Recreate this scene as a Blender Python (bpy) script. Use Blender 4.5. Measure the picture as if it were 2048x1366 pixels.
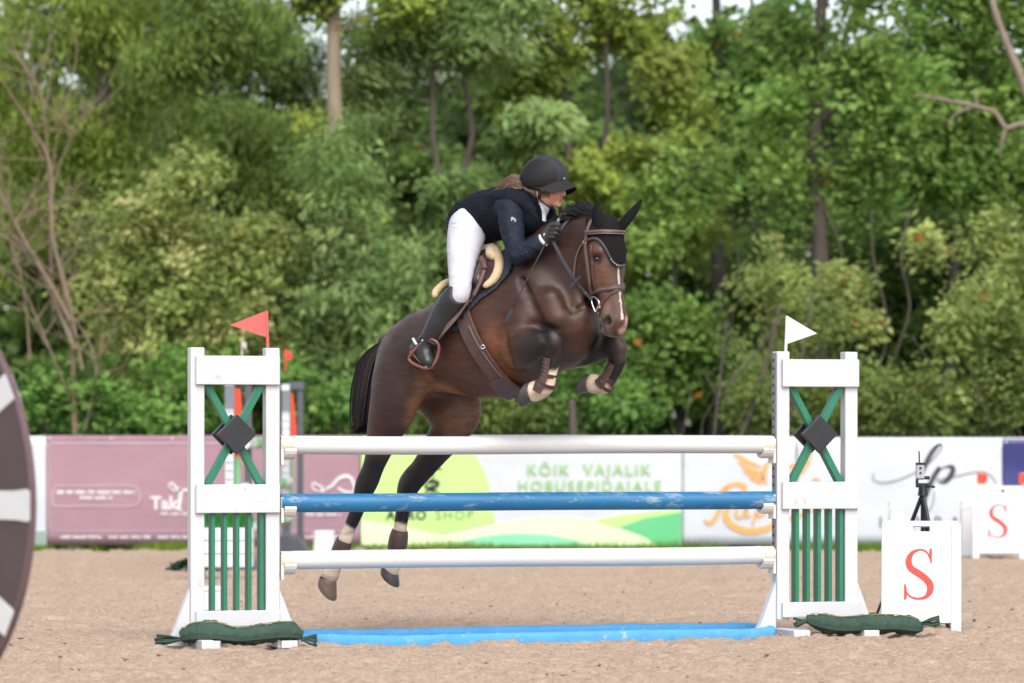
import bpy, bmesh, math, random
import numpy as np
from mathutils import Vector, Matrix, Quaternion
from mathutils.bvhtree import BVHTree

for _o in list(bpy.data.objects):
    bpy.data.objects.remove(_o)
SC = bpy.context.scene
COL = SC.collection
rad = math.radians

# ------------------------------------------------------------------ camera, sky, sun, exposure
FPX, HY, EYE = 7680.0, 860.0, 1.24        # focal length in picture pixels, horizon row, lens height
D0 = 22.6                                 # distance to the middle of the jump
cam = bpy.data.objects.new('camera', bpy.data.cameras.new('camera'))
COL.objects.link(cam)
cam.location = (0, 0, EYE)
cam.rotation_euler = (rad(90), 0, 0)
cam.data.sensor_width = 36
cam.data.lens = 36 * FPX / 2048
cam.data.shift_y = (HY - 683) / 2048
cam.data.clip_start = 0.5
cam.data.clip_end = 3000
cam.data.dof.use_dof = True
cam.data.dof.focus_distance = D0 - 0.5
cam.data.dof.aperture_fstop = 2.35
SC.camera = cam

SUN_EL, SUN_AZ = 48.0, 166.0              # azimuth clockwise from +Y (the view direction)
w = bpy.data.worlds.new('World')
SC.world = w
w.use_nodes = True
wn = w.node_tree
bg = wn.nodes['Background']
sk = wn.nodes.new('ShaderNodeTexSky')
sk.sky_type = 'NISHITA'
sk.sun_disc = False
sk.sun_elevation = rad(SUN_EL)
sk.sun_rotation = rad(SUN_AZ)
sk.air_density = 1.0
sk.dust_density = 1.5
sk.ozone_density = 1.0
hs = wn.nodes.new('ShaderNodeHueSaturation')   # thin overcast: a paler sky
hs.inputs['Saturation'].default_value = 0.45
wn.links.new(sk.outputs[0], hs.inputs['Color'])
wn.links.new(hs.outputs[0], bg.inputs['Color'])
bg.inputs['Strength'].default_value = 0.15
sl = bpy.data.lights.new('sun', 'SUN')
sl.energy = 2.1
sl.angle = rad(45)
sl.color = (1.0, 0.96, 0.90)
sun = bpy.data.objects.new('sun', sl)
COL.objects.link(sun)
_sd = Vector((math.sin(rad(SUN_AZ)) * math.cos(rad(SUN_EL)), math.cos(rad(SUN_AZ)) * math.cos(rad(SUN_EL)), math.sin(rad(SUN_EL))))
sun.rotation_euler = _sd.to_track_quat('Z', 'Y').to_euler()
sun.location = (8, -8, 20)

SC.view_settings.view_transform = 'Standard'
SC.view_settings.look = 'None'
SC.view_settings.gamma = 1
SC.view_settings.use_curve_mapping = False
SC.view_settings.exposure = 0.74
SC.render.engine = 'CYCLES'
SC.cycles.use_denoising = True
SC.cycles.max_bounces = 6
SC.cycles.transparent_max_bounces = 6
SC.cycles.caustics_reflective = False
SC.cycles.caustics_refractive = False

# ------------------------------------------------------------------ helpers
def lin(c):
    """sRGB 0-255 -> linear rgba"""
    out = []
    for x in c[:3]:
        x /= 255.0
        out.append(x / 12.92 if x <= 0.04045 else ((x + 0.055) / 1.055) ** 2.4)
    return (*out, 1.0)

def P(px, py, d):
    """the point that the photograph shows at column px, row py, at distance d"""
    return Vector(((px - 1024) * d / FPX, d, EYE + (HY - py) * d / FPX))

def ground(px, py):
    d = EYE * FPX / (py - HY)
    return Vector(((px - 1024) * d / FPX, d, 0))

def tag(o, label=None, cat=None, group=None, kind=None):
    if label: o['label'] = label
    if cat: o['category'] = cat
    if group: o['group'] = group
    if kind: o['kind'] = kind
    return o

def thing(name, label, cat, loc=(0, 0, 0), rz=0.0, group=None):
    o = bpy.data.objects.new(name, None)
    o.empty_display_size = 0.1
    COL.objects.link(o)
    o.location = loc
    o.rotation_euler = (0, 0, rz)
    return tag(o, label, cat, group)

def link(name, me, parent=None, world=False):
    o = bpy.data.objects.new(name, me)
    COL.objects.link(o)
    if parent is not None:
        o.parent = parent
        if world:                                # mesh is in world coordinates
            mw = Matrix.Identity(4)
            p = parent
            while p is not None:
                mw = Matrix.LocRotScale(p.location, p.rotation_euler, None) @ mw if p.type == 'EMPTY' else mw
                p = p.parent
            # a mesh parent in world coordinates already undoes its own parent
            if parent.type != 'EMPTY':
                mw = Matrix.Identity(4)
            o.matrix_parent_inverse = mw.inverted()
    return o

def copy_tree(o, parent=None):
    c = o.copy()
    COL.objects.link(c)
    if parent is not None:
        c.parent = parent
    for ch in list(o.children):
        copy_tree(ch, c)
    return c

class MB:
    """collects shapes, then builds them as one mesh object"""
    def __init__(s):
        s.v, s.f, s.m = [], [], []
    def add(s, vs, fs, mi=0):
        b = len(s.v)
        s.v += [tuple(x) for x in vs]
        s.f += [tuple(b + i for i in f) for f in fs]
        s.m += [mi] * len(fs)
        return s
    def box(s, lo, hi, M=None, mi=0):
        x0, y0, z0 = lo
        x1, y1, z1 = hi
        vs = [Vector(p) for p in ((x0, y0, z0), (x1, y0, z0), (x1, y1, z0), (x0, y1, z0), (x0, y0, z1), (x1, y0, z1), (x1, y1, z1), (x0, y1, z1))]
        if M is not None:
            vs = [M @ p for p in vs]
        return s.add(vs, ((0, 3, 2, 1), (4, 5, 6, 7), (0, 1, 5, 4), (1, 2, 6, 5), (2, 3, 7, 6), (3, 0, 4, 7)), mi)
    def prism(s, poly, y0, y1, M=None, mi=0):
        """polygon of (x, z) extruded along y"""
        n = len(poly)
        vs = [Vector((p[0], y0, p[1])) for p in poly] + [Vector((p[0], y1, p[1])) for p in poly]
        if M is not None:
            vs = [M @ p for p in vs]
        fs = [tuple(range(n)), tuple(range(2 * n - 1, n - 1, -1))]
        fs += [(i, i + n, (i + 1) % n + n, (i + 1) % n) for i in range(n)]
        return s.add(vs, fs, mi)
    def tube(s, pts, rs, n=8, caps=True, flat=None, mi=0):
        """round tube through pts; flat=(vector, ratio) squashes it along the vector"""
        pts = [Vector(p) for p in pts]
        if not hasattr(rs, '__len__'):
            rs = [rs] * len(pts)
        k = len(pts)
        vs, fs = [], []
        T = [(pts[min(i + 1, k - 1)] - pts[max(i - 1, 0)]).normalized() for i in range(k)]
        a = T[0].orthogonal().normalized()
        for i in range(k):
            a = (a - T[i] * a.dot(T[i]))
            if a.length < 1e-6:
                a = T[i].orthogonal()
            a.normalize()
            b = T[i].cross(a)
            for j in range(n):
                t = 2 * math.pi * j / n
                q = a * math.cos(t) * rs[i] + b * math.sin(t) * rs[i]
                if flat is not None:
                    fv = Vector(flat[0]).normalized()
                    q = q - fv * q.dot(fv) * (1 - flat[1])
                vs.append(pts[i] + q)
        for i in range(k - 1):
            for j in range(n):
                fs.append((i * n + j, i * n + (j + 1) % n, (i + 1) * n + (j + 1) % n, (i + 1) * n + j))
        if caps:
            fs.append(tuple(range(n - 1, -1, -1)))
            fs.append(tuple((k - 1) * n + j for j in range(n)))
        return s.add(vs, fs, mi)
    def strip(s, pts, nrm, width, thick, wdir=None, mi=0):
        """flat strap along pts lying on normals nrm"""
        pts = [Vector(p) for p in pts]
        k = len(pts)
        vs, fs = [], []
        for i in range(k):
            T = (pts[min(i + 1, k - 1)] - pts[max(i - 1, 0)]).normalized()
            N = Vector(nrm[i]).normalized()
            S = T.cross(N).normalized()
            N = S.cross(T).normalized()
            wd = width[i] if hasattr(width, '__len__') else width
            for (a, b) in ((-1, 0), (1, 0), (1, 1), (-1, 1)):
                vs.append(pts[i] + S * a * wd / 2 + N * b * thick)
        for i in range(k - 1):
            for j in range(4):
                fs.append((i * 4 + j, i * 4 + (j + 1) % 4, (i + 1) * 4 + (j + 1) % 4, (i + 1) * 4 + j))
        fs += [(3, 2, 1, 0), tuple((k - 1) * 4 + j for j in range(4))]
        return s.add(vs, fs, mi)
    def build(s, name, mat, parent=None, world=False, smooth=False, bevel=0, seg=2, sharp=None):
        me = bpy.data.meshes.new(name)
        me.from_pydata(s.v, [], s.f)
        for m_ in (mat if isinstance(mat, (list, tuple)) else [mat]):
            me.materials.append(m_)
        if any(s.m):
            me.polygons.foreach_set('material_index', s.m)
        bm = bmesh.new()
        bm.from_mesh(me)
        bmesh.ops.recalc_face_normals(bm, faces=bm.faces)
        bm.to_mesh(me)
        bm.free()
        if smooth:
            me.polygons.foreach_set('use_smooth', [True] * len(me.polygons))
            if sharp:
                me.set_sharp_from_angle(angle=rad(sharp))
        me.update()
        o = link(name, me, parent, world)
        if bevel:
            b = o.modifiers.new('bevel', 'BEVEL')
            b.width = bevel
            b.segments = seg
            b.limit_method = 'ANGLE'
        return o

def mesh_np(name, V, Fq, mats, parent=None, world=False, smooth=True, attr=None, tris=False):
    """fast mesh from numpy arrays; attr = {name: (n,3|4) colours per vertex}"""
    me = bpy.data.meshes.new(name)
    nv, nf = len(V), len(Fq)
    k = Fq.shape[1]
    me.vertices.add(nv)
    me.vertices.foreach_set('co', np.asarray(V, np.float32).ravel())
    me.loops.add(nf * k)
    me.loops.foreach_set('vertex_index', np.asarray(Fq, np.int32).ravel())
    me.polygons.add(nf)
    me.polygons.foreach_set('loop_start', np.arange(0, nf * k, k, dtype=np.int32))
    me.polygons.foreach_set('use_smooth', np.full(nf, smooth, dtype=bool))
    for m_ in (mats if isinstance(mats, (list, tuple)) else [mats]):
        me.materials.append(m_)
    me.update(calc_edges=True)
    me.validate()
    if attr:
        for nm, c in attr.items():
            a = me.color_attributes.new(nm, 'FLOAT_COLOR', 'POINT')
            c = np.asarray(c, np.float32)
            if c.shape[1] == 3:
                c = np.hstack([c, np.ones((len(c), 1), np.float32)])
            a.data.foreach_set('color', c.ravel())
    return link(name, me, parent, world)

# ------------------------------------------------------------------ materials
MATS = {}
def mat(name, col, rough=0.6, col2=None, nscale=8.0, ndetail=6, amount=0.5, bump=0.0, bscale=60.0, metal=0.0,
        spec=0.5, sheen=0.0, coat=0.0, stretch=None, dirt=None, dirt_amt=0.0, dirt_scale=3.0, transl=0.0):
    """procedural material: two tones mixed by noise, optional wear patches and fine bump"""
    if name in MATS:
        return MATS[name]
    m = bpy.data.materials.new(name)
    m.use_nodes = True
    t = m.node_tree
    n, L = t.nodes, t.links
    b = n['Principled BSDF']
    b.inputs['Roughness'].default_value = rough
    b.inputs['Metallic'].default_value = metal
    b.inputs['Specular IOR Level'].default_value = spec
    b.inputs['Sheen Weight'].default_value = sheen
    b.inputs['Coat Weight'].default_value = coat
    c1 = lin(col)
    c2 = lin(col2) if col2 else tuple(x * 0.82 for x in c1[:3]) + (1.0,)
    tc = n.new('ShaderNodeTexCoord')
    mp = n.new('ShaderNodeMapping')
    L.new(tc.outputs['Object'], mp.inputs[0])
    if stretch:
        mp.inputs['Scale'].default_value = stretch
    nz = n.new('ShaderNodeTexNoise')
    nz.inputs['Scale'].default_value = nscale
    nz.inputs['Detail'].default_value = ndetail
    L.new(mp.outputs[0], nz.inputs['Vector'])
    rp = n.new('ShaderNodeMapRange')
    rp.inputs['From Min'].default_value = 0.5 - 0.3 * 1
    rp.inputs['From Max'].default_value = 0.5 + 0.3 * 1
    rp.inputs['To Max'].default_value = amount * 2 if amount < 0.5 else 1.0
    L.new(nz.outputs['Fac'], rp.inputs['Value'])
    mx = n.new('ShaderNodeMix')
    mx.data_type = 'RGBA'
    L.new(rp.outputs[0], mx.inputs['Factor'])
    mx.inputs[6].default_value = c1
    mx.inputs[7].default_value = c2
    out = mx.outputs[2]
    if dirt:
        nd = n.new('ShaderNodeTexNoise')
        nd.inputs['Scale'].default_value = dirt_scale
        nd.inputs['Detail'].default_value = 8
        nd.inputs['Roughness'].default_value = 0.7
        L.new(mp.outputs[0], nd.inputs['Vector'])
        rd = n.new('ShaderNodeMapRange')
        rd.inputs['From Min'].default_value = 0.72 - dirt_amt * 0.4
        rd.inputs['From Max'].default_value = 0.80 - dirt_amt * 0.25
        L.new(nd.outputs['Fac'], rd.inputs['Value'])
        m2 = n.new('ShaderNodeMix')
        m2.data_type = 'RGBA'
        L.new(rd.outputs[0], m2.inputs['Factor'])
        L.new(out, m2.inputs[6])
        m2.inputs[7].default_value = lin(dirt)
        out = m2.outputs[2]
    L.new(out, b.inputs['Base Color'])
    if bump:
        nb = n.new('ShaderNodeTexNoise')
        nb.inputs['Scale'].default_value = bscale
        nb.inputs['Detail'].default_value = 5
        L.new(mp.outputs[0], nb.inputs['Vector'])
        bp = n.new('ShaderNodeBump')
        bp.inputs['Strength'].default_value = bump
        bp.inputs['Distance'].default_value = 0.02
        L.new(nb.outputs['Fac'], bp.inputs['Height'])
        L.new(bp.outputs[0], b.inputs['Normal'])
    if transl:
        tr = n.new('ShaderNodeBsdfTranslucent')
        L.new(out, tr.inputs['Color'])
        ms = n.new('ShaderNodeMixShader')
        ms.inputs[0].default_value = transl
        L.new(b.outputs[0], ms.inputs[1])
        L.new(tr.outputs[0], ms.inputs[2])
        L.new(ms.outputs[0], n['Material Output'].inputs['Surface'])
    MATS[name] = m
    return m

def attr_mat(name, attr='tint', rough=0.6, spec=0.4, transl=0.0, hair=False, bump=0.0, bscale=200.0, gain=1.0, sheen=0.0, nscale=30.0, namt=0.25, stretch=(1, 1, 1)):
    """material whose base colour is a per-vertex colour broken up by noise"""
    m = bpy.data.materials.new(name)
    m.use_nodes = True
    t = m.node_tree
    n, L = t.nodes, t.links
    b = n['Principled BSDF']
    b.inputs['Roughness'].default_value = rough
    b.inputs['Specular IOR Level'].default_value = spec
    b.inputs['Sheen Weight'].default_value = sheen
    at = n.new('ShaderNodeVertexColor')
    at.layer_name = attr
    tc = n.new('ShaderNodeTexCoord')
    mp = n.new('ShaderNodeMapping')
    mp.inputs['Scale'].default_value = stretch
    L.new(tc.outputs['Object'], mp.inputs[0])
    nz = n.new('ShaderNodeTexNoise')
    nz.inputs['Scale'].default_value = nscale
    nz.inputs['Detail'].default_value = 6
    L.new(mp.outputs[0], nz.inputs['Vector'])
    rp = n.new('ShaderNodeMapRange')
    rp.inputs['From Min'].default_value = 0.25
    rp.inputs['From Max'].default_value = 0.75
    rp.inputs['To Min'].default_value = (1 - namt) * gain
    rp.inputs['To Max'].default_value = (1 + namt) * gain
    L.new(nz.outputs['Fac'], rp.inputs['Value'])
    vm = n.new('ShaderNodeVectorMath')
    vm.operation = 'SCALE'
    L.new(at.outputs['Color'], vm.inputs[0])
    L.new(rp.outputs[0], vm.inputs['Scale'])
    L.new(vm.outputs[0], b.inputs['Base Color'])
    if bump:
        nb = n.new('ShaderNodeTexNoise')
        nb.inputs['Scale'].default_value = bscale
        nb.inputs['Detail'].default_value = 4
        L.new(mp.outputs[0], nb.inputs['Vector'])
        bp = n.new('ShaderNodeBump')
        bp.inputs['Strength'].default_value = bump
        bp.inputs['Distance'].default_value = 0.01
        L.new(nb.outputs['Fac'], bp.inputs['Height'])
        L.new(bp.outputs[0], b.inputs['Normal'])
    if transl:
        tr = n.new('ShaderNodeBsdfTranslucent')
        L.new(vm.outputs[0], tr.inputs['Color'])
        ms = n.new('ShaderNodeMixShader')
        ms.inputs[0].default_value = transl
        L.new(b.outputs[0], ms.inputs[1])
        L.new(tr.outputs[0], ms.inputs[2])
        L.new(ms.outputs[0], n['Material Output'].inputs['Surface'])
    return m

# ------------------------------------------------------------------ implicit modelling (smooth unions of tapered limbs, meshed as one skin)
def _smin(a, b, k):
    if k <= 0:
        return np.minimum(a, b)
    h = np.maximum(k - np.abs(a - b), 0.0) / k
    return np.minimum(a, b) - h * h * k * 0.25

def _smax(a, b, k):
    return -_smin(-a, -b, k)

class SDF:
    def __init__(s, lo, hi, h):
        s.lo = np.array(lo, np.float32)
        s.h = h
        s.n = np.ceil((np.array(hi) - s.lo) / h).astype(int) + 1
        s.F = np.full(s.n, 0.5, np.float32)
    def _sub(s, lo, hi):
        a = np.clip(np.floor((lo - s.lo) / s.h).astype(int), 0, s.n - 1)
        b = np.clip(np.ceil((hi - s.lo) / s.h).astype(int) + 1, 1, s.n)
        ax = [s.lo[i] + s.h * np.arange(a[i], b[i], dtype=np.float32) for i in range(3)]
        X = np.meshgrid(*ax, indexing='ij')
        return (slice(a[0], b[0]), slice(a[1], b[1]), slice(a[2], b[2])), np.stack(X, -1)
    @staticmethod
    def _seg(X, p0, p1, r0, r1, side):
        """distance to a tapered limb; r = (half-width along side, half-height)"""
        p0 = np.array(p0, np.float32); p1 = np.array(p1, np.float32)
        d = p1 - p0
        L = float(np.linalg.norm(d)) + 1e-9
        u = d / L
        sd = np.array(side, np.float32)
        sd = sd - u * np.dot(sd, u)
        nl = np.linalg.norm(sd)
        if nl < 1e-4:
            sd = np.array(Vector(u).orthogonal(), np.float32); nl = np.linalg.norm(sd)
        sd /= nl
        nn = np.cross(u, sd)
        q = X - p0
        t = np.clip(q @ u / L, 0, 1)
        q = q - t[..., None] * d
        a, b, c = q @ sd, q @ nn, q @ u
        w_ = r0[0] + (r1[0] - r0[0]) * t
        v_ = r0[1] + (r1[1] - r0[1]) * t
        e = np.minimum(w_, v_)
        k0 = np.sqrt((a / w_) ** 2 + (b / v_) ** 2 + (c / e) ** 2) + 1e-9
        k1 = np.sqrt((a / w_ ** 2) ** 2 + (b / v_ ** 2) ** 2 + (c / e ** 2) ** 2) + 1e-9
        return k0 * (k0 - 1.0) / k1
    def chain(s, st, side, k=0.05, sub=4, cut=False, kin=0.012):
        """st: list of (point, w, v). A smooth limb through the stations, blended into the field over k."""
        pts = [np.array(p, float) for p, _, _ in st]
        ws = [a for _, a, _ in st]
        vs = [a for _, _, a in st]
        if len(st) > 2 and sub > 1:
            PP, WW, VV = [], [], []
            def cr(a, b, c, d_, t):
                return 0.5 * ((2 * b) + (-a + c) * t + (2 * a - 5 * b + 4 * c - d_) * t * t + (-a + 3 * b - 3 * c + d_) * t ** 3)
            for i in range(len(st) - 1):
                i0, i3 = max(i - 1, 0), min(i + 2, len(st) - 1)
                for j in range(sub):
                    t = j / sub
                    PP.append(cr(pts[i0], pts[i], pts[i + 1], pts[i3], t))
                    WW.append(cr(ws[i0], ws[i], ws[i + 1], ws[i3], t))
                    VV.append(cr(vs[i0], vs[i], vs[i + 1], vs[i3], t))
            PP.append(pts[-1]); WW.append(ws[-1]); VV.append(vs[-1])
        else:
            PP, WW, VV = pts, ws, vs
        R = max(max(WW), max(VV)) + k + 3 * s.h
        lo = np.min(PP, 0) - R
        hi = np.max(PP, 0) + R
        sl_, X = s._sub(lo, hi)
        D = np.full(X.shape[:3], 0.5, np.float32)
        for i in range(len(PP) - 1):
            R1 = max(WW[i], WW[i + 1], VV[i], VV[i + 1]) + k + 3 * s.h
            l1 = np.minimum(PP[i], PP[i + 1]) - R1
            h1 = np.maximum(PP[i], PP[i + 1]) + R1
            o = X[0, 0, 0]
            a = np.clip(np.floor((l1 - o) / s.h).astype(int), 0, None)
            b = np.clip(np.ceil((h1 - o) / s.h).astype(int) + 1, 0, X.shape[:3])
            ss = (slice(a[0], b[0]), slice(a[1], b[1]), slice(a[2], b[2]))
            D[ss] = _smin(D[ss], s._seg(X[ss], PP[i], PP[i + 1], (WW[i], VV[i]), (WW[i + 1], VV[i + 1]), side), kin)
        if cut:
            s.F[sl_] = _smax(s.F[sl_], -D, k)
        else:
            s.F[sl_] = _smin(s.F[sl_], D, k)
        return s
    def ball(s, c, r, k=0.04, axes=None, cut=False):
        """ellipsoid; r = radii along axes (3 vectors)"""
        c = np.array(c, np.float32)
        r = np.array(r if hasattr(r, '__len__') else (r, r, r), np.float32)
        A = np.array(axes if axes is not None else np.eye(3), np.float32)
        R = float(r.max()) + k + 3 * s.h
        sl_, X = s._sub(c - R, c + R)
        q = (X - c) @ A.T
        k0 = np.sqrt(((q / r) ** 2).sum(-1)) + 1e-9
        k1 = np.sqrt(((q / r ** 2) ** 2).sum(-1)) + 1e-9
        D = k0 * (k0 - 1) / k1
        s.F[sl_] = _smax(s.F[sl_], -D, k) if cut else _smin(s.F[sl_], D, k)
        return s
    def half(s, p, nrm, k=0.0, band=None):
        """keep only the side of the plane that nrm points away from"""
        ax = [s.lo[i] + s.h * np.arange(s.n[i], dtype=np.float32) for i in range(3)]
        D = ((ax[0] - p[0]) * nrm[0])[:, None, None] + ((ax[1] - p[1]) * nrm[1])[None, :, None] + ((ax[2] - p[2]) * nrm[2])[None, None, :]
        s.F = _smax(s.F, D.astype(np.float32), k)
        return s
    def mesh(s, smooth=2):
        """surface nets"""
        F = s.F
        n0, n1, n2 = F.shape
        ins = F < 0
        cs = [(i, j, k) for i in (0, 1) for j in (0, 1) for k in (0, 1)]
        cnt = np.zeros((n0 - 1, n1 - 1, n2 - 1), np.int8)
        for (i, j, k) in cs:
            cnt += ins[i:n0 - 1 + i, j:n1 - 1 + j, k:n2 - 1 + k]
        act = (cnt > 0) & (cnt < 8)
        I = np.argwhere(act)
        idx = np.full(act.shape, -1, np.int32)
        idx[act] = np.arange(len(I))
        acc = np.zeros((len(I), 3)); num = np.zeros(len(I))
        val = {c: F[I[:, 0] + c[0], I[:, 1] + c[1], I[:, 2] + c[2]] for c in cs}
        for a in cs:
            for ax in range(3):
                if a[ax] == 0:
                    b = list(a); b[ax] = 1; b = tuple(b)
                    va, vb = val[a], val[b]
                    m = (va < 0) != (vb < 0)
                    t = np.where(m, va / np.where(m, va - vb, 1), 0)
                    p = np.tile(np.array(a, float), (len(I), 1))
                    p[:, ax] += t
                    acc[m] += p[m]; num[m] += 1
        V = s.lo + s.h * (I + acc / num[:, None])
        Q = []
        for ax in range(3):
            sh = [slice(1, None) if a != ax else slice(None) for a in range(3)]
            A = ins[tuple(slice(1, n - 1) if a != ax else slice(0, n - 1) for a, n in enumerate(F.shape))]
            B = ins[tuple(slice(1, n - 1) if a != ax else slice(1, n) for a, n in enumerate(F.shape))]
            e = np.argwhere(A != B)
            flip = A[e[:, 0], e[:, 1], e[:, 2]]
            base = e.copy()
            o1, o2 = [a for a in range(3) if a != ax]
            base[:, o1] += 1; base[:, o2] += 1
            def cell(d1, d2):
                c = base.copy(); c[:, o1] += d1; c[:, o2] += d2
                return idx[c[:, 0], c[:, 1], c[:, 2]]
            q = np.stack([cell(-1, -1), cell(0, -1), cell(0, 0), cell(-1, 0)], 1)
            if ax == 1:
                flip = ~flip
            q = np.where(flip[:, None], q, q[:, ::-1])
            Q.append(q)
        Q = np.vstack(Q)
        Q = Q[(Q >= 0).all(1)]
        for _ in range(smooth):                                 # light smoothing
            S = np.zeros_like(V); c = np.zeros(len(V))
            for i in range(4):
                np.add.at(S, Q[:, i], V[Q[:, (i + 1) % 4]]); np.add.at(c, Q[:, i], 1)
            V = V * 0.5 + 0.5 * S / np.maximum(c, 1)[:, None]
        return V, Q

def spline(pts, n=8):
    pts = [Vector(p) for p in pts]
    out = []
    for i in range(len(pts) - 1):
        a, b, c, d = pts[max(i - 1, 0)], pts[i], pts[i + 1], pts[min(i + 2, len(pts) - 1)]
        for j in range(n):
            t = j / n
            out.append(0.5 * ((2 * b) + (-a + c) * t + (2 * a - 5 * b + 4 * c - d) * t * t + (-a + 3 * b - 3 * c + d) * t ** 3))
    out.append(pts[-1])
    return out

def stroke(mb, pts, ws, y, th, n=10, M=None):
    """a flat brush stroke of varying width in the x-z plane, at depth y, th thick"""
    ps = spline([(p[0], 0, p[1]) for p in pts], n)
    wl = spline([(w_, 0, 0) for w_ in ws], n)
    k = len(ps)
    A, B = [], []
    for i in range(k):
        T = (ps[min(i + 1, k - 1)] - ps[max(i - 1, 0)]).normalized()
        N = Vector((-T.z, 0, T.x))
        hw = max(wl[i].x, 0.0005) / 2
        A.append(ps[i] + N * hw); B.append(ps[i] - N * hw)
    vs, fs = [], []
    for i in range(k):
        for p in (A[i], B[i]):
            vs.append(Vector((p.x, y - th, p.z)))
    for i in range(k):
        for p in (A[i], B[i]):
            vs.append(Vector((p.x, y, p.z)))
    o = 2 * k
    for i in range(k - 1):
        a = 2 * i
        fs.append((a, a + 1, a + 3, a + 2))
        fs.append((a, a + 2, o + a + 2, o + a))
        fs.append((a + 1, o + a + 1, o + a + 3, a + 3))
    if M is not None:
        vs = [M @ v for v in vs]
    mb.add(vs, fs)

def text_mesh(name, body, size, mat_, parent, M, spacing=1.0, bold=0.0, align='CENTER', xs=1.0):
    c = bpy.data.curves.new(name, 'FONT')
    c.body = body
    c.size = size
    c.space_character = spacing
    c.align_x = align
    c.extrude = 0.001
    c.offset = bold
    c.resolution_u = 3
    o = bpy.data.objects.new(name, c)
    COL.objects.link(o)
    dg = bpy.context.evaluated_depsgraph_get()
    me = bpy.data.meshes.new_from_object(o.evaluated_get(dg))
    bpy.data.objects.remove(o)
    bpy.data.curves.remove(c)
    me.name = name
    me.transform(M @ Matrix.Rotation(rad(90), 4, 'X') @ Matrix.Diagonal((xs, 1, 1, 1)))
    me.materials.clear()
    me.materials.append(mat_)
    return link(name, me, parent)
# ------------------------------------------------------------------ ground
def sand_material():
    m = bpy.data.materials.new('arena_sand')
    m.use_nodes = True
    t = m.node_tree
    n, L = t.nodes, t.links
    b = n['Principled BSDF']
    b.inputs['Roughness'].default_value = 0.95
    b.inputs['Specular IOR Level'].default_value = 0.15
    tc = n.new('ShaderNodeTexCoord')
    def noise(scale, detail, rough=0.6):
        z = n.new('ShaderNodeTexNoise')
        z.inputs['Scale'].default_value = scale
        z.inputs['Detail'].default_value = detail
        z.inputs['Roughness'].default_value = rough
        L.new(tc.outputs['Object'], z.inputs['Vector'])
        return z
    def ramp(src, stops):
        r = n.new('ShaderNodeValToRGB')
        el = r.color_ramp.elements
        el[0].position, el[0].color = stops[0][0], lin(stops[0][1])
        el[1].position, el[1].color = stops[-1][0], lin(stops[-1][1])
        for p, c in stops[1:-1]:
            e = el.new(p); e.color = lin(c)
        L.new(src, r.inputs[0])
        return r
    z1, z2, z3 = noise(1.1, 5), noise(44, 6, 0.75), noise(160, 3)
    r1 = ramp(z1.outputs['Fac'], [(0.3, (174, 151, 131)), (0.55, (187, 164, 144)), (0.75, (198, 177, 158))])
    r2 = ramp(z2.outputs['Fac'], [(0.26, (92, 70, 54)), (0.40, (166, 142, 122)), (0.60, (195, 173, 153)), (0.78, (222, 206, 190))])
    mx = n.new('ShaderNodeMix'); mx.data_type = 'RGBA'; mx.inputs['Factor'].default_value = 0.68
    L.new(r1.outputs[0], mx.inputs[6]); L.new(r2.outputs[0], mx.inputs[7])
    L.new(mx.outputs[2], b.inputs['Base Color'])
    ad = n.new('ShaderNodeMath'); ad.operation = 'ADD'
    L.new(z2.outputs['Fac'], ad.inputs[0]); L.new(z3.outputs['Fac'], ad.inputs[1])
    bp = n.new('ShaderNodeBump'); bp.inputs['Strength'].default_value = 0.6; bp.inputs['Distance'].default_value = 0.03
    L.new(ad.outputs[0], bp.inputs['Height']); L.new(bp.outputs[0], b.inputs['Normal'])
    return m
SAND = sand_material()

def vnoise(x, y, scale, seed):
    """value noise, numpy"""
    r = np.random.RandomState(seed)
    T = r.rand(256, 256).astype(np.float32)
    u, v = x * scale, y * scale
    i, j = np.floor(u).astype(int), np.floor(v).astype(int)
    f, g = u - i, v - j
    f = f * f * (3 - 2 * f); g = g * g * (3 - 2 * g)
    a = T[i % 256, j % 256]; b = T[(i + 1) % 256, j % 256]; c = T[i % 256, (j + 1) % 256]; d = T[(i + 1) % 256, (j + 1) % 256]
    return (a * (1 - f) + b * f) * (1 - g) + (c * (1 - f) + d * f) * g

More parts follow.
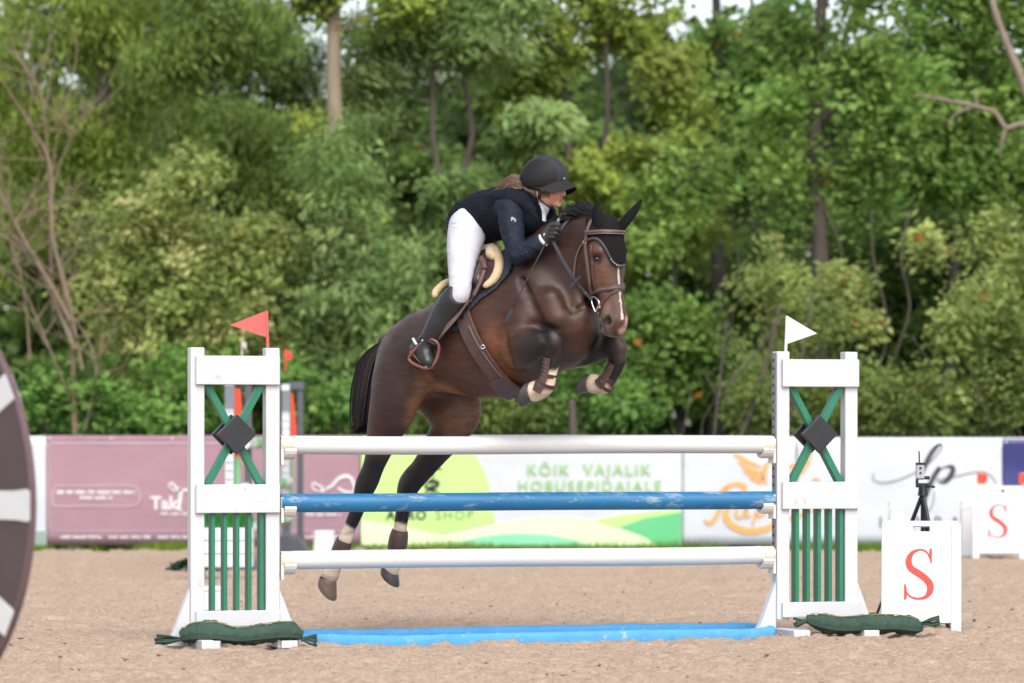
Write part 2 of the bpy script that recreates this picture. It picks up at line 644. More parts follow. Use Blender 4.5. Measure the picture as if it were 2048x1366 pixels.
SAND_END = 39.3
def sand_height(X, Y):
    h = 0.016 * (vnoise(X, Y, 1.3, 1) - 0.5)
    h += 0.026 * (vnoise(X, Y * .8, 6.5, 2) - 0.5)
    c = vnoise(X, Y, 13, 3)
    h += 0.038 * np.clip(c - 0.52, 0, 1)
    h += 0.030 * (vnoise(X * .7, Y, 25, 4) - 0.5)
    h += 0.024 * (vnoise(X * .6, Y, 44, 5) - 0.5)
    churn = np.clip(vnoise(X + 7, Y * .7, .9, 10) - .5, 0, 1) * 2
    h += churn * (0.045 * (vnoise(X, Y, 9, 11) - .5) + .025 * (vnoise(X, Y, 19, 12) - .5))
    h -= 0.045 * np.clip(0.22 - vnoise(X, Y, 3.1, 6), 0, 1)
    return h
def build_ground():
    ys = [15.0]
    while ys[-1] < SAND_END:
        ys.append(ys[-1] + 0.022 * (ys[-1] / 18.0) ** 1.6)
    ys = np.array(ys)
    xs = np.arange(-7.2, 7.2, 0.028)
    X, Y = np.meshgrid(xs, ys, indexing='ij')
    Z = sand_height(X, Y)
    X = X + 0.02 * (vnoise(X, Y, 22, 8) - 0.5)
    nx, ny = X.shape
    V = np.stack([X, Y, Z], -1).reshape(-1, 3)
    i, j = np.meshgrid(np.arange(nx - 1), np.arange(ny - 1), indexing='ij')
    a = (i * ny + j).ravel()
    Fq = np.stack([a, a + ny, a + ny + 1, a + 1], 1)
    o = mesh_np('sand_arena', V, Fq, SAND)
    tag(o, kind='structure')
    # everything around it: the same sand further out, and the wood's floor to the horizon
    m = MB()
    m.add([(-60, -10, -.03), (60, -10, -.03), (60, SAND_END + .05, -.03), (-60, SAND_END + .05, -.03)], [(0, 1, 2, 3)])
    tag(m.build('sand_ground', SAND), kind='structure')
    m = MB()
    m.add([(-1500, SAND_END - .1, -.045), (1500, SAND_END - .1, -.045), (1500, 2500, -.045), (-1500, 2500, -.045)], [(0, 1, 2, 3)])
    m.add([(-1500, -300, -.05), (1500, -300, -.05), (1500, SAND_END - .1, -.05), (-1500, SAND_END - .1, -.05)], [(0, 1, 2, 3)])
    tag(m.build('forest_floor', mat('forest_floor', (58, 66, 36), 0.95, (40, 44, 26), 2.0)), kind='structure')
    # loose clods kicked up by hooves, lying on the sand
    r = np.random.RandomState(4)
    Vs, Fs = [], []
    base = np.array([(1, 0, 0), (-1, 0, 0), (0, 1, 0), (0, -1, 0), (0, 0, 1), (0, 0, -1)], float)
    fo = np.array([(0, 2, 4), (2, 1, 4), (1, 3, 4), (3, 0, 4), (2, 0, 5), (1, 2, 5), (3, 1, 5), (0, 3, 5)])
    for q in range(2200):
        y = 17.5 + (r.rand() ** 1.4) * 20
        x = (r.rand() - 0.5) * y * 0.30
        s_ = 0.004 + 0.011 * r.rand() ** 4
        sc = s_ * (0.6 + 0.8 * r.rand(6))[:, None]
        z = float(sand_height(np.array([x]), np.array([y]))[0])
        Vs.append(base * sc * np.array([1.2, 1.2, 0.8]) + (x, y, z + s_ * 0.35))
        Fs.append(fo + 6 * q)
    o = mesh_np('sand_clods', np.vstack(Vs), np.vstack(Fs), mat('clod', (170, 142, 122), 0.95, (122, 96, 80), 30), smooth=False)
    tag(o, kind='stuff')
    # strip of grass at the foot of the banners
    n = 26000
    x = (r.rand(n) - 0.5) * 16
    y = SAND_END + 0.05 + r.rand(n) * 1.4
    dens = vnoise(x, y, 1.7, 9)
    keep = dens > 0.25
    x, y = x[keep], y[keep]; n = len(x)
    hgt = (0.03 + 0.07 * r.rand(n)) * (0.5 + dens[keep])
    ang = r.rand(n) * 6.28
    wv = 0.005 + 0.004 * r.rand(n)
    dx, dy = np.cos(ang) * wv, np.sin(ang) * wv
    bx, by = (r.rand(n) - 0.5) * 0.05, (r.rand(n) - 0.5) * 0.05
    V = np.stack([np.stack([x - dx, y - dy, np.full(n, -.04)], 1), np.stack([x + dx, y + dy, np.full(n, -.04)], 1), np.stack([x + bx, y + by, hgt], 1)], 1).reshape(-1, 3)
    Fq = np.arange(3 * n).reshape(n, 3)
    tint = np.repeat(np.array([lin((112, 140, 38))[:3]]) * (0.6 + 0.8 * r.rand(n, 1)), 3, 0)
    o = mesh_np('grass', V, Fq, attr_mat('grass_blade', transl=0.3, rough=0.6), attr={'tint': tint}, smooth=False)
    tag(o, kind='stuff')
build_ground()
# ------------------------------------------------------------------ the jump
JA = rad(18.0)                                    # the jump stands a little askew: its right end is farther off
JX = (1057 - 1024) * D0 / FPX
def jump_t(px):
    k = (px - 1024) / FPX
    return (k * D0 - JX) / (math.cos(JA) - k * math.sin(JA))
def jump_pt(t, off=0.0, z=0.0):
    return Vector((JX + t * math.cos(JA) - off * math.sin(JA), D0 + t * math.sin(JA) + off * math.cos(JA), z))

WHITE = mat('white_paint', (202, 202, 204), 0.42, (190, 191, 195), 3.0, amount=0.4, dirt=(166, 150, 134), dirt_amt=0.24, dirt_scale=7.0, bump=0.04, bscale=14)
WHITE2 = mat('white_plastic', (208, 209, 212), 0.35, (198, 200, 204), 2.0, amount=0.3, dirt=(190, 180, 168), dirt_amt=0.05)
GREEN = mat('green_paint', (40, 124, 94), 0.42, (30, 104, 78), 9, amount=0.5, dirt=(110, 140, 125), dirt_amt=0.12, dirt_scale=14, bump=0.12, bscale=40, stretch=(1, 1, .25))
BLACKP = mat('black_plate', (40, 41, 46), 0.4, (30, 31, 35), 6, dirt=(92, 90, 92), dirt_amt=0.06)
METAL = mat('zinc_track', (150, 155, 160), 0.4, (120, 125, 132), 20, metal=0.8)
HOLE = mat('track_hole', (22, 24, 28), 0.7)
CUP = mat('cream_cup', (226, 221, 214), 0.45, (214, 206, 196), 20, amount=0.5)

def make_wing(px_in, side, label):
    """a jump wing; side=-1: stands at the low end of the poles, +1: at the far end. Local x runs along the poles, y away."""
    t_in = jump_t(px_in)
    o = jump_pt(t_in)
    root = thing('jump_wing', label, 'jump wing', o, JA, 'wings holding the jump poles')
    L, H, S = 0.525, 1.712, 0.082
    x0, x1 = (-L, 0.0) if side < 0 else (0.0, L)
    for xa in (x0, x1 - S):                       # posts, capped
        MB().box((xa, -S / 2, 0.10), (xa + S, S / 2, H)).build('post', WHITE, root, bevel=0.006)
    f = -S / 2
    for za, zb in ((1.50, 1.665), (0.765, 0.928), (0.115, 0.205)):
        MB().box((x0 + 0.028, f - 0.024, za), (x1 - 0.004 if side < 0 else x1, f - 0.0015, zb)).build('board', WHITE, root, bevel=0.004)
        MB().box((x0 + 0.028, -f + 0.0015, za), (x1 - 0.004, -f + 0.024, zb)).build('board', WHITE, root, bevel=0.004)
    a, b = x0 + S, x1 - S
    for k in range(5):                            # upright green slats
        xc = a + 0.052 + 0.0715 * k
        MB().box((xc - 0.012, -0.036, 0.2065), (xc + 0.012, 0.036, 0.7635)).build('slat', GREEN, root, bevel=0.003)
    zc, xm = 1.215, (a + b) / 2
    for s_ in (-1, 1):                            # crossed green bars, each in one length
        A = Vector((xm - s_ * 0.160, 0, 0.926)); B = Vector((xm + s_ * 0.160, 0, 1.502))
        d = (B - A).normalized(); nn = Vector((-d.z, 0, d.x)) * 0.020
        y0, y1 = (-0.036, -0.002) if s_ > 0 else (0.002, 0.036)
        y0, y1 = (-0.039, 0.020) if s_ > 0 else (-0.021, 0.038)
        MB().prism([(A.x - nn.x, A.z - nn.z), (A.x + nn.x, A.z + nn.z), (B.x + nn.x, B.z + nn.z), (B.x - nn.x, B.z - nn.z)], y0, y1).build('cross_bar', GREEN, root, bevel=0.003)
    R = 0.116
    for y0 in (-0.082, 0.050):
        MB().prism([(xm - R, zc), (xm, zc - R), (xm + R, zc), (xm, zc + R)], y0, y0 + 0.032).build('diamond_plate', BLACKP, root, bevel=0.004)
    for xa, ex in ((x0, -1), (x1 - S, 1)):        # feet: runners across, with sloping cheeks
        MB().prism([(-0.30, 0.0), (0.30, 0.0), (0.30, 0.05), (-0.30, 0.05)], xa + 0.004, xa + S - 0.004, M=Matrix.Rotation(rad(-90), 4, 'Z') @ Matrix.Diagonal((1, -1, 1, 1)) if False else Matrix(((0, 1, 0, 0), (1, 0, 0, 0), (0, 0, 1, 0), (0, 0, 0, 1)))).build('foot', WHITE, root, bevel=0.005)
        xo = xa if ex < 0 else xa + S
        sgn = ex
        MB().prism([(xo + sgn * 0.001, 0.05), (xo + sgn * 0.115, 0.05), (xo + sgn * 0.10, 0.075), (xo + sgn * 0.001, 0.33)], -0.030, 0.030).build('brace', WHITE, root, bevel=0.004)
        MB().box((xo if sgn > 0 else xo - 0.13, -0.028, 0.004), (xo + 0.13 if sgn > 0 else xo, 0.028, 0.05)).build('foot_pad', WHITE, root, bevel=0.004)
    # cup track on the face towards the poles: zinc strip with a row of holes
    xt = x1 if side < 0 else x0
    sg = 1 if side < 0 else -1
    tr = MB().box((min(xt + sg * 0.001, xt + sg * 0.007), -0.024, 0.42), (max(xt + sg * 0.001, xt + sg * 0.007), 0.024, H - 0.01)).build('cup_track', METAL, root)
    hm = MB()
    z = 0.45
    while z < H - 0.03:
        xa, xb = sorted((xt + sg * 0.0065, xt + sg * 0.0085))
        hm.box((xa, -0.009, z), (xb, 0.009, z + 0.018)); z += 0.05
    tag(hm.build('track_hole', HOLE, tr), kind='stuff')
    for zp in POLE_Z:                             # one cup under each pole end
        m = MB()
        xa, xb = sorted((xt + sg * 0.008, xt + sg * 0.024))
        m.box((xa, -0.045, zp - 0.115), (xb, 0.045, zp + 0.03))
        prof = []
        for q in range(9):
            an = rad(200 + 140 * q / 8)
            prof.append((0.060 * math.cos(an), zp + 0.060 * math.sin(an) - 0.000))
        prof2 = [(p[0] * 1.28, zp + (p[1] - zp) * 1.35 - 0.004) for p in reversed(prof)]
        xa, xb = sorted((xt + sg * 0.025, xt + sg * 0.095))
        m.prism(prof + prof2, xa, xb, M=Matrix(((0, 1, 0, 0), (1, 0, 0, 0), (0, 0, 1, 0), (0, 0, 0, 1))))
        m.build('jump_cup', CUP, root, bevel=0.003)
    return root

POLE_D = 0.107
POLE_Z = (1.155, 0.822, 0.492)
WING_L = make_wing(556, -1, 'white slatted wing with green cross bars under the red pennant')
WING_R = make_wing(1549, 1, 'white slatted wing with green cross bars under the white pennant')

def make_pole(z, cols, label, k, ends):
    t0, t1 = jump_t(556) + 0.012, jump_t(1549) - 0.012
    a, b = jump_pt(t0, 0, z), jump_pt(t1, 0, z)
    d = (b - a).normalized()
    root = thing('jump_pole', label, 'jump pole', (a + b) / 2, 0, 'poles of the jump')
    n = 40
    pts = [a + (b - a) * (0.0 + 1.0 * i / n) + Vector((0, 0, 0.004 * math.sin(3.14 * i / n) * (-1) - 0.003 * math.sin(7 * i / n + k))) for i in range(n + 1)]
    e0, e1 = ends
    i0, i1 = (1 if e0 else 0), (n - 1 if e1 else n)
    MB().tube(pts[i0:i1 + 1], POLE_D / 2, 24).build('pole_shaft', cols, root, world=True, smooth=True, sharp=50)
    if e0: MB().tube(pts[:i0 + 1], POLE_D / 2 - 0.0015, 24).build('bare_end', POLEEND, root, world=True, smooth=True, sharp=50)
    if e1: MB().tube(pts[i1:], POLE_D / 2 - 0.0015, 24).build('bare_end', POLEEND, root, world=True, smooth=True, sharp=50)
    return root
POLEEND = mat('pole_end_wood', (214, 203, 190), 0.6, (200, 184, 168), 18, stretch=(.3, 1, 1))
WPOLE = mat('white_pole', (212, 211, 210), 0.42, (201, 199, 198), 2.0, amount=0.4, dirt=(182, 160, 140), dirt_amt=0.17, dirt_scale=2.2, stretch=(.7, 1.5, 1.5), bump=0.05, bscale=9)
BPOLE = mat('blue_pole', (34, 112, 156), 0.45, (22, 94, 140), 2.5, amount=0.5, dirt=(150, 164, 172), dirt_amt=0.46, dirt_scale=6.5, stretch=(.45, 2.2, 2.2), bump=0.08, bscale=12)
make_pole(POLE_Z[0], WPOLE, 'topmost white pole of the jump, right under the horse', 0, (True, True))
make_pole(POLE_Z[1], BPOLE, 'scuffed blue middle pole of the jump', 1, (False, False))
make_pole(POLE_Z[2], WPOLE, 'lowest white pole of the jump, over the blue water tray', 2, (True, True))

def make_flag(px, pole_top, pts, col, label, d, z0):
    """pennant on a stick pushed into the wing's post"""
    base = P(px, HY, d); base.z = z0
    root = thing('pennant_flag', label, 'flag', base, 0, 'pennants on the wings')
    m_ = mat('flag_' + label.split()[1], col, 0.5, tuple(int(c * .93) for c in col), 5)
    top = P(pole_top[0], pole_top[1], d)
    MB().tube([base, top], 0.009, 8).build('stick', m_, root, world=True, smooth=True, sharp=60)
    q = [P(a, b, d - 0.003) for a, b in pts]
    # slightly rippled sheet
    n = 10
    m = MB()
    vs = []
    for i in range(n + 1):
        s_ = i / n
        tp, bt = q[0].lerp(q[1], s_), q[2].lerp(q[1], s_)
        for pnt in (tp, bt):
            for yy in (-0.0015, 0.0015):
                vs.append(pnt + Vector((0, yy + 0.016 * math.sin(3.6 * s_ + .4) * s_, 0)))
    fs = []
    for i in range(n):
        a = 4 * i
        fs += [(a, a + 2, a + 6, a + 4), (a + 1, a + 5, a + 7, a + 3), (a, a + 4, a + 5, a + 1), (a + 2, a + 3, a + 7, a + 6)]
    fs += [(0, 1, 3, 2), (4 * n, 4 * n + 2, 4 * n + 3, 4 * n + 1)]
    m.add(vs, fs)
    m.build('pennant', m_, root, world=True)
    return root
dl, dr = jump_pt(jump_t(540)).y, jump_pt(jump_t(1570)).y
make_flag(536, (533.5, 621), ((533, 621), (460, 650), (537, 676)), (206, 98, 94), 'triangular red pennant on the wing behind the sandbag', dl + 0.0, 1.66)
make_flag(1571, (1574, 632), ((1575, 632), (1634, 667), (1573, 688)), (228, 228, 228), 'triangular white pennant on the wing near the letter boards', dr - 0.0, 1.68)

# green sandbags across the wings' feet
BAG = mat('sandbag_cloth', (56, 82, 68), 0.85, (42, 64, 54), 5, amount=0.5, dirt=(128, 122, 98), dirt_amt=0.30, dirt_scale=3.5, bump=0.6, bscale=30)
BAGDK = mat('sandbag_seam', (22, 40, 32), 0.8, (34, 58, 44), 30)
def sandbag(cx, pts, rs, tie, label, seed, d):
    """lumpy tube of cloth lying along pts (picture column, height m)"""
    r = random.Random(seed)
    root = thing('sandbag', label, 'sandbag', (P(cx, HY, d).x, d, 0), 0, 'sandbags weighing down the wings')
    ps = [Vector((P(a, HY, d).x, d + dy, z)) for a, z, dy in pts]
    sp = spline(ps, 10)
    rl = [v.x for v in spline([(q, 0, 0) for q in rs], 10)]
    m = MB()
    n = 18
    vs, fs = [], []
    for i, p in enumerate(sp):
        T = (sp[min(i + 1, len(sp) - 1)] - sp[max(i - 1, 0)]).normalized()
        a = Vector((0, 1, 0)); a = (a - T * a.dot(T)).normalized(); b = T.cross(a)
        for j in range(n):
            t = 6.2832 * j / n
            q = rl[i] * (1 + 0.10 * math.sin(i * .37 + 1.3 * seed) + 0.06 * math.sin(i * .9 + 3 * t) + 0.05 * math.sin(i * 1.7 + j * 1.3) + r.uniform(-.05, .05))
            v = p + a * math.cos(t) * q * 1.15 + b * math.sin(t) * q
            v.z = max(v.z, 0.012)
            vs.append(v)
    k = len(sp)
    for i in range(k - 1):
        for j in range(n):
            fs.append((i * n + j, i * n + (j + 1) % n, (i + 1) * n + (j + 1) % n, (i + 1) * n + j))
    fs += [tuple(range(n))[::-1], tuple((k - 1) * n + j for j in range(n))]
    m.add(vs, fs)
    m.build('bag_cloth', BAG, root, world=True, smooth=True)
    # seam flap along the lower front
    m = MB()
    sm = [p + Vector((0, -rl[i] * 1.17, -rl[i] * 0.30)) for i, p in enumerate(sp)][3:-3]
    m.strip(sm, [Vector((0, -1, 0.5))] * len(sm), 0.03, 0.006)
    m.build('seam_flap', BAGDK, root, world=True)
    m = MB()
    th = [p + Vector((0, -rl[i] * .55, rl[i] * .93 + .003)) for i, p in enumerate(sp)][4:-4]
    m.strip(th, [Vector((0, -.5, 1))] * len(th), 0.005, 0.003)
    m.build('stitching', mat('bag_thread', (150, 140, 84), .8), root, world=True)
    # bunched, tied ends
    for (p0, p1, rr) in tie:
        A = Vector((P(p0[0], HY, d).x, d - 0.02, p0[1])); B = Vector((P(p1[0], HY, d).x, d - 0.03, p1[1]))
        m = MB()
        for q in range(7):
            e = B + Vector((r.uniform(-.01, .01), r.uniform(-.03, .03), r.uniform(-.035, .035)))
            md = A.lerp(e, 0.55) + Vector((0, r.uniform(-.008, .008), r.uniform(-.008, .008)))
            m.tube([A, md, e], [rr * .5, rr * .55, rr * .75], 6, flat=((0, 0.3, 1), .55))
        m.build('tied_end', BAG, root, world=True, smooth=True)
    return root
dlb = jump_pt(jump_t(470)).y - 0.19
sandbag(480, ((362, .060, 0), (385, .082, 0), (430, .085, 0), (480, .068, -.01), (530, .082, 0), (575, .092, 0), (605, .070, .01)), (.030, .062, .064, .050, .058, .058, .028),
        (((368, .05), (312, .045), .022), ((604, .05), (632, .05), .018)), 'dusty green sandbag lying over the feet of the wing with the red pennant', 1, dlb)
drb = jump_pt(jump_t(1640)).y - 0.16
sandbag(1720, ((1612, .110, 0), (1640, .088, 0), (1680, .068, 0), (1740, .076, -.01), (1790, .078, 0), (1828, .064, 0), (1846, .060, 0)), (.024, .052, .056, .060, .058, .052, .026),
        (((1618, .105), (1590, .085), .020), ((1842, .085), (1876, .092), .02)), 'clean dark green sandbag beside the foot of the nearer letter board', 2, drb)
# white wooden foot ends that stick out in front of the bags
for (px, d, who) in ((425, dlb - .10, WING_L), (580, dlb - .02, WING_L), (1604, drb - .08, WING_R), (1742, drb - .06, WING_R)):
    x = P(px, HY, d).x
    MB().box((x - 0.046, d - 0.05, 0.0), (x + 0.046, d + 0.25, 0.045)).build('foot_end', WHITE, who, world=True, bevel=0.005)
for o in list(bpy.data.objects):
    if o.name.startswith('foot_end'):
        pr = o.parent
        o.matrix_parent_inverse = Matrix.LocRotScale(pr.location, pr.rotation_euler, None).inverted()

# blue foam water tray on the sand between the wings
TRAY = mat('blue_tray', (92, 158, 202), 0.85, (74, 144, 194), 9, amount=0.5, dirt=(164, 176, 180), dirt_amt=0.34, dirt_scale=14, bump=0.5, bscale=16, spec=.25)
def water_tray():
    a, b = jump_t(612), jump_t(1535)
    root = thing('water_tray', 'low bright blue water tray lying on the sand under the poles', 'water tray', jump_pt((a + b) / 2, 0.1), 0)
    mid = (a + b) / 2
    hl = (b - a) / 2
    hw = 0.36
    off = 0.06
    prof = []
    N = 150
    ring = []
    for i in range(N):
        t = 6.2832 * i / N
        c, s_ = math.cos(t), math.sin(t)
        e = 0.42
        x = hl * math.copysign(abs(c) ** e, c)
        y = hw * math.copysign(abs(s_) ** e, s_) * (1 + 0.12 * math.sin(3 * t))
        ring.append((mid + x, off + y))
    r = random.Random(6)
    vs, fs = [], []
    prof = ((0.030, -0.02), (0.034, 0.030), (0.026, 0.064), (0.006, 0.074), (-0.022, 0.070), (-0.034, 0.052), (-0.036, 0.0))
    for i, (x, y) in enumerate(ring):
        q = math.hypot((x - mid) / hl, (y - off) / hw)
        nx_, ny_ = (x - mid) / hl ** 2, (y - off) / hw ** 2
        nl = math.hypot(nx_, ny_); nx_ /= nl; ny_ /= nl
        hh = .92 + .05 * math.sin(i * .23) + r.uniform(-.03, .03)
        for (o_, z_) in prof:
            o2 = o_ + r.uniform(-.004, .004)
            vs.append(jump_pt(x + nx_ * o2, y + ny_ * o2, z_ * hh + (r.uniform(-.003, .003) if z_ > 0 else 0)))
    k = len(prof)
    for i in range(N):
        for j in range(k - 1):
            a_, b_ = i * k + j, ((i + 1) % N) * k + j
            fs.append((a_, b_, b_ + 1, a_ + 1))
    m = MB(); m.add(vs, fs)
    o_ = m.build('rim', TRAY, root, world=True, smooth=True)
    sd = o_.modifiers.new('soft', 'SUBSURF'); sd.levels = 1; sd.render_levels = 1
    m = MB()
    m.add([jump_pt(x, y, 0.030) for x, y in ring], [tuple(range(N))])
    m.build('tray_floor', TRAY, root, world=True)
water_tray()
# ------------------------------------------------------------------ letter boards, timing tripod, wheel wing, far jump
RED = mat('red_print', (202, 56, 40), 0.5, (194, 50, 36), 5)
def stroke_S(root, M, h, w_):
    m = MB()
    # serif capital: one swelling stroke and two bracketed serifs
    pts = [(.80, .80), (.74, .90), (.62, .965), (.45, .97), (.27, .90), (.18, .76), (.24, .62), (.45, .52), (.66, .42), (.80, .30), (.80, .16), (.68, .055), (.48, .02), (.30, .04), (.17, .10), (.10, .18)]
    ws = [.035, .04, .05, .055, .10, .15, .16, .165, .165, .17, .15, .09, .055, .05, .04, .035]
    pts = [(p[0] * w_ - w_ / 2, p[1] * h) for p in pts]
    ws = [q * h * .80 for q in ws]
    stroke(m, pts, ws, 0, 0.002, 10, M)
    f = lambda q: [(p[0] * w_ - w_ / 2, p[1] * h) for p in q]
    m.prism(f([(.79, 1.0), (.86, 1.0), (.86, .715), (.82, .715), (.775, .86)]), -0.0022, 0, M)
    m.prism(f([(.05, .0), (.115, .0), (.15, .14), (.10, .30), (.05, .30)]), -0.0024, 0, M)
    m.build('letter', RED, root)

def letter_board(pxc, py_base, py_top, label, rz, mark_top=False):
    g = ground(pxc, py_base)
    d = g.y
    k = d / FPX
    Hh = (py_base - py_top) * k
    Wd = Hh * 0.70
    root = thing('letter_board', label, 'letter board', g, rz, 'lettered arena boards')
    T = 0.035
    leg = 0.062
    z0 = Hh * 0.085
    # front panel leans back a little; the back panel mirrors it
    for s_ in (-1, 1):
        tl = Matrix.Translation((0, s_ * 0.20, 0)) @ Matrix.Rotation(rad(14) * s_, 4, 'X')
        hp = 0.062 * Hh
        m = MB()
        x0, x1 = -Wd / 2 + leg, Wd / 2 - leg
        zs = Hh * 0.955
        if s_ < 0:       # panel with a hand hole
            hx0, hx1, hz0, hz1 = -0.052, 0.052, Hh * 0.905, Hh * 0.955
            m.box((-Wd / 2 + .015, -T / 2, z0), (Wd / 2 - .015, T / 2, hz0), tl)
            m.box((-Wd / 2 + .015, -T / 2, hz0), (hx0, T / 2, hz1), tl)
            m.box((hx1, -T / 2, hz0), (Wd / 2 - .015, T / 2, hz1), tl)
            m.box((-Wd / 2 + .015, -T / 2, hz1), (Wd / 2 - .015, T / 2, Hh * 1.0), tl)
            m.build('front_panel', WHITE2, root)
            for xx in (-Wd / 2, Wd / 2 - leg):
                MB().box((xx, -T / 2 - 0.012, 0.0), (xx + leg, T / 2 - 0.004, Hh * .975), tl).build('leg', WHITE2, root, bevel=0.008)
            stroke_S(root, tl @ Matrix.Translation((-0.01, -T / 2 - 0.0005, Hh * 0.29)), Hh * 0.46, Hh * 0.30)
        else:
            m.box((-Wd / 2 + .02, -T / 2, Hh * 0.5), (Wd / 2 - .02, T / 2, Hh * .86), tl)
            m.build('back_panel', WHITE2, root, bevel=0.006)
            for xx in (-Wd / 2, Wd / 2 - leg):
                MB().box((xx, -T / 2, 0.0), (xx + leg, T / 2, Hh * .97), tl).build('leg', WHITE2, root, bevel=0.008)
    return root, d, Hh
LB1, d1, h1 = letter_board(1843, 1262, 1036, 'nearer white letter board with a red S, at the end of the green sandbag', rad(-7))
LB2, d2, h2 = letter_board(1999, 1118, 968, 'farther white letter board with a red S, in front of the navy banner', rad(-8))
ORANGE = mat('signal_orange', (232, 78, 44), 0.5, (220, 70, 40), 8)
# small orange markers standing behind the far board
for px, who in ((1962, 'orange-red marker flag over the farther letter board, above its left leg'), (2046, 'orange-red marker flag at the picture edge, above the farther letter board')):
    d = d2 + 0.9
    g = P(px, HY, d); g.z = 0
    root = thing('marker_flag', who, 'marker flag', g, 0, 'orange marker flags')
    MB().tube([g, Vector((g.x, d, EYE + (HY - 945) * d / FPX))], 0.008, 8).build('stick', WHITE2, root, world=True)
    a, b = P(px - 8, 946, d), P(px + 14, 967, d)
    m = MB()
    m.prism([(a.x, b.z), (b.x - .03, b.z - .004), (b.x, (a.z + b.z) / 2), (b.x - .02, a.z - .01), (a.x, a.z)], d - 0.012, d - 0.008)
    m.build('flag_cloth', ORANGE, root, world=True)

# timing light on a black tripod, just behind the near board
BLK = mat('black_plastic', (24, 25, 28), 0.4, (16, 17, 20), 10)
GREY = mat('grey_device', (176, 178, 184), 0.4, (150, 152, 160), 8)
def tripod():
    d = d1 + 0.55
    k = d / FPX
    c = P(1846, HY, d)
    z = lambda py: EYE + (HY - py) * k
    x = lambda px: (px - 1024) * k
    root = thing('timing_tripod', 'black tripod carrying a small timing light behind the nearer letter board', 'tripod', (c.x, d, 0))
    hub = Vector((c.x, d, z(985)))
    for (tx, ty) in ((x(1748), d + 0.10), (x(1882), d - 0.42), (x(1885), d + 0.38)):
        e = Vector((tx, ty, 0.0))
        m1 = hub.lerp(e, 0.45)
        lg = MB().tube([hub, m1], 0.013, 8).tube([m1 - (e - hub) * .02, e], 0.0085, 8).build('leg', BLK, root, world=True, smooth=True, sharp=50)
        MB().tube([e + Vector((0, 0, 0.004)), e + (hub - e).normalized() * 0.06], 0.014, 8).build('rubber_foot', BLK, lg, world=True)
        MB().tube([m1 - (e - hub) * .04, m1 + (e - hub) * .01], 0.018, 8).build('leg_clamp', BLK, lg, world=True)
    MB().tube([Vector((c.x, d, 0.42)), hub + Vector((0, 0, .02))], 0.015, 12).build('centre_column', BLK, root, world=True, smooth=True, sharp=50)
    MB().tube([hub + Vector((0, 0, -.02)), hub + Vector((0, 0, .045))], [0.034, 0.026], 12).build('hub', BLK, root, world=True)
    m = MB()
    m.box((c.x - .045, d - .02, z(975)), (c.x + .045, d + .02, z(966)))
    m.box((c.x - .046, d - .02, z(967)), (c.x - .030, d + .02, z(958)))
    m.box((c.x - .040, d - .02, z(959)), (c.x + .040, d + .02, z(952)))
    m.tube([(c.x + .03, d - .03, z(971)), (c.x + .07, d - .04, z(974))], 0.009, 8)
    m.build('tilt_clamp', BLK, root, world=True, bevel=.002)
    dv = MB().box((x(1832), d - .03, z(957)), (x(1848), d + .03, z(928))).build('sensor_box', GREY, root, world=True, bevel=.004)
    MB().box((x(1832), d - .031, z(930)), (x(1848), d + .031, z(925))).build('box_lid', BLK, dv, world=True, bevel=.002)
    for py in (936, 946):
        MB().tube([(x(1840), d - .0295, z(py)), (x(1840), d - .036, z(py))], 0.007, 10).build('lens', BLK, dv, world=True)
    MB().tube([(x(1839), d, z(928)), (x(1838), d, z(902))], 0.0045, 6).build('antenna', BLK, root, world=True)
tripod()

# round wheel-shaped wing close to the camera, at the picture's edge
def wheel():
    c = P(-224, 1005, 15.3)
    R, N = 0.917, 12
    th = rad(44)                                   # turned about the vertical
    BR = mat('brown_board', (78, 66, 67), 0.45, (70, 58, 59), 5, amount=0.5, bump=0.06, bscale=20)
    RIM = mat('brown_rim', (104, 84, 86), 0.5, (92, 72, 75), 8)
    W = WHITE2
    root = thing('wheel_wing', 'round brown jump wing with white radial stripes, half out of the picture', 'jump wing', (c.x, c.y, 0), 0)
    M = Matrix.Translation(c) @ Matrix.Rotation(-th, 4, 'Z')
    T = 0.026
    half = rad(4.1)
    def arc(a0, a1, r0, r1, n):
        return [(r1 * math.cos(a0 + (a1 - a0) * i / n), r1 * math.sin(a0 + (a1 - a0) * i / n)) for i in range(n + 1)] + [(r0 * math.cos(a1 - (a1 - a0) * i / n), r0 * math.sin(a1 - (a1 - a0) * i / n)) for i in range(n + 1)]
    for k in range(N):
        a = 2 * math.pi * k / N
        wa = 0.0555
        lo = a + half; hi = a + 2 * math.pi / N - half
        MB().prism(arc(lo, hi, 0.20, R - .012, 10), -T / 2, T / 2, M).build('segment', BR, root, world=True)
        ca, sa = math.cos(a), math.sin(a)
        q = [(0.2, -wa), (R - .004, -wa), (R - .004, wa), (0.2, wa)]
        q = [(p[0] * ca - p[1] * sa, p[0] * sa + p[1] * ca) for p in q]
        MB().prism(q, -T / 2 - .006, T / 2 + .006, M).build('stripe', W, root, world=True)
    MB().prism(arc(0, 2 * math.pi, R - .011, R, 72)[:-0 or None], -T / 2 - .002, T / 2 + .002, M).build('rim', RIM, root, world=True)
    MB().prism([(0.2 * math.cos(6.2832 * i / 32), 0.2 * math.sin(6.2832 * i / 32)) for i in range(32)], -T / 2 - .008, T / 2 + .008, M).build('hub', W, root, world=True)
    zb = -c.z
    for s_ in (-.45, .45):
        MB().box((s_ - .06, -.28, zb), (s_ + .06, .28, zb + .06), M).build('foot', W, root, world=True, bevel=.005)
        MB().prism([(s_ - .05, zb + .06), (s_ + .05, zb + .06), (s_ + .05, zb + .42), (s_ - .05, zb + .42)], -T / 2 - .05, -T / 2 - .01, M).build('support', W, root, world=True)
wheel()

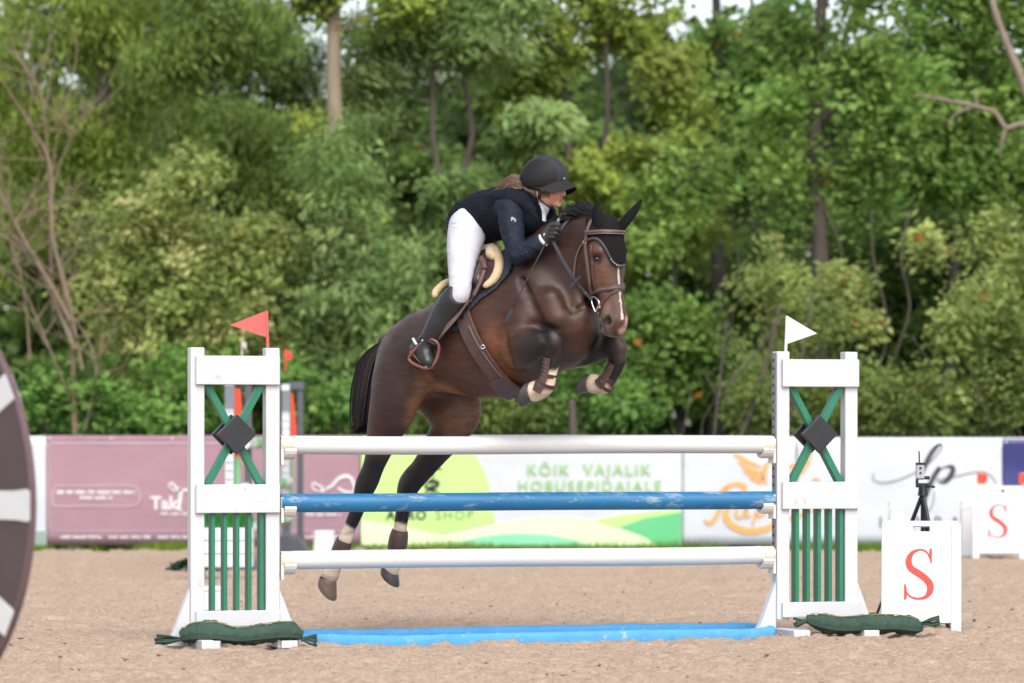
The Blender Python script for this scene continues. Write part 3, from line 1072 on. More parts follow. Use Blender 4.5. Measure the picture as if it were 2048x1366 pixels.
# far jump seen end on behind the near wing
DGREY = mat('grey_post', (122, 126, 134), 0.5, (108, 112, 120), 5, amount=.5)
DGREY2 = mat('dark_grey_foot', (86, 92, 100), 0.5, (70, 76, 84), 6)
LGREEN = mat('pale_green_paint', (122, 186, 128), 0.5, (112, 174, 118), 6)
def far_wing(pxc, py_base, label, dxs):
    g = ground(pxc, py_base)
    d = g.y
    root = thing('grey_wing', label, 'jump wing', g, 0, 'grey wings of the far jump')
    H = 1.70
    a = dxs
    MB().box((a[0], -.05, .06), (a[0] + .085, .05, H - .06)).build('post', DGREY, root, bevel=.004)
    MB().box((a[2], .12, .06), (a[2] + .06, .20, H)).build('post', DGREY2, root, bevel=.004)
    x0, x1 = a[1], a[2] - .005
    m = MB(); m.prism([(x0, 1.0), (x1 - .005, 1.0), (x1, 1.25), (x1 - .03, 1.60), (x0, 1.62)], .02, .06)
    m.build('orange_board', ORANGE, root)
    MB().box((x0, .02, .28), (x1 - .03, .06, 1.0)).build('green_board', LGREEN, root)
    MB().box((a[0] - .002, -.05, H - .059), (a[0] + .075, .04, H)).build('post_cap', WHITE2, root)
    MB().box((a[2] - .10, .10, H - .05), (a[2] + .07, .22, H - .001 + .03)).build('top_rail', DGREY2, root)
    tr = MB().box((a[0] + .005, -.062, .38), (a[0] + .078, -.052, H - .28)).build('cup_track', WHITE2, root)
    m = MB(); z = .42
    while z < H - .3:
        m.box((a[0] + .012, -.066, z), (a[0] + .07, -.062, z + .018)); z += .075
    tag(m.build('track_notch', GREY, tr), kind='stuff')
    MB().prism([(a[0] - .16, 0), (a[2] + .14, 0), (a[2] + .03, .17), (a[0] - .02, .17)], -.30, .30).build('foot', DGREY2, root, bevel=.01)
    return root, d
FW1, fd1 = far_wing(474, 1140, 'grey jump wing with an orange board, seen through the crossed bars', (-.105, -.03, .06))
FW2, fd2 = far_wing(582, 1106, 'grey jump wing with an orange board, beside the open edge of the near wing', (-.09, 0.0, .055))
def far_flag(px, py0, py1, d, col, wpx, label, nm):
    m_ = mat(nm, col, .5, tuple(int(c * .9) for c in col))
    g = P(px, py1, d)
    root = thing('pennant_flag', label, 'flag', g, 0, 'pennants on the wings')
    MB().tube([g, P(px, py0, d)], .008, 8).build('stick', m_, root, world=True)
    a, b = P(px, py0, d), P(px + wpx, (py0 + py1) / 2 - 8, d)
    e = P(px, py1 - 22, d)
    MB().prism([(a.x, a.z), (e.x, e.z), (b.x, b.z - .03), (b.x, b.z + .03)], d - .012, d - .006).build('pennant', m_, root, world=True)
far_flag(484, 684, 715, fd1, (196, 190, 186), 9, 'small off-white pennant rising behind the near wing', 'flag_offwhite')
far_flag(571, 697, 742, fd2 - .02, (224, 64, 58), 13, 'small red pennant on the grey wing of the far jump', 'flag_red2')
def far_poles():
    A = ground(490, 1140); B = ground(578, 1106)
    bands = (WHITE2, LGREEN, ORANGE, WHITE2, LGREEN, WHITE2)
    for z, lab in ((1.12, 'upper banded pole of the far jump'), (.72, 'middle banded pole of the far jump'), (.36, 'lower banded pole of the far jump')):
        root = thing('jump_pole', lab + ', white and green', 'jump pole', (A + B) / 2 + Vector((0, 0, z)), 0, 'poles of the far jump')
        a = A + Vector((0, -.1, z)); b = B + Vector((0, -.1, z))
        for k, mm in enumerate(bands):
            MB().tube([a.lerp(b, k / 6), a.lerp(b, (k + 1) / 6)], .052, 14).build('band', mm, root, world=True, smooth=True, sharp=50)
far_poles()
def brush_box():
    d = 31.6
    k = d / FPX
    x = lambda px: (px - 1024) * k
    z = lambda py: EYE + (HY - py) * k
    root = thing('brush_box', 'white planked box filled with green brush behind the slats', 'brush box', (x(452), d, 0))
    rows = ((1055, 1080), (1081.5, 1106.5), (1108, 1133))
    for a, b in rows:
        MB().box((x(393), d - .15, z(b)), (x(506), d + .15, z(a))).build('plank', WHITE2, root, world=True, bevel=.004)
    MB().box((x(468), d - .13, 0), (x(478), d + .13, z(1133) - .001)).build('leg', WHITE2, root, world=True)
    MB().box((x(400), d - .13, 0), (x(408), d + .13, z(1133) - .001)).build('leg', WHITE2, root, world=True)
    r = np.random.RandomState(3)
    n = 1500
    X = x(393) + r.rand(n) * (x(502) - x(393)); Y = d + (r.rand(n) - .5) * .28
    Z0 = np.full(n, z(1058)); h = .08 + .12 * r.rand(n)
    bx = (r.rand(n) - .5) * .05
    V = np.stack([np.stack([X - .008, Y, Z0], 1), np.stack([X + .008, Y, Z0], 1), np.stack([X + bx, Y + bx, Z0 + h], 1)], 1).reshape(-1, 3)
    tint = np.repeat(np.array([lin((44, 122, 38))[:3]]) * (.5 + .8 * r.rand(n, 1)), 3, 0)
    o = mesh_np('brush', V, np.arange(3 * n).reshape(n, 3), attr_mat('brush_mat', transl=.2), root, world=True, attr={'tint': tint}, smooth=False)
    tag(o, kind='stuff')
brush_box()
def small_box(px0, px1, py0, py1, dbase_py, label, name, cat, taper=0.0):
    d = ground(0, dbase_py).y
    k = d / FPX
    x = lambda px: (px - 1024) * k
    zt = EYE + (HY - py0) * k
    c = (x(px0) + x(px1)) / 2; hw = (x(px1) - x(px0)) / 2
    root = thing(name, label, cat, (c, d, 0))
    MB().prism([(c - hw, 0), (c + hw, 0), (c + hw - taper, zt), (c - hw + taper, zt)], d - hw, d + hw).build('body', WHITE2, root, world=True, bevel=.01)
    MB().prism([(c - hw - .004, zt * .86), (c + hw + .004 - taper * .9, zt * .86), (c + hw + .003 - taper, zt * .93), (c - hw - .003 + taper, zt * .93)], d - hw - .004, d - hw + .03).build('lip', WHITE2, root, world=True)
small_box(627, 671, 1061, 1109, 1109, 'white tapered tub standing in front of the purple banner', 'white_tub', 'tub', .016)
small_box(396, 452, 1172, 1232, 1232, 'low white block on the sand behind the lower slats', 'white_block', 'block')
small_box(1778, 1806, 1004, 1100, 1118, 'white marker post behind the timing tripod', 'marker_post', 'post', .005)
small_box(1921, 1944, 1002, 1100, 1114, 'white marker post beside the farther letter board', 'marker_post', 'post', .005)
# garland of artificial leaves lying on the far wing's foot
def garland():
    d = fd1 - .35
    r = np.random.RandomState(8)
    root = thing('leaf_garland', 'dark green leaf garland lying on the grey foot', 'garland', (P(365, HY, d).x, d, .15))
    pts = [P(a, b, d) for a, b in ((338, 1146), (352, 1132), (372, 1128), (395, 1126), (420, 1124))]
    MB().tube(spline(pts, 6), .012, 6).build('stem', mat('garland_stem', (40, 62, 44), .7), root, world=True)
    n = 160
    sp = spline(pts, 40)
    V, Fq = [], []
    for i in range(n):
        p = np.array(sp[r.randint(len(sp))]) + (r.rand(3) - .5) * (.05, .06, .06)
        a, b = r.randn(3) * .022, r.randn(3) * .018
        V += [p - a, p + b, p + a, p - b]; Fq.append([4 * i, 4 * i + 1, 4 * i + 2, 4 * i + 3])
    o = mesh_np('leaf', np.array(V), np.array(Fq), mat('garland_leaf', (34, 70, 48), .6, (24, 50, 36)), root, world=True, smooth=False)
    tag(o, kind='stuff')
garland()
# ------------------------------------------------------------------ banner fence
BD = 40.2                                         # distance of the banner fence
BK = BD / FPX
def bx(px, d=BD): return (px - 1024) * d / FPX
def bz(py, d=BD): return EYE + (HY - py) * d / FPX
def cloth(name, col, col2, rough=.5):
    return mat(name, col, rough, col2, 1.6, amount=.5, bump=.9, bscale=2.6)
PURPLE = cloth('purple_vinyl', (163, 128, 140), (150, 116, 129))
WVINYL = cloth('white_vinyl', (201, 204, 209), (189, 193, 199))
NAVY = cloth('navy_vinyl', (56, 60, 120), (44, 48, 104), .35)
FENCEW = mat('fence_white', (222, 224, 224), .5, (206, 208, 206), 4)
PRINTW = mat('print_white', (232, 224, 228), .6)
def sheet(px0, px1, py0, py1, m_, root, d=BD, th=.004, name='vinyl_sheet', amp=.005, seed=0, nx=48, nz=10):
    """hanging sheet with shallow folds; real thickness"""
    r = random.Random(seed)
    ph = [r.uniform(0, 6) for _ in range(6)]
    X0, X1, Z0, Z1 = bx(px0, d), bx(px1, d), bz(py1, d), bz(py0, d)
    V, Fq = [], []
    for s_ in (0, 1):
        for i in range(nx + 1):
            for j in range(nz + 1):
                x = X0 + (X1 - X0) * i / nx; z = Z0 + (Z1 - Z0) * j / nz
                fold = amp * (math.sin(x * 3.1 + ph[0] + z * 1.2) * .5 + .35 * math.sin(x * 7.3 + ph[1] - z * 2.5) + .25 * math.sin(z * 9 + ph[2] + x)) * math.sin(math.pi * min(1, max(0, (j + .35) / (nz + .7))))
                V.append((x, d + fold + s_ * th, z))
    n1 = (nx + 1) * (nz + 1)
    idx = lambda s_, i, j: s_ * n1 + i * (nz + 1) + j
    for i in range(nx):
        for j in range(nz):
            Fq.append((idx(0, i, j), idx(0, i + 1, j), idx(0, i + 1, j + 1), idx(0, i, j + 1)))
            Fq.append((idx(1, i, j + 1), idx(1, i + 1, j + 1), idx(1, i + 1, j), idx(1, i, j)))
    for i in range(nx):
        Fq.append((idx(0, i, 0), idx(1, i, 0), idx(1, i + 1, 0), idx(0, i + 1, 0)))
        Fq.append((idx(0, i, nz), idx(0, i + 1, nz), idx(1, i + 1, nz), idx(1, i, nz)))
    for j in range(nz):
        Fq.append((idx(0, 0, j), idx(0, 0, j + 1), idx(1, 0, j + 1), idx(1, 0, j)))
        Fq.append((idx(0, nx, j), idx(1, nx, j), idx(1, nx, j + 1), idx(0, nx, j + 1)))
    return mesh_np(name, np.array(V), np.array(Fq), m_, root, world=True)
YF = BD - .0085                                    # printing sits just proud of the folds
def px_poly(root, name, polys, m_, y=YF, th=.002):
    m = MB()
    for q in polys:
        m.prism([(bx(a), bz(b)) for a, b in q], y - th, y)
    return m.build(name, m_, root, world=True)
def px_strokes(root, name, strokes, m_, y=YF):
    m = MB()
    for pts, ws in strokes:
        stroke(m, [(bx(a), bz(b)) for a, b in pts], [w_ * BK for w_ in ws], y, .002, 8)
    return m.build(name, m_, root, world=True)
def small_print(root, px0, px1, py, h, m_, seed):
    """a line of print too small to read: rows of little uprights"""
    r = random.Random(seed)
    m = MB()
    x = px0
    while x < px1:
        wl = r.uniform(10, 26)
        e = min(x + wl, px1)
        while x < e:
            s_ = r.uniform(1.6, 3.2)
            t = r.choice((0, 0, .25))
            m.prism([(bx(x), bz(py + h / 2)), (bx(x + s_), bz(py + h / 2)), (bx(x + s_), bz(py - h / 2 + t * h)), (bx(x), bz(py - h / 2 + t * h))], YF - .002, YF)
            x += s_ + 1.1
        x += 4
    tag(m.build('small_print', m_, root, world=True), kind='stuff')
def eyelets(root, px0, px1, py, n):
    for k in range(n):
        px = px0 + (px1 - px0) * k / max(n - 1, 1)
        c = Vector((bx(px), YF - .001, bz(py)))
        m = MB(); m.tube([c, c + Vector((0, -.004, 0))], .012, 10); m.build('eyelet', WHITE2, root, world=True)
def wtext(root, name, body, px, py, h, m_, **kw):
    """capital height h in picture px, centred at px with its baseline at py"""
    o = text_mesh(name, body, h * BK / .70, m_, root, Matrix.Translation((bx(px), YF - .0005, bz(py))), **kw)
    o.matrix_parent_inverse = Matrix.Translation(root.location).inverted()
    return o

# white post-and-rail fence that the banners hang on
fence = thing('arena_fence', 'white post and rail fence carrying the sponsor banners', 'fence', (0, BD + .12, 0))
for k in range(-6, 7):
    x = k * 1.6 + .2
    MB().box((x - .05, BD + .07, -.05), (x + .05, BD + .17, 1.14)).build('post', FENCEW, fence, world=True, bevel=.006)
for z in (1.06, .62, .16):
    MB().box((-10, BD + .03, z), (10, BD + .065, z + .10)).build('rail', FENCEW, fence, world=True, bevel=.004)

b = thing('white_banner', 'plain white banner panel at the wheel wing, left of the purple one', 'banner', (bx(60), BD, bz(982)))
sheet(-80, 95, 872, 1092, WVINYL, b, seed=5)
m = MB(); m.box((bx(-80), YF - .004, bz(1092)), (bx(94), YF, bz(1062))); m.build('grey_hem', mat('hem_grey', (150, 168, 158), .6), b, world=True)
b = thing('purple_banner', 'faded purple banner with white lettering and a boxed slogan', 'banner', (bx(400), BD, bz(982)))
sheet(92, 720, 871, 1090, PURPLE, b, seed=1, nx=90)
px_poly(b, 'top_hem', [[(92, 880), (720, 880), (720, 871), (92, 871)]], mat('hem_pink', (168, 132, 146), .5))
px_strokes(b, 'border_line', [(((98, 886), (98, 1040), (108, 1060), (130, 1062), (300, 1062), (520, 1062), (714, 1062)), (1.6,) * 7), (((98, 886), (300, 886), (714, 886)), (2.4,) * 3)], mat('print_pink', (206, 178, 190), .6))
px_strokes(b, 'slogan_box', [(((112, 972), (180, 972), (260, 972), (276, 978), (280, 992), (276, 1006), (260, 1012), (180, 1012), (112, 1012), (106, 1004), (105, 992), (106, 980), (112, 972)), (2.2,) * 13)], MATS['print_pink'])
small_print(b, 114, 272, 984, 8, PRINTW, 1)
small_print(b, 160, 226, 995, 7, PRINTW, 2)
for i, (a, e) in enumerate(((122, 202), (218, 300), (316, 395), (420, 505), (520, 600), (610, 700))):
    small_print(b, a, e, 1074, 6, PRINTW, 10 + i)
wtext(b, 'lettering', 'Tak', 328, 1018, 25, PRINTW, bold=.006)
px_strokes(b, 'swash_letter', [(((338, 968), (344, 966), (352, 974), (362, 980), (350, 982), (340, 974), (338, 968)), (3, 4, 4, 3, 3, 3, 3)), (((350, 980), (372, 980), (400, 974)), (4, 5, 4)), (((362, 982), (360, 1000), (358, 1016), (364, 1020)), (7, 7, 6, 3))], PRINTW)
small_print(b, 322, 396, 1027, 6, PRINTW, 3)
# second logo on the purple banner: a leaping line
px_strokes(b, 'horse_swash', [(((624, 972), (628, 966), (640, 972), (652, 980), (640, 983), (628, 978), (624, 972)), (3, 4, 4, 3, 3, 4, 3)),
    (((636, 982), (660, 974), (676, 958), (690, 952), (702, 956), (708, 972), (706, 984)), (3, 5, 6, 7, 6, 5, 3)), (((676, 976), (692, 984), (716, 984)), (4, 5, 3))], PRINTW)
small_print(b, 612, 682, 1029, 6, PRINTW, 4)
eyelets(b, 100, 712, 876, 6)

def agro():
    b = thing('green_banner', 'white and lime green banner with KÕIK VAJALIK HOBUSEPIDAJALE in pale green', 'banner', (bx(1040), BD, bz(982)))
    sheet(722, 1364, 872, 1092, WVINYL, b, seed=2, nx=90)
    LIME = mat('lime_print', (178, 216, 126), .55, (188, 222, 140), 1.5)
    PALE = mat('pale_lime_print', (218, 242, 192), .55, (210, 238, 180), 2)
    MID = mat('mid_green_print', (140, 214, 172), .55, (126, 204, 160), 2)
    DEEP = mat('deep_green_print', (104, 192, 132), .55, (92, 182, 122), 2)
    DK = mat('dark_print', (52, 60, 52), .6)
    DKG = mat('grey_green_print', (118, 146, 96), .6)
    disc = [(722, 874)] + [(893 + 96 * math.sin(t) if t > 0 else 893, 982) for t in ()]
    arc = []
    for i in range(33):
        t = rad(-78 + 130 * i / 32)
        arc.append((848 + 142 * math.cos(t), 1010 + 142 * math.sin(t)))
    px_poly(b, 'lime_disc', [[(722.5, 874), (880, 874), (930, 890), (958, 920), (976, 960), (984, 1000), (990, 1046), (900, 1064), (800, 1091.5), (722.5, 1091.5)]], LIME)
    hill = [(900, 1091.5), (880, 1070), (990, 1047), (1060, 1036), (1110, 1034), (1150, 1036), (1180, 1040), (1240, 1028), (1363, 1020), (1363, 1091.5)]
    px_poly(b, 'pale_hill', [hill], PALE, y=YF - .0022)
    px_poly(b, 'lower_lime', [[(722.5, 1091.6), (722.5, 1040), (800, 1052), (880, 1069), (905, 1091.6)]], PALE, y=YF - .0024)
    px_poly(b, 'lime_hill', [[(1190, 1042), (1240, 1030), (1300, 1023), (1363, 1018), (1363, 1030), (1300, 1040), (1230, 1056)]], LIME, y=YF - .0044)
    px_poly(b, 'green_mound', [[(905, 1091.5), (950, 1076), (1000, 1069), (1050, 1067), (1100, 1070), (1150, 1080), (1182, 1091.5)]], MID, y=YF - .0046)
    px_poly(b, 'green_leaf', [[(1238, 1055), (1290, 1036), (1363, 1024), (1363, 1091.5), (1318, 1091.5), (1290, 1074)]], DEEP, y=YF - .0066)
    def tx(body, px, py, h, m_, **kw):
        o = wtext(b, 'lettering', body, px, py, h, m_, **kw)
        o.location.y -= .007
        return o
    G2 = mat('pale_green_letters', (150, 200, 122), .6)
    tx('KÕIK', 1096, 950, 22, G2, spacing=1.24, bold=.0015, xs=.98)
    tx('VAJALIK', 1234, 950, 22, G2, spacing=1.26, bold=.0015, xs=.98)
    tx('HOBUSEPIDAJALE', 1179, 982, 21, G2, spacing=1.28, bold=.0015, xs=.99)
    tx('AGRO', 813, 1039, 19, DK, spacing=1.16, bold=.004, xs=.96)
    tx('SHOP', 909, 1039, 19, DKG, spacing=1.2, bold=-.001, xs=1.0)
    o = px_strokes(b, 'leaf_emblem', [(((850, 968), (862, 962), (876, 966), (866, 976), (852, 974), (850, 968)), (3, 7, 8, 8, 6, 3)), (((864, 946), (874, 936), (884, 940)), (2, 6, 2)), (((848, 986), (862, 980), (880, 986)), (2, 5, 2)), (((866, 990), (864, 964), (872, 930)), (2, 3, 2))], DK)
    o.location.y -= .007
    eyelets(b, 735, 1352, 878, 6)
agro()
ORB = mat('ochre_print', (226, 166, 96), .6, (218, 156, 86), 3)
b = thing('winged_banner', 'white banner with an ochre winged emblem and script lettering', 'banner', (bx(1470), BD, bz(982)))
sheet(1366, 1592, 873, 1090, WVINYL, b, seed=3, nx=40)
px_strokes(b, 'wing_emblem', [
    (((1468, 908), (1482, 916), (1500, 926), (1522, 934)), (3, 9, 9, 4)), (((1476, 924), (1494, 936), (1512, 944), (1526, 946)), (3, 8, 9, 4)),
    (((1486, 940), (1502, 950), (1516, 956), (1528, 956)), (3, 7, 8, 4)), (((1500, 954), (1512, 962), (1526, 966)), (3, 6, 4)),
    (((1538, 924), (1530, 936), (1528, 956), (1534, 970)), (6, 9, 9, 2)), (((1546, 922), (1556, 926), (1558, 946), (1550, 962)), (4, 5, 5, 2)),
    (((1624, 902), (1614, 918), (1590, 930), (1566, 938)), (3, 9, 9, 4)), (((1620, 922), (1604, 938), (1580, 948), (1562, 952)), (3, 8, 9, 4)), (((1610, 940), (1590, 954), (1564, 962)), (3, 7, 4))], ORB)
px_strokes(b, 'script_lettering', [
    (((1408, 1040), (1420, 1046), (1432, 1034), (1444, 1006), (1456, 976)), (4, 9, 8, 8, 7)), (((1436, 990), (1452, 974), (1474, 968), (1488, 974), (1484, 990), (1464, 1006), (1450, 1014)), (3, 7, 8, 10, 9, 7, 4)),
    (((1456, 1014), (1452, 1034), (1466, 1052), (1496, 1062), (1530, 1058), (1560, 1044), (1600, 1030), (1630, 1020), (1648, 1018)), (9, 13, 13, 13, 12, 9, 6, 4, 2)),
    (((1476, 1014), (1472, 1030), (1482, 1034), (1494, 1014), (1492, 1032), (1502, 1030)), (4, 6, 5, 5, 6, 3)),
    (((1516, 1012), (1510, 1034), (1504, 1052)), (5, 6, 3)), (((1514, 1016), (1526, 1010), (1532, 1020), (1520, 1032), (1512, 1028)), (4, 6, 6, 5, 3)),
    (((1544, 1014), (1546, 1030), (1560, 1026)), (5, 6, 3)), (((1622, 962), (1632, 958), (1640, 962)), (2, 5, 2))], ORB)
eyelets(b, 1376, 1580, 879, 3)
b = thing('script_banner', 'white banner with black script initials behind the timing tripod', 'banner', (bx(1800), BD, bz(982)))
sheet(1594, 2004, 875, 1090, WVINYL, b, seed=7, nx=70, amp=.0055)
INK = mat('ink_print', (66, 66, 74), .6)
px_strokes(b, 'script_initials', [
    (((1748, 946), (1746, 956), (1756, 964), (1780, 964), (1806, 956), (1832, 944), (1858, 926), (1878, 904), (1884, 892), (1880, 888), (1870, 896), (1858, 914), (1846, 940), (1842, 956)), (1.4, 1.4, 1.4, 1.6, 1.6, 1.8, 2, 2, 2, 5, 9, 10, 9, 2)),
    (((1880, 934), (1866, 956), (1852, 990), (1848, 1016), (1856, 1022), (1866, 1006), (1868, 984)), (9, 10, 9, 5, 2, 1.6, 1.4)),
    (((1872, 944), (1890, 934), (1904, 934), (1904, 946), (1892, 962), (1880, 964), (1874, 956)), (2, 3, 9, 11, 9, 3, 2)),
    (((1880, 958), (1906, 954), (1940, 946), (1966, 944), (1984, 954), (1992, 968)), (1.4, 1.4, 1.6, 1.6, 1.4, 1.2))], INK)
for ch, px in (('I', 1761), ('P', 1830), ('R', 1877), ('A', 1910), ('D', 1942)):
    wtext(b, 'letter', ch, px, 1056, 24, INK, bold=-.002)
wtext(b, 'lettering', 'N', 1940, 1078, 14, INK)
eyelets(b, 1606, 1994, 881, 4)
b = thing('navy_banner', 'creased navy blue banner at the end of the fence', 'banner', (bx(2060), BD, bz(982)))
sheet(2006, 2190, 878, 1090, NAVY, b, seed=9, amp=.035, nx=50, nz=24)
eyelets(b, 2012, 2180, 884, 3)
# ------------------------------------------------------------------ the wood behind the arena
LEAFM = attr_mat('leaf', 'tint', gain=0.98, rough=.6, spec=.15, transl=.52, nscale=3, namt=.15)
BARK = mat('bark', (92, 82, 74), .85, (62, 56, 50), 9, amount=.5, bump=.7, bscale=14, stretch=(1, 1, .25))
BARKP = mat('pale_bark', (150, 136, 114), .85, (98, 86, 74), 5, amount=.5, bump=.6, bscale=12, stretch=(1, 1, .25))
BARKD = mat('dark_bark', (58, 52, 48), .9, (40, 36, 33), 9, amount=.5, bump=.7, bscale=14, stretch=(1, 1, .25))
LICHEN = mat('lichen_bark', (112, 106, 95), .9, (142, 110, 68), 3, amount=.32, bump=.5, bscale=22)
DEADW = mat('dead_wood', (146, 130, 116), .85, (104, 92, 82), 7, bump=.5, bscale=20)
KIND = {   # leaf length, width, droop, colours (light, dark), clump spread (horizontal, vertical)
    'larch': (.12, .030, .9, (164, 180, 88), (122, 146, 70), (.15, .20)),
    'larchgreen': (.12, .032, .8, (150, 170, 92), (110, 138, 70), (.16, .17)),
    'spruce': (.11, .030, .5, (98, 116, 62), (72, 92, 48), (.22, .12)),
    'rowan': (.115, .048, .45, (164, 184, 118), (118, 150, 88), (.15, .10)),
    'maple': (.098, .074, .35, (148, 174, 92), (104, 140, 68), (.15, .11)),
    'mapleyellow': (.100, .074, .35, (172, 184, 92), (130, 154, 72), (.14, .10)),
    'dark': (.10, .068, .35, (124, 150, 80), (90, 118, 60), (.17, .12)),
    'pale': (.080, .048, .3, (176, 186, 114), (134, 154, 82), (.11, .09)),
    'bush': (.092, .062, .3, (138, 174, 90), (98, 138, 70), (.14, .10)),
    'scrub': (.075, .044, .3, (154, 168, 96), (110, 132, 70), (.10, .11)),
}
def leaf_quads(rs, pos, L_, Wd, droop, up=.5, size=1.0, per=None):
    """folded leaves: 4 corners each, pointing outward and drooping"""
    n = len(pos)
    if per is None:
        d = rs.randn(n, 3); base_n = rs.randn(n, 3) * .6
    else:                                   # leaves of one spray lie alike
        m = per.max() + 1
        d = rs.randn(m, 3)[per] * .8 + rs.randn(n, 3) * .6; base_n = rs.randn(m, 3)[per] * .45 + rs.randn(n, 3) * .32
    d[:, 2] = d[:, 2] * .6 - droop * 1.6
    d /= np.linalg.norm(d, axis=1, keepdims=True)
    nn = base_n + np.array([.0, -.5, up + .15])
    s_ = np.cross(d, nn); s_ /= np.linalg.norm(s_, axis=1, keepdims=True) + 1e-9
    up_ = np.cross(s_, d)
    ln = L_ * (.6 + .8 * rs.rand(n, 1)) * size; wd = Wd * (.6 + .7 * rs.rand(n, 1)) * size
    a = pos; b = pos + d * ln * .45 + s_ * wd * .5 + up_ * wd * .12; c = pos + d * ln; e = pos + d * ln * .45 - s_ * wd * .5 + up_ * wd * .12
    return np.stack([a, b, c, e], 1).reshape(-1, 3)

def crown(rs, kind, blobs, d, dens=1.0, spot=None, far=1.0):
    L_, Wd, droop, c1, c2, (sh, sv) = KIND[kind]
    V, T, CC = [], [], []
    c1 = np.array(lin(c1)[:3]); c2 = np.array(lin(c2)[:3])
    for (bx_, by_, rx, ry) in blobs:
        k = d / FPX
        ctr = np.array(P(bx_, by_, d))
        R = np.array([rx * k, (rx + ry) * .5 * k * .8, ry * k])
        n = int(3.9 * rx * ry * dens / (L_ * Wd * .42 / (k * k)) * 2.6)
        n = min(n, 12000)
        m = max(6, n // 42)
        dr = rs.randn(m, 3); dr /= np.linalg.norm(dr, axis=1, keepdims=True)
        rr = (.25 + .75 * rs.rand(m, 1) ** .55) * (1 + .22 * rs.randn(m, 1) * .6)
        cl = ctr + dr * rr * R
        keep = (vnoise(cl[:, 0] + 90, cl[:, 2] + 90 + cl[:, 1] * .3, 1.25, 77) > .33) & (cl[:, 2] > .1)
        cl = cl[keep]; m = len(cl)
        if m == 0: continue
        per = rs.randint(0, m, n)
        pos = cl[per] + rs.randn(n, 3) * np.array([sh, sh, sv])
        ok = pos[:, 2] > .03
        pos = pos[ok]; per = per[ok]; n = len(pos)
        V.append(leaf_quads(rs, pos, L_ * far, Wd * far, droop, size=(.65 + .8 * rs.rand(m))[per][:, None], per=per))
        mixc = np.clip(rs.rand(m)[per] * .9 + rs.rand(n) * .15, 0, 1)[:, None]
        col = (c2 * (1 - mixc) + c1 * mixc) * (.92 + .16 * rs.rand(n, 1)) * (.62 + .76 * rs.rand(m)[per][:, None])
        ye = rs.rand(n) < .002
        col[ye] = np.array(lin((176, 120, 52))[:3])
        if spot is not None:
            sp_ = (rs.rand(m) < spot[1])[per] & (rs.rand(n) < .75) if spot[1] > .1 else rs.rand(n) < spot[1]
            col[sp_] = np.array(lin(spot[0])[:3]) * (.8 + .4 * rs.rand(sp_.sum(), 1))
        T.append(np.repeat(col, 4, 0)); CC.append(cl)
    V = np.vstack(V)
    return V, np.arange(len(V)).reshape(-1, 4), np.vstack(T), np.vstack(CC)

def tree(name, label, cat, kind, px, d, blobs, trunk_w=30, top=-120, bark=None, lean=0, seed=0, dens=1.0, spot=None, group='trees of the wood', limbs=26, stems=1, far=1.0):
    rs = np.random.RandomState(seed + 100)
    r = random.Random(seed)
    k = d / FPX
    base = Vector((P(px, HY, d).x, d, -.04))
    root = thing(name, label, cat, base, 0, group)
    V, Fq, T, CC = crown(rs, kind, blobs, d, dens, spot, far)
    mesh_np('crown', V, Fq, LEAFM, root, world=True, attr={'tint': T}, smooth=False)
    tr_pts = []
    for s_ in range(stems):
        off = (s_ - (stems - 1) / 2) * 26
        tp = P(px + lean + off * 3 + r.uniform(-12, 12), top, d)
        b0 = base + Vector((off * k * .5, r.uniform(-.1, .1), 0))
        pts = [b0.lerp(tp, i / 7) + Vector((r.uniform(-.05, .05), r.uniform(-.05, .05), 0)) * (1 if 0 < i < 7 else 0) * (3 if stems > 1 else 1) for i in range(8)]
        pts = spline(pts, 3)
        w0 = trunk_w * k / 2 / (1 if stems == 1 else 1.2)
        rs_ = [w0 * (1.25 if i == 0 else 1) * (1 - .62 * i / (len(pts) - 1)) for i in range(len(pts))]
        MB().tube(pts, rs_, 12).build('trunk', bark or BARK, root, world=True, smooth=True)
        tr_pts += [(p, q) for p, q in zip(pts, rs_)]
    m = MB()
    idx = rs.choice(len(CC), min(limbs, len(CC)), replace=False)
    for i in idx:
        e = Vector(CC[i])
        lower = [t for t in tr_pts if t[0].z < e.z + .1] or tr_pts[:1]
        p, q = min(lower, key=lambda t: (t[0] - e).length + .5 * abs(t[0].z - (e.z - .5 * (Vector((t[0].x, t[0].y, 0)) - Vector((e.x, e.y, 0))).length)))
        md = p.lerp(e, .5) + Vector((r.uniform(-.1, .1), r.uniform(-.1, .1), .10))
        w_ = min(q * .5, .012 + .010 * (e - p).length)
        pp = spline([p, md, e], 4)
        m.tube(pp, [w_ * (1 - .8 * j / (len(pp) - 1)) for j in range(len(pp))], 6, caps=False)
    if m.v:
        tag(m.build('limbs', bark or BARK, root, world=True, smooth=True), kind='stuff')
    return root

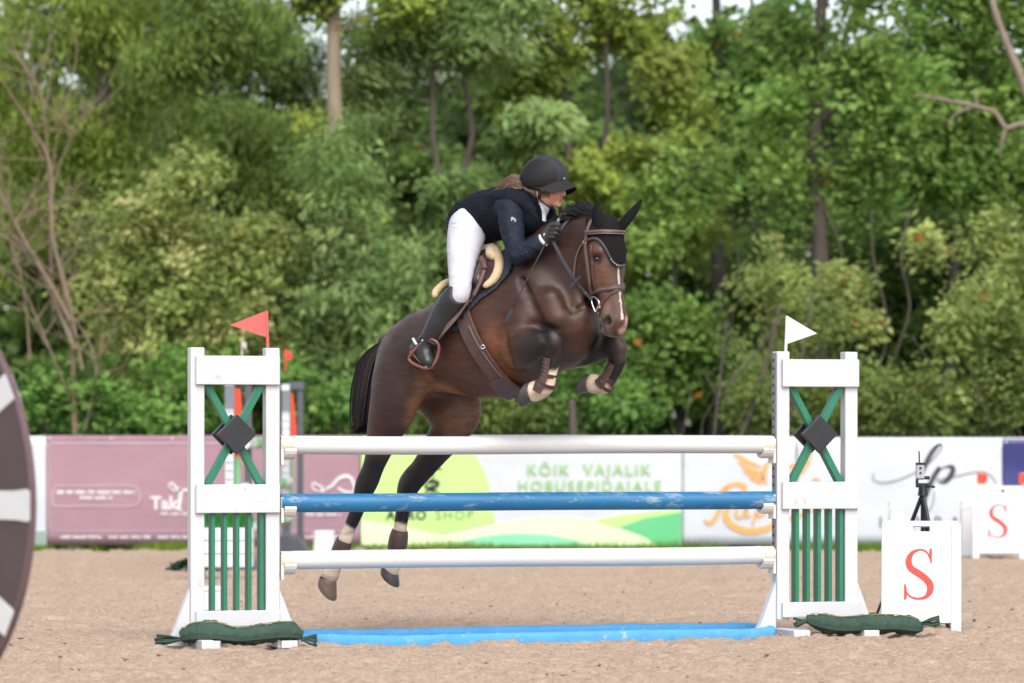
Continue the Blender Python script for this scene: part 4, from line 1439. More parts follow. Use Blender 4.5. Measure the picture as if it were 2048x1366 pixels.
def build_forest():
    T_ = tree
    T_('larch_tree', 'olive larch with hanging sprays at the upper left, behind the bare shrub', 'tree', 'larch', 205, 48.5, [(110, 70, 150, 110), (235, 130, 150, 110), (110, 250, 150, 100), (330, 40, 140, 90), (30, 150, 100, 80), (230, 30, 120, 70), (40, 380, 110, 110), (230, 330, 120, 90), (110, -110, 200, 90)], 46, -160, BARK, 8, 1, .95)
    T_('larch_tree', 'greener drooping larch left of the tall pale trunk', 'tree', 'larchgreen', 430, 47.2, [(470, 210, 150, 100), (400, 330, 140, 90), (520, 300, 120, 90), (440, 70, 130, 90), (560, 400, 110, 90), (360, 190, 110, 90), (520, 60, 100, 80), (430, -80, 150, 80), (480, 430, 120, 80)], 30, -130, BARKD, -10, 2, 1.0)
    T_('spruce_tree', 'dark spruce in the shade behind the tall pale trunk', 'tree', 'spruce', 556, 53, [(600, 330, 110, 120), (640, 470, 120, 110), (540, 520, 120, 110), (600, 600, 110, 100), (500, 130, 80, 60), (580, 40, 60, 50), (880, 130, 70, 60), (820, 70, 60, 50), (200, 130, 60, 50), (600, 130, 70, 80), (770, 170, 70, 60), (740, 60, 60, 50), (560, 120, 70, 90), (700, 380, 90, 110), (480, 560, 110, 100)], 46, -100, BARKD, -20, 3, 1.0)
    T_('ash_tree', 'tall tree with a thick pale bare trunk', 'tree', 'mapleyellow', 668, 44.3, [(700, -110, 200, 70), (670, 300, 70, 60), (690, 400, 70, 60), (640, 230, 50, 40), (590, -20, 70, 50), (780, 20, 70, 60), (560, -60, 130, 60), (850, -20, 90, 50)], 54, -240, BARKP, 14, 4, .8, limbs=12)
    T_('rowan_tree', 'broad pale green rowan left of the rider', 'tree', 'rowan', 880, 45.0, [(830, 170, 130, 90), (950, 110, 140, 90), (900, 300, 160, 110), (770, 290, 110, 100), (830, 470, 150, 110), (960, 420, 120, 110), (1000, 230, 120, 100), (860, 60, 110, 60), (740, 430, 100, 100), (900, 620, 130, 100), (960, -60, 170, 70), (760, 120, 80, 60), (830, 20, 90, 60), (740, 230, 60, 60), (1020, 30, 80, 70)], 24, -60, BARK, 20, 5, 1.0, stems=2)
    T_('rowan_tree', 'young pale green rowan behind the horse\'s rump', 'tree', 'rowan', 690, 43.4, [(680, 590, 80, 90), (672, 262, 60, 36), (655, 330, 70, 60), (695, 400, 70, 60), (660, 480, 70, 60), (740, 660, 90, 80), (650, 680, 80, 90), (700, 770, 100, 90), (760, 560, 70, 60)], 12, 500, BARK, 0, 6, 1.05, stems=2)
    T_('maple_tree', 'yellowish maple rising behind the rider\'s helmet', 'tree', 'mapleyellow', 1190, 46.2, [(1140, 60, 140, 100), (1250, 170, 110, 120), (1190, 330, 130, 100), (1320, 320, 95, 110), (1090, 190, 110, 100), (1270, 40, 90, 70), (1370, 440, 90, 90), (1290, 470, 110, 100), (1110, 330, 90, 90), (1340, 200, 70, 90), (1180, -70, 170, 70)], 26, -80, BARK, -20, 7, 1.0, stems=2)
    T_('maple_tree', 'green maple whose low boughs hang behind the horse\'s head', 'tree', 'maple', 1350, 44.6, [(1330, 560, 95, 90), (1390, 660, 90, 90), (1290, 660, 90, 90), (1240, 760, 110, 90), (1360, 780, 110, 80), (1330, 400, 80, 90), (1400, 350, 60, 70)], 20, 300, BARKD, 10, 8, 1.0)
    T_('aspen_tree', 'dark trunked tree just right of the horse\'s ears', 'tree', 'maple', 1442, 49.0, [(1430, 200, 80, 110), (1440, 90, 90, 50), (1530, 140, 60, 80), (1490, 320, 90, 90), (1400, 300, 70, 80), (1540, 250, 70, 80), (1500, 190, 60, 60), (1390, 120, 50, 60), (1580, 390, 80, 70)], 40, -150, BARKD, -14, 9, .9, limbs=14)
    T_('aspen_tree', 'tree with twin thin grey stems left of the white pennant', 'tree', 'dark', 1560, 50.5, [(1560, 60, 60, 70), (1620, 120, 70, 80), (1530, 560, 90, 80), (1600, 620, 90, 80), (1480, 660, 90, 80), (1580, 320, 70, 70)], 22, -130, BARK, -40, 10, .9, stems=2, limbs=14)
    T_('maple_tree', 'tall grey trunked maple above the white pennant', 'tree', 'maple', 1640, 44.5, [(1590, 200, 70, 80), (1700, 90, 100, 90), (1780, 190, 120, 110), (1580, 330, 60, 70), (1740, 310, 90, 90), (1600, 30, 60, 60), (1560, 420, 50, 60), (1720, 430, 50, 50), (1700, -60, 160, 70), (1640, 210, 50, 40)], 48, -170, BARK, 0, 11, 1.0)
    T_('maple_tree', 'leafy maple filling the upper right corner', 'tree', 'maple', 1900, 46.0, [(1840, 80, 120, 100), (1950, 70, 120, 100), (1880, 220, 130, 100), (2010, 200, 100, 100), (1800, 340, 110, 90), (1930, 360, 120, 100), (2040, 350, 90, 110), (1900, -70, 200, 80), (2060, 60, 90, 90), (1940, 10, 120, 60)], 30, -90, BARKD, 10, 12, 1.05)
    T_('alder_tree', 'dark green alder low at the right behind the berries', 'tree', 'dark', 1860, 48.2, [(1850, 480, 120, 90), (1960, 500, 110, 100), (1800, 600, 130, 90), (1920, 640, 130, 100), (2040, 600, 100, 110), (1720, 640, 110, 90), (1680, 540, 90, 80), (1840, 740, 140, 80), (2000, 760, 120, 80)], 22, 330, BARKD, 0, 13, 1.1)
    T_('rowan_bush', 'yellow green rowan bush dotted with orange berries', 'shrub', 'pale', 1740, 43.4, [(1740, 460, 70, 55), (1690, 530, 75, 60), (1790, 530, 70, 60), (1730, 610, 80, 60), (1650, 600, 60, 60)], 9, 420, BARK, 0, 14, .85, spot=((206, 92, 48), .018), group='bushes at the wood edge', stems=3)
    T_('hydrangea_bush', 'large bush with cream flower heads behind the red pennant', 'shrub', 'pale', 340, 43.6, [(340, 400, 110, 80), (250, 470, 110, 80), (420, 510, 130, 90), (320, 580, 140, 90), (440, 620, 120, 90), (540, 500, 90, 80), (230, 600, 100, 90), (340, 700, 150, 80), (500, 700, 110, 90), (380, 340, 70, 50)], 9, 380, LICHEN, 0, 15, .95, spot=((206, 202, 142), .16), group='bushes at the wood edge', stems=3)
    for i, (kd, px, d, bl, lab) in enumerate((
        ('bush', 110, 42.6, [(110, 800, 80, 70), (60, 830, 60, 50), (170, 840, 60, 40)], 'bright green bush beside the wheel wing, over the white banner'),
        ('bush', 250, 42.4, [(240, 790, 90, 80), (310, 830, 80, 50)], 'bright green bush rising over the purple banner, left of the near wing'),
        ('bush', 400, 42.8, [(400, 780, 90, 90), (460, 830, 80, 50)], 'leafy bush seen through the crossed bars under the red pennant'),
        ('bush', 570, 42.7, [(560, 790, 80, 90), (620, 830, 70, 50)], 'leafy bush behind the grey far wing'),
        ('bush', 690, 42.3, [(680, 820, 80, 60), (760, 840, 70, 40)], 'low bush behind the horse\'s tail'),
        ('scrub', 990, 42.6, [(960, 800, 90, 70), (1040, 830, 80, 50), (880, 830, 70, 50)], 'grassy scrub seen under the horse\'s belly'),
        ('bush', 1130, 42.8, [(1120, 780, 100, 80), (1190, 830, 80, 50)], 'bush below the horse\'s tucked forelegs'),
        ('bush', 1300, 42.4, [(1290, 810, 90, 70), (1370, 830, 80, 50)], 'low bush over the banner with pale green letters'),
        ('scrub', 1480, 42.6, [(1470, 770, 90, 90), (1420, 830, 70, 50), (1540, 820, 70, 50)], 'yellow green scrub left of the wing with the white pennant'),
        ('scrub', 1640, 42.9, [(1630, 720, 90, 100), (1660, 820, 80, 60), (1580, 640, 60, 60)], 'scrub seen through the crossed bars under the white pennant'),
        ('scrub', 1770, 42.5, [(1760, 790, 80, 80), (1820, 830, 70, 50)], 'scrub rising over the banner with script initials'),
        ('pale', 1905, 42.7, [(1900, 700, 60, 60), (1870, 770, 70, 60), (1940, 800, 80, 60), (1910, 640, 40, 50)], 'pale yellow green sapling bush over the script banner'),
        ('scrub', 2020, 42.4, [(2020, 780, 70, 80), (2060, 700, 60, 90), (2000, 640, 50, 80)], 'scrub at the picture edge above the navy banner'),
        ('pale', 2010, 44.0, [(1990, 480, 70, 70), (2030, 560, 70, 80), (1960, 590, 60, 60)], 'light leaved sapling at the right edge under the dead branch'),
        ('pale', 1540, 43.6, [(1545, 520, 26, 60), (1520, 590, 30, 40), (1590, 560, 26, 40)], 'thin sapling with light leaf tufts left of the white pennant'))):
        T_('green_bush', lab, 'shrub', kd, px, d, bl, 7, bl[0][1] - 30, BARK, 0, 40 + i, .95, group='bushes at the wood edge', limbs=14, stems=3)
    for i, (px, d, lab, bl, kd) in enumerate((
        (-190, 46, 'olive larch beyond the picture\'s side, left of the bare shrub', [(-160, 90, 190, 130), (-230, 330, 190, 130), (-170, 560, 170, 120), (-200, 760, 180, 90)], 'larch'),
        (2270, 46, 'maple beyond the picture\'s side, past the navy banner', [(2240, 80, 180, 130), (2290, 320, 180, 130), (2250, 560, 170, 120), (2270, 770, 180, 90)], 'maple'))):
        T_('tree', lab, 'tree', kd, px, d, bl, 34, -100, BARK, 0, 70 + i, .9)
    # second row: darker trees in the depth of the wood
    for i, (px, d, kd, bl, lab) in enumerate((
        (60, 55, 'dark', [(50, 450, 150, 110), (120, 600, 150, 110), (20, 730, 150, 100), (180, 740, 140, 90), (150, 420, 110, 90)], 'shadowed tree deep in the wood behind the bare shrub'),
        (330, 57, 'dark', [(300, 330, 130, 90), (400, 450, 150, 90), (350, 600, 170, 110), (480, 720, 150, 100), (260, 740, 140, 100), (300, 210, 100, 60)], 'shadowed tree deep in the wood behind the cream flowered bush'),
        (760, 56, 'dark', [(740, 230, 120, 80), (820, 350, 150, 100), (720, 500, 150, 110), (850, 620, 170, 110), (760, 770, 160, 90), (960, 480, 130, 100)], 'shadowed tree deep in the wood behind the pale rowan'),
        (1080, 57, 'dark', [(1050, 250, 150, 110), (1180, 420, 150, 110), (1060, 560, 150, 110), (1180, 690, 150, 110), (1060, 780, 150, 80), (1260, 280, 120, 100)], 'shadowed tree deep in the wood behind the rider'),
        (1420, 58, 'spruce', [(1400, 520, 120, 90), (1500, 560, 110, 90), (1420, 720, 140, 100), (1560, 740, 140, 100), (1500, 640, 90, 60)], 'shadowed tree deep in the wood between the dark and grey trunks'),
        (1760, 56, 'dark', [(1700, 240, 120, 100), (1820, 360, 150, 110), (1930, 230, 130, 110), (1740, 520, 140, 110), (1900, 700, 160, 110), (1680, 740, 130, 100), (2040, 480, 120, 120)], 'shadowed tree deep in the wood at the upper right'))):
        T_('tree', lab, 'tree', kd, px, d, bl, 34, bl[0][1] - 60, BARKD, 0, 90 + i, .75, limbs=12, far=1.5)
    # third: the rest of the wood as one mass
    rs = np.random.RandomState(5)
    n = 42000
    x = (rs.rand(n) - .5) * 34
    y = 60 + rs.rand(n) * 9
    top = 5.7 + 1.8 * vnoise(x + 40, y * 0 + 3, .5, 12) + 1.6 * vnoise(x + 40, y * 0 + 9, 1.6, 13)
    z = rs.rand(n) ** .8 * top
    V = leaf_quads(rs, np.stack([x, y, z], 1), .42, .30, .3)
    c = np.array(lin((84, 104, 60))[:3]) * (.4 + 1.0 * vnoise(x + 60, z + 60, 1.3, 14)[:, None]) * (.7 + .6 * rs.rand(n, 1))
    o = mesh_np('distant_wood', V, np.arange(4 * n).reshape(n, 4), LEAFM, attr={'tint': np.repeat(c, 4, 0)}, smooth=False)
    tag(o, kind='stuff')

    # bare lichen-covered shrub at the left edge
    r = random.Random(3)
    def branchy(m, p, dirv, ln, w_, depth):
        pts = [p]
        dv = dirv.normalized()
        q = p
        ns = 5
        for i in range(ns):
            dv = (dv + Vector((r.uniform(-.22, .22), r.uniform(-.2, .2), r.uniform(-.10, .18)))).normalized()
            q = q + dv * ln / ns
            pts.append(q)
        m.tube(pts, [w_ * (1 - .55 * i / ns) for i in range(ns + 1)], 7, caps=False)
        if depth > 0:
            for i in range(r.choice((2, 3, 3))):
                k_ = r.randint(2, ns)
                nd = (dv + Vector((r.uniform(-.8, .8), r.uniform(-.5, .5), r.uniform(-.15, .6)))).normalized()
                branchy(m, pts[k_], nd, ln * r.uniform(.5, .75), w_ * .55, depth - 1)
    d = 42.3
    root = thing('bare_shrub', 'leafless twiggy shrub spotted with orange lichen at the left edge', 'shrub', (P(80, HY, d).x, d, 0), 0)
    for (pth, w_) in ((((150, 870), (140, 640), (105, 470), (100, 330), (60, 250), (10, 170)), 15), (((150, 700), (90, 560), (20, 430), (-30, 330)), 15), (((106, 620), (100, 470), (95, 320), (85, 200), (50, 130)), 11),
                      (((140, 640), (70, 520), (0, 470), (-60, 455)), 12), (((120, 560), (60, 500), (-10, 360)), 10), (((165, 740), (130, 560), (100, 450), (110, 300), (135, 190)), 8), (((160, 850), (100, 700), (40, 560), (20, 520)), 7),
                      (((170, 860), (190, 720), (120, 600), (20, 500)), 6), (((60, 720), (50, 600), (30, 510), (0, 440)), 7), (((95, 420), (120, 330), (150, 250)), 5), (((85, 320), (60, 240), (70, 160)), 5)):
        pts = spline([P(a, b, d + r.uniform(-.15, .25)) for a, b in pth], 5)
        m = MB()
        k = len(pts)
        m.tube(pts, [w_ * d / FPX * .34 * (1.1 - .75 * i / k) for i in range(k)], 8, caps=False)
        for i in range(6):
            j = r.randint(4, k - 1)
            branchy(m, pts[j], Vector((r.uniform(-.8, .8), r.uniform(-.4, .4), r.uniform(.0, .9))), r.uniform(.35, .8), .009, 1)
        m.build('stem', LICHEN, root, world=True, smooth=True)
    # dead branches at the right and pale sticks among the scrub
    d = 43.2
    root = thing('dead_tree', 'leaning dead trunk with a pale bare branch in the upper right corner', 'tree', (P(2150, HY, d).x, d, 0), 0, 'trees of the wood')
    for nm, pth, w_ in (('trunk', ((2190, 900), (2150, 500), (2090, 300), (2048, 170), (2015, 90), (1992, 30), (1975, -40)), 22), ('branch', ((2130, 270), (2070, 250), (2040, 248), (2012, 255), (1990, 225), (1950, 212), (1900, 202), (1836, 190)), 12), ('branch', ((2012, 255), (2004, 285), (2000, 308)), 7),
                        ('branch', ((1950, 212), (1912, 228), (1896, 252)), 5), ('branch', ((1955, 214), (1952, 195), (1950, 178)), 5)):
        pts = spline([P(a, b, d) for a, b in pth], 4)
        k = len(pts)
        MB().tube(pts, [w_ * d / FPX * .5 * (1.1 - .6 * i / k) for i in range(k)], 8).build(nm, DEADW, root, world=True, smooth=True)
    for i, (pth, w_, lab) in enumerate(((((1470, 900), (1510, 800), (1540, 700), (1560, 610)), 10, 'leaning pale dead stick left of the white pennant'), (((1425, 900), (1440, 760), (1455, 640)), 6, 'thin upright dead stick behind the scrub, left of the leaning stick'),
                                        (((1430, 790), (1500, 720), (1560, 640)), 5, 'thin slanting dead stick crossing the leaning stick'), (((1570, 880), (1600, 740), (1625, 580)), 6, 'thin grey stem right behind the white pennant'),
                                        (((1145, 900), (1146, 850), (1143, 800)), 20, 'broken pale stump below the horse\'s forelegs'))):
        d2_ = 42.2
        root = thing('dead_stick', lab, 'dead stick', (P(pth[0][0], HY, d2_).x, d2_, 0), 0, 'dead sticks')
        pts = spline([P(a, b, d2_) for a, b in pth], 4)
        k = len(pts)
        MB().tube(pts, [w_ * d2_ / FPX * .5 * (1.1 - .5 * j / k) for j in range(k)], 8).build('stick', BARK, root, world=True, smooth=True)
build_forest()
# ------------------------------------------------------------------ the horse
HD = Vector((0.79, -0.6131, 0)).normalized()       # where the horse is heading
HR = Vector((HD.y, -HD.x, 0))                      # its right side, towards the camera
HR = HR if HR.y < 0 else -HR
HDY0 = D0 + 0.05
HX0 = 960
def W(px, py, l=0.0):
    """point of the horse that shows at (px, py) and lies l metres to its right of the middle plane"""
    k = (px - 1024) / FPX
    o = Vector(((HX0 - 1024) * HDY0 / FPX, HDY0, 0)) + HR * l
    # o + f*HD : x = k*y
    f = (k * o.y - o.x) / (HD.x - k * HD.y)
    q = o + HD * f
    return Vector((q.x, q.y, EYE + (HY - py) * q.y / FPX))
HDH = Vector((0.66, -0.7513, 0)).normalized()      # the head is turned a little more to the camera
HRH = Vector((HDH.y, -HDH.x, 0))
HRH = HRH if HRH.y < 0 else -HRH
def Wh(px, py, l=0.0):
    """the same for the head's own middle plane"""
    k = (px - 1024) / FPX
    o = W(1206, 462, 0)
    o = Vector((o.x, o.y, 0)) + HRH * l
    f = (k * o.y - o.x) / (HDH.x - k * HDH.y)
    q = o + HDH * f
    return Vector((q.x, q.y, EYE + (HY - py) * q.y / FPX))
def pxl(v, d=D0):                                   # picture pixels -> metres at the horse
    return v * d / FPX

def horse_body():
    S = SDF((-1.35, 21.2, 0.15), (0.95, 23.9, 2.65), 0.0105)
    def ch(st, k=.05, side=HR, sub=4, kin=.012, cut=False):
        S.chain([(W(a, b, l), w_, pxl(v)) for (a, b, l, w_, v) in st], side, k, sub, cut, kin)
    # trunk: croup, loin, barrel, shoulder, breast
    ch([(808, 746, 0, .16, 52), (830, 720, 0, .22, 68), (858, 702, 0, .25, 74), (902, 694, 0, .275, 83), (955, 682, 0, .295, 106),
        (1010, 660, 0, .28, 132), (1062, 640, 0, .235, 118), (1105, 640, 0, .200, 98), (1142, 648, 0, .155, 76)], k=.02, kin=.05)
    # haunch muscles
    for l in (.13, -.13):
        S.chain([(W(838 - 40 * l, 708, l), .125, .145), (W(806 - 60 * l, 776, l), .12, .155)], HR, .08)
    # near hind: thigh, gaskin, hock, cannon, pastern
    ch([(804, 746, .17, .112, 56), (788, 800, .18, .105, 52), (772, 852, .18, .084, 41), (760, 892, .18, .060, 30), (748, 930, .18, .046, 22), (736, 962, .175, .043, 22),
        (724, 992, .175, .036, 17), (712, 1026, .175, .030, 13.5), (700, 1054, .175, .028, 11.5), (688, 1086, .175, .034, 13.5), (678, 1108, .175, .033, 13), (668, 1130, .175, .036, 15), (659, 1152, .175, .044, 19)], k=.06, kin=.02)
    ch([(742, 948, .178, .020, 9), (727, 962, .178, .024, 10), (720, 985, .178, .02, 8)], k=.035)   # point of hock
    ch([(806, 790, .19, .06, 24), (794, 838, .19, .045, 22)], k=.08)
    # far hind
    ch([(850, 748, -.12, .115, 62), (885, 790, -.14, .105, 60), (908, 828, -.15, .09, 50), (896, 862, -.155, .075, 42), (872, 900, -.155, .058, 31), (846, 936, -.155, .046, 25), (822, 966, -.155, .043, 22),
        (811, 996, -.155, .036, 16), (805, 1026, -.155, .030, 13.5), (801, 1052, -.155, .029, 12.5), (798, 1080, -.155, .036, 16), (793, 1104, -.155, .033, 14), (786, 1124, -.155, .036, 16), (780, 1140, -.155, .043, 19)], k=.05, kin=.02)
    ch([(826, 944, -.155, .02, 10), (810, 962, -.155, .024, 10), (803, 985, -.155, .02, 8)], k=.035)
    ch([(880, 770, -.13, .11, 50), (925, 806, -.17, .08, 40), (930, 840, -.17, .06, 26)], k=.07)
    # neck
    ch([(1052, 604, 0, .20, 104), (1092, 560, 0, .150, 96), (1128, 524, 0, .118, 82), (1160, 494, 0, .100, 66), (1188, 474, 0, .088, 46), (1206, 466, 0, .078, 32)], k=.07, kin=.03)
    ch([(1100, 480, 0, .05, 30), (1132, 456, 0, .045, 24), (1165, 444, 0, .04, 18), (1188, 447, 0, .036, 14)], k=.07)   # crest
    # throat and underside of the neck down to the breast
    ch([(1168, 560, 0, .075, 30), (1150, 600, 0, .10, 36), (1140, 640, 0, .13, 40)], k=.07)
    # shoulder, point of shoulder, breast muscles
    for l in (.14, -.14):
        S.chain([(W(1050, 570, l), .075, .13), (W(1082, 620, l * 1.08), .085, .13), (W(1112, 662, l * 1.0), .085, .10)], HR, .08)
    S.ball(W(1150, 640, .075), (.075, .085, .11), .05, [list(HR), list(HD), (0, 0, 1)])
    S.ball(W(1150, 640, -.075), (.075, .085, .11), .05, [list(HR), list(HD), (0, 0, 1)])
    # near fore: arm, forearm, knee, cannon folded under
    ch([(1062, 660, .17, .080, 44), (1040, 704, .20, .080, 38)], k=.07)
    ch([(1032, 704, .225, .074, 34), (1054, 692, .25, .070, 35), (1080, 686, .26, .057, 26), (1102, 682, .265, .049, 22)], k=.032, kin=.02)
    S.ball(W(1104, 684, .265), (.048, .066, .070), .03, [list(HR), list(HD), (0, 0, 1)])
    ch([(1107, 700, .25, .038, 17), (1105, 722, .25, .033, 14.5), (1099, 748, .25, .031, 14), (1092, 770, .25, .036, 17), (1080, 780, .25, .037, 17.5), (1066, 783, .25, .042, 19)], k=.02, kin=.015)
    # far fore
    ch([(1140, 676, -.15, .080, 44), (1152, 700, -.16, .075, 34)], k=.07)
    ch([(1148, 698, -.165, .072, 34), (1176, 694, -.165, .068, 33), (1206, 692, -.165, .052, 25), (1230, 694, -.165, .048, 22)], k=.05, kin=.02)
    S.ball(W(1234, 699, -.165), (.048, .064, .072), .03, [list(HR), list(HD), (0, 0, 1)])
    ch([(1237, 716, -.165, .038, 17), (1230, 738, -.165, .033, 14), (1218, 758, -.165, .031, 14), (1209, 770, -.165, .036, 16), (1197, 770, -.165, .036, 16), (1183, 766, -.165, .040, 18)], k=.02, kin=.015)
    # head
    S.chain([(Wh(a, b, l), w_, pxl(v) * 1.17) for (a, b, l, w_, v) in [(1212, 458, 0, .070, 20), (1207, 484, 0, .098, 35), (1206, 515, 0, .098, 37), (1207, 545, 0, .085, 35), (1213, 572, 0, .066, 30), (1219, 600, 0, .056, 26), (1225, 626, 0, .054, 24), (1229, 646, 0, .056, 23), (1229, 657, 0, .046, 17)]], HRH, .05, 4, False, .02)
    hx = [list(HRH), list(HDH), (0, 0, 1)]
    for s_ in (1, -1):
        S.ball(Wh(1201 - 17 * s_, 540, .062 * s_), (.042, .115, .125), .04, hx)
        S.ball(Wh(1217 - 23 * s_, 502, .090 * s_), (.024, .042, .022), .03, hx)
        S.ball(Wh(1232 - 10 * s_, 638, .038 * s_), (.030, .044, .036), .02, hx)
        S.ball(Wh(1231 - 17 * s_, 641, .068 * s_), (.020, .020, .032), .010, hx, cut=True)
        S.ball(Wh(1217 - 24 * s_, 519, .106 * s_), (.016, .030, .020), .014, hx, cut=True)
        S.chain([(Wh(1208 - 20 * s_, 560, .078 * s_), .012, .012), (Wh(1222 - 16 * s_, 590, .064 * s_), .010, .010)], HRH, .03)
    S.ball(Wh(1217, 662, 0), (.040, .045, .030), .02, hx)
    S.ball(Wh(1232, 660, 0), (.046, .050, .032), .02, hx)
    # grooves: jugular, behind the shoulder, flank, between forearm and breast
    ch([(1070, 522, .21, .03, 6), (1100, 555, .20, .03, 7), (1126, 585, .175, .035, 8), (1134, 610, .16, .03, 8)], k=.06, cut=True)
    ch([(1004, 640, .30, .02, 6), (1012, 690, .30, .025, 7), (1016, 735, .28, .025, 7)], k=.05, cut=True)
    ch([(826, 728, .27, .02, 7), (832, 765, .25, .03, 8), (826, 800, .25, .03, 8)], k=.05, cut=True)
    ch([(1040, 654, .27, .035, 6), (1062, 650, .265, .04, 9), (1086, 652, .25, .04, 9), (1104, 656, .24, .03, 5)], k=.045, cut=True)
    # muscle: blade and upper arm edges, pectoral line, rib swell, folds at the throat
    ch([(1046, 560, .20, .02, 4), (1060, 600, .25, .022, 5), (1086, 640, .25, .02, 4)], k=.05, cut=True)
    ch([(1176, 600, .02, .02, 4), (1160, 640, .02, .022, 6), (1140, 690, .02, .03, 8)], k=.05, cut=True)
    for (a, b, l) in ((1150, 606, .15), (1158, 618, .14), (1168, 612, .10)):
        ch([(a - 12, b + 6, l, .01, 3), (a + 8, b - 4, l - .02, .01, 3)], k=.03, cut=True)
    S.chain([(W(1098, 600, .20), .05, .06), (W(1112, 636, .19), .05, .06)], HR, .06)
    S.chain([(W(1030, 640, .235), .05, .09), (W(1046, 676, .24), .05, .07)], HR, .07)
    for (a, b, l) in ((1104, 704, .32), (1234, 722, -.10)):
        ch([(a - 14, b, l, .008, 3), (a + 2, b + 3, l, .010, 3), (a + 16, b - 1, l, .008, 3)], k=.022, cut=True)
    ch([(1082, 664, .31, .008, 3), (1090, 684, .325, .01, 3), (1086, 704, .31, .008, 3)], k=.03, cut=True)
    # tail dock
    S.chain([(W(800, 668, 0), .05, .05), (W(768, 684, 0), .04, .04)], HR, .05)
    return S.mesh(2)

def blend_paint(V, base, prims):
    C = np.tile(np.array(lin(base)[:3]), (len(V), 1))
    for (p0, p1, r0, r1, col, soft) in prims:
        a, b = np.array(p0), np.array(p1)
        d = b - a
        t = np.clip(((V - a) @ d) / max(d @ d, 1e-9), 0, 1)
        q = np.linalg.norm(V - a - t[:, None] * d, axis=1)
        R = r0 + (r1 - r0) * t
        wgt = np.clip((R - q) / (soft * R) + 0.5, 0, 1)
        wgt = wgt * wgt * (3 - 2 * wgt)
        C = C * (1 - wgt[:, None]) + np.array(lin(col)[:3]) * wgt[:, None]
    return C

BAYC, DARK, BLACK, TAN, SOCK, PINK = (72, 43, 31), (52, 32, 26), (17, 15, 16), (120, 78, 50), (206, 186, 164), (164, 134, 122)
horse = thing('horse', 'dark bay horse jumping with tucked forelegs, black ear bonnet and white socks', 'horse', (W(960, HY).x, W(960, HY).y, 0))
HV, HQ = horse_body()
HBVH = BVHTree.FromPolygons([Vector(v) for v in HV], [tuple(q) for q in HQ])
CAM0 = Vector((0, 0, EYE))
def ray(bvh, px, py, off=0.0):
    d = (P(px, py, D0) - CAM0).normalized()
    loc, nrm, _, _ = bvh.ray_cast(CAM0, d)
    if loc is None:
        return None
    if nrm.dot(d) > 0: nrm = -nrm
    return loc + nrm * off, nrm
def pc(a, b, l, a2, b2, l2, r0, r1, col, soft=.6):
    return (W(a, b, l), W(a2, b2, l2), r0, r1, col, soft)
def ph(a, b, l, a2, b2, l2, r0, r1, col, soft=.6):
    return (Wh(a, b, l), Wh(a2, b2, l2), r0, r1, col, soft)
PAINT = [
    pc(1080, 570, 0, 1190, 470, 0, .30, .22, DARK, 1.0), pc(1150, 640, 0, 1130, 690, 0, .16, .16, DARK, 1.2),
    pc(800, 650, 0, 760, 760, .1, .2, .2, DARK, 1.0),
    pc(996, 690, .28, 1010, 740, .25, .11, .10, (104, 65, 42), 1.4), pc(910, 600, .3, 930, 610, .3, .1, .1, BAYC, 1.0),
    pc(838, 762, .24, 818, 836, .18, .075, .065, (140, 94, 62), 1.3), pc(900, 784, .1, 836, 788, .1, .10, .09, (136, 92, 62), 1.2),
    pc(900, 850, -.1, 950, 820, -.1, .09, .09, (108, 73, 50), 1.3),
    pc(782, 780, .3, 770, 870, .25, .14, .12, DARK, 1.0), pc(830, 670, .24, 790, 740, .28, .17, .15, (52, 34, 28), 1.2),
    # black points
    pc(750, 935, .18, 700, 1054, .175, .11, .09, BLACK, .9), pc(850, 925, -.155, 801, 1052, -.155, .13, .09, BLACK, .9), pc(880, 880, -.155, 850, 925, -.155, .12, .12, (32, 23, 21), 1.2),
    pc(1094, 684, .25, 1105, 722, .25, .11, .07, BLACK, .7), pc(1056, 698, .27, 1094, 684, .27, .10, .115, (26, 19, 18), 1.8),
    pc(1200, 692, -.165, 1232, 738, -.165, .16, .09, BLACK, .8), pc(1150, 698, -.165, 1200, 692, -.165, .12, .15, (24, 19, 18), 1.0),
    # white socks
    pc(696, 1062, .175, 655, 1170, .175, .055, .085, SOCK, .3), pc(801, 1056, -.155, 778, 1150, -.155, .05, .08, SOCK, .3),
    pc(1112, 724, .22, 1098, 770, .25, .030, .08, SOCK, .3), pc(1096, 772, .25, 1050, 784, .25, .075, .095, SOCK, .3),
    pc(1206, 770, -.165, 1165, 764, -.165, .062, .09, SOCK, .3),
    # head: tan sides, dark bridge, blaze, pale muzzle
    ph(1190, 500, .1, 1208, 600, .06, .07, .055, (90, 60, 44), 1.2), ph(1206, 620, .06, 1212, 640, .06, .06, .05, (120, 94, 80), 1.0),
    ph(1236, 530, .03, 1240, 560, .03, .035, .03, (66, 46, 40), 1.0),
    ph(1208, 646, .06, 1216, 664, .03, .05, .05, (100, 86, 82), .9),
    ph(1215, 641, .07, 1215, 641, .05, .027, .025, (26, 22, 23), .6),
    ph(1249, 640, -.02, 1242, 660, .0, .026, .028, PINK, .6), ph(1222, 672, 0, 1234, 668, 0, .02, .02, (150, 126, 116), .8), ph(1200, 640, .05, 1204, 660, .045, .018, .016, PINK, .8),
    ph(1194, 519, .115, 1194, 519, .095, .034, .034, (46, 35, 32), .9),
]
BLZ = [ray(HBVH, a, b)[0] for a, b in ((1236, 530), (1237, 545), (1238, 560), (1239, 575), (1240, 590), (1242, 606), (1243, 622), (1245, 638))]
for i in range(len(BLZ) - 1):
    r_ = (.0062, .0068, .0078, .0072, .0055, .005, .006)[i]
    PAINT.append((BLZ[i], BLZ[i + 1], r_, r_, (196, 182, 172), .6))
HC = blend_paint(HV, BAYC, PAINT)
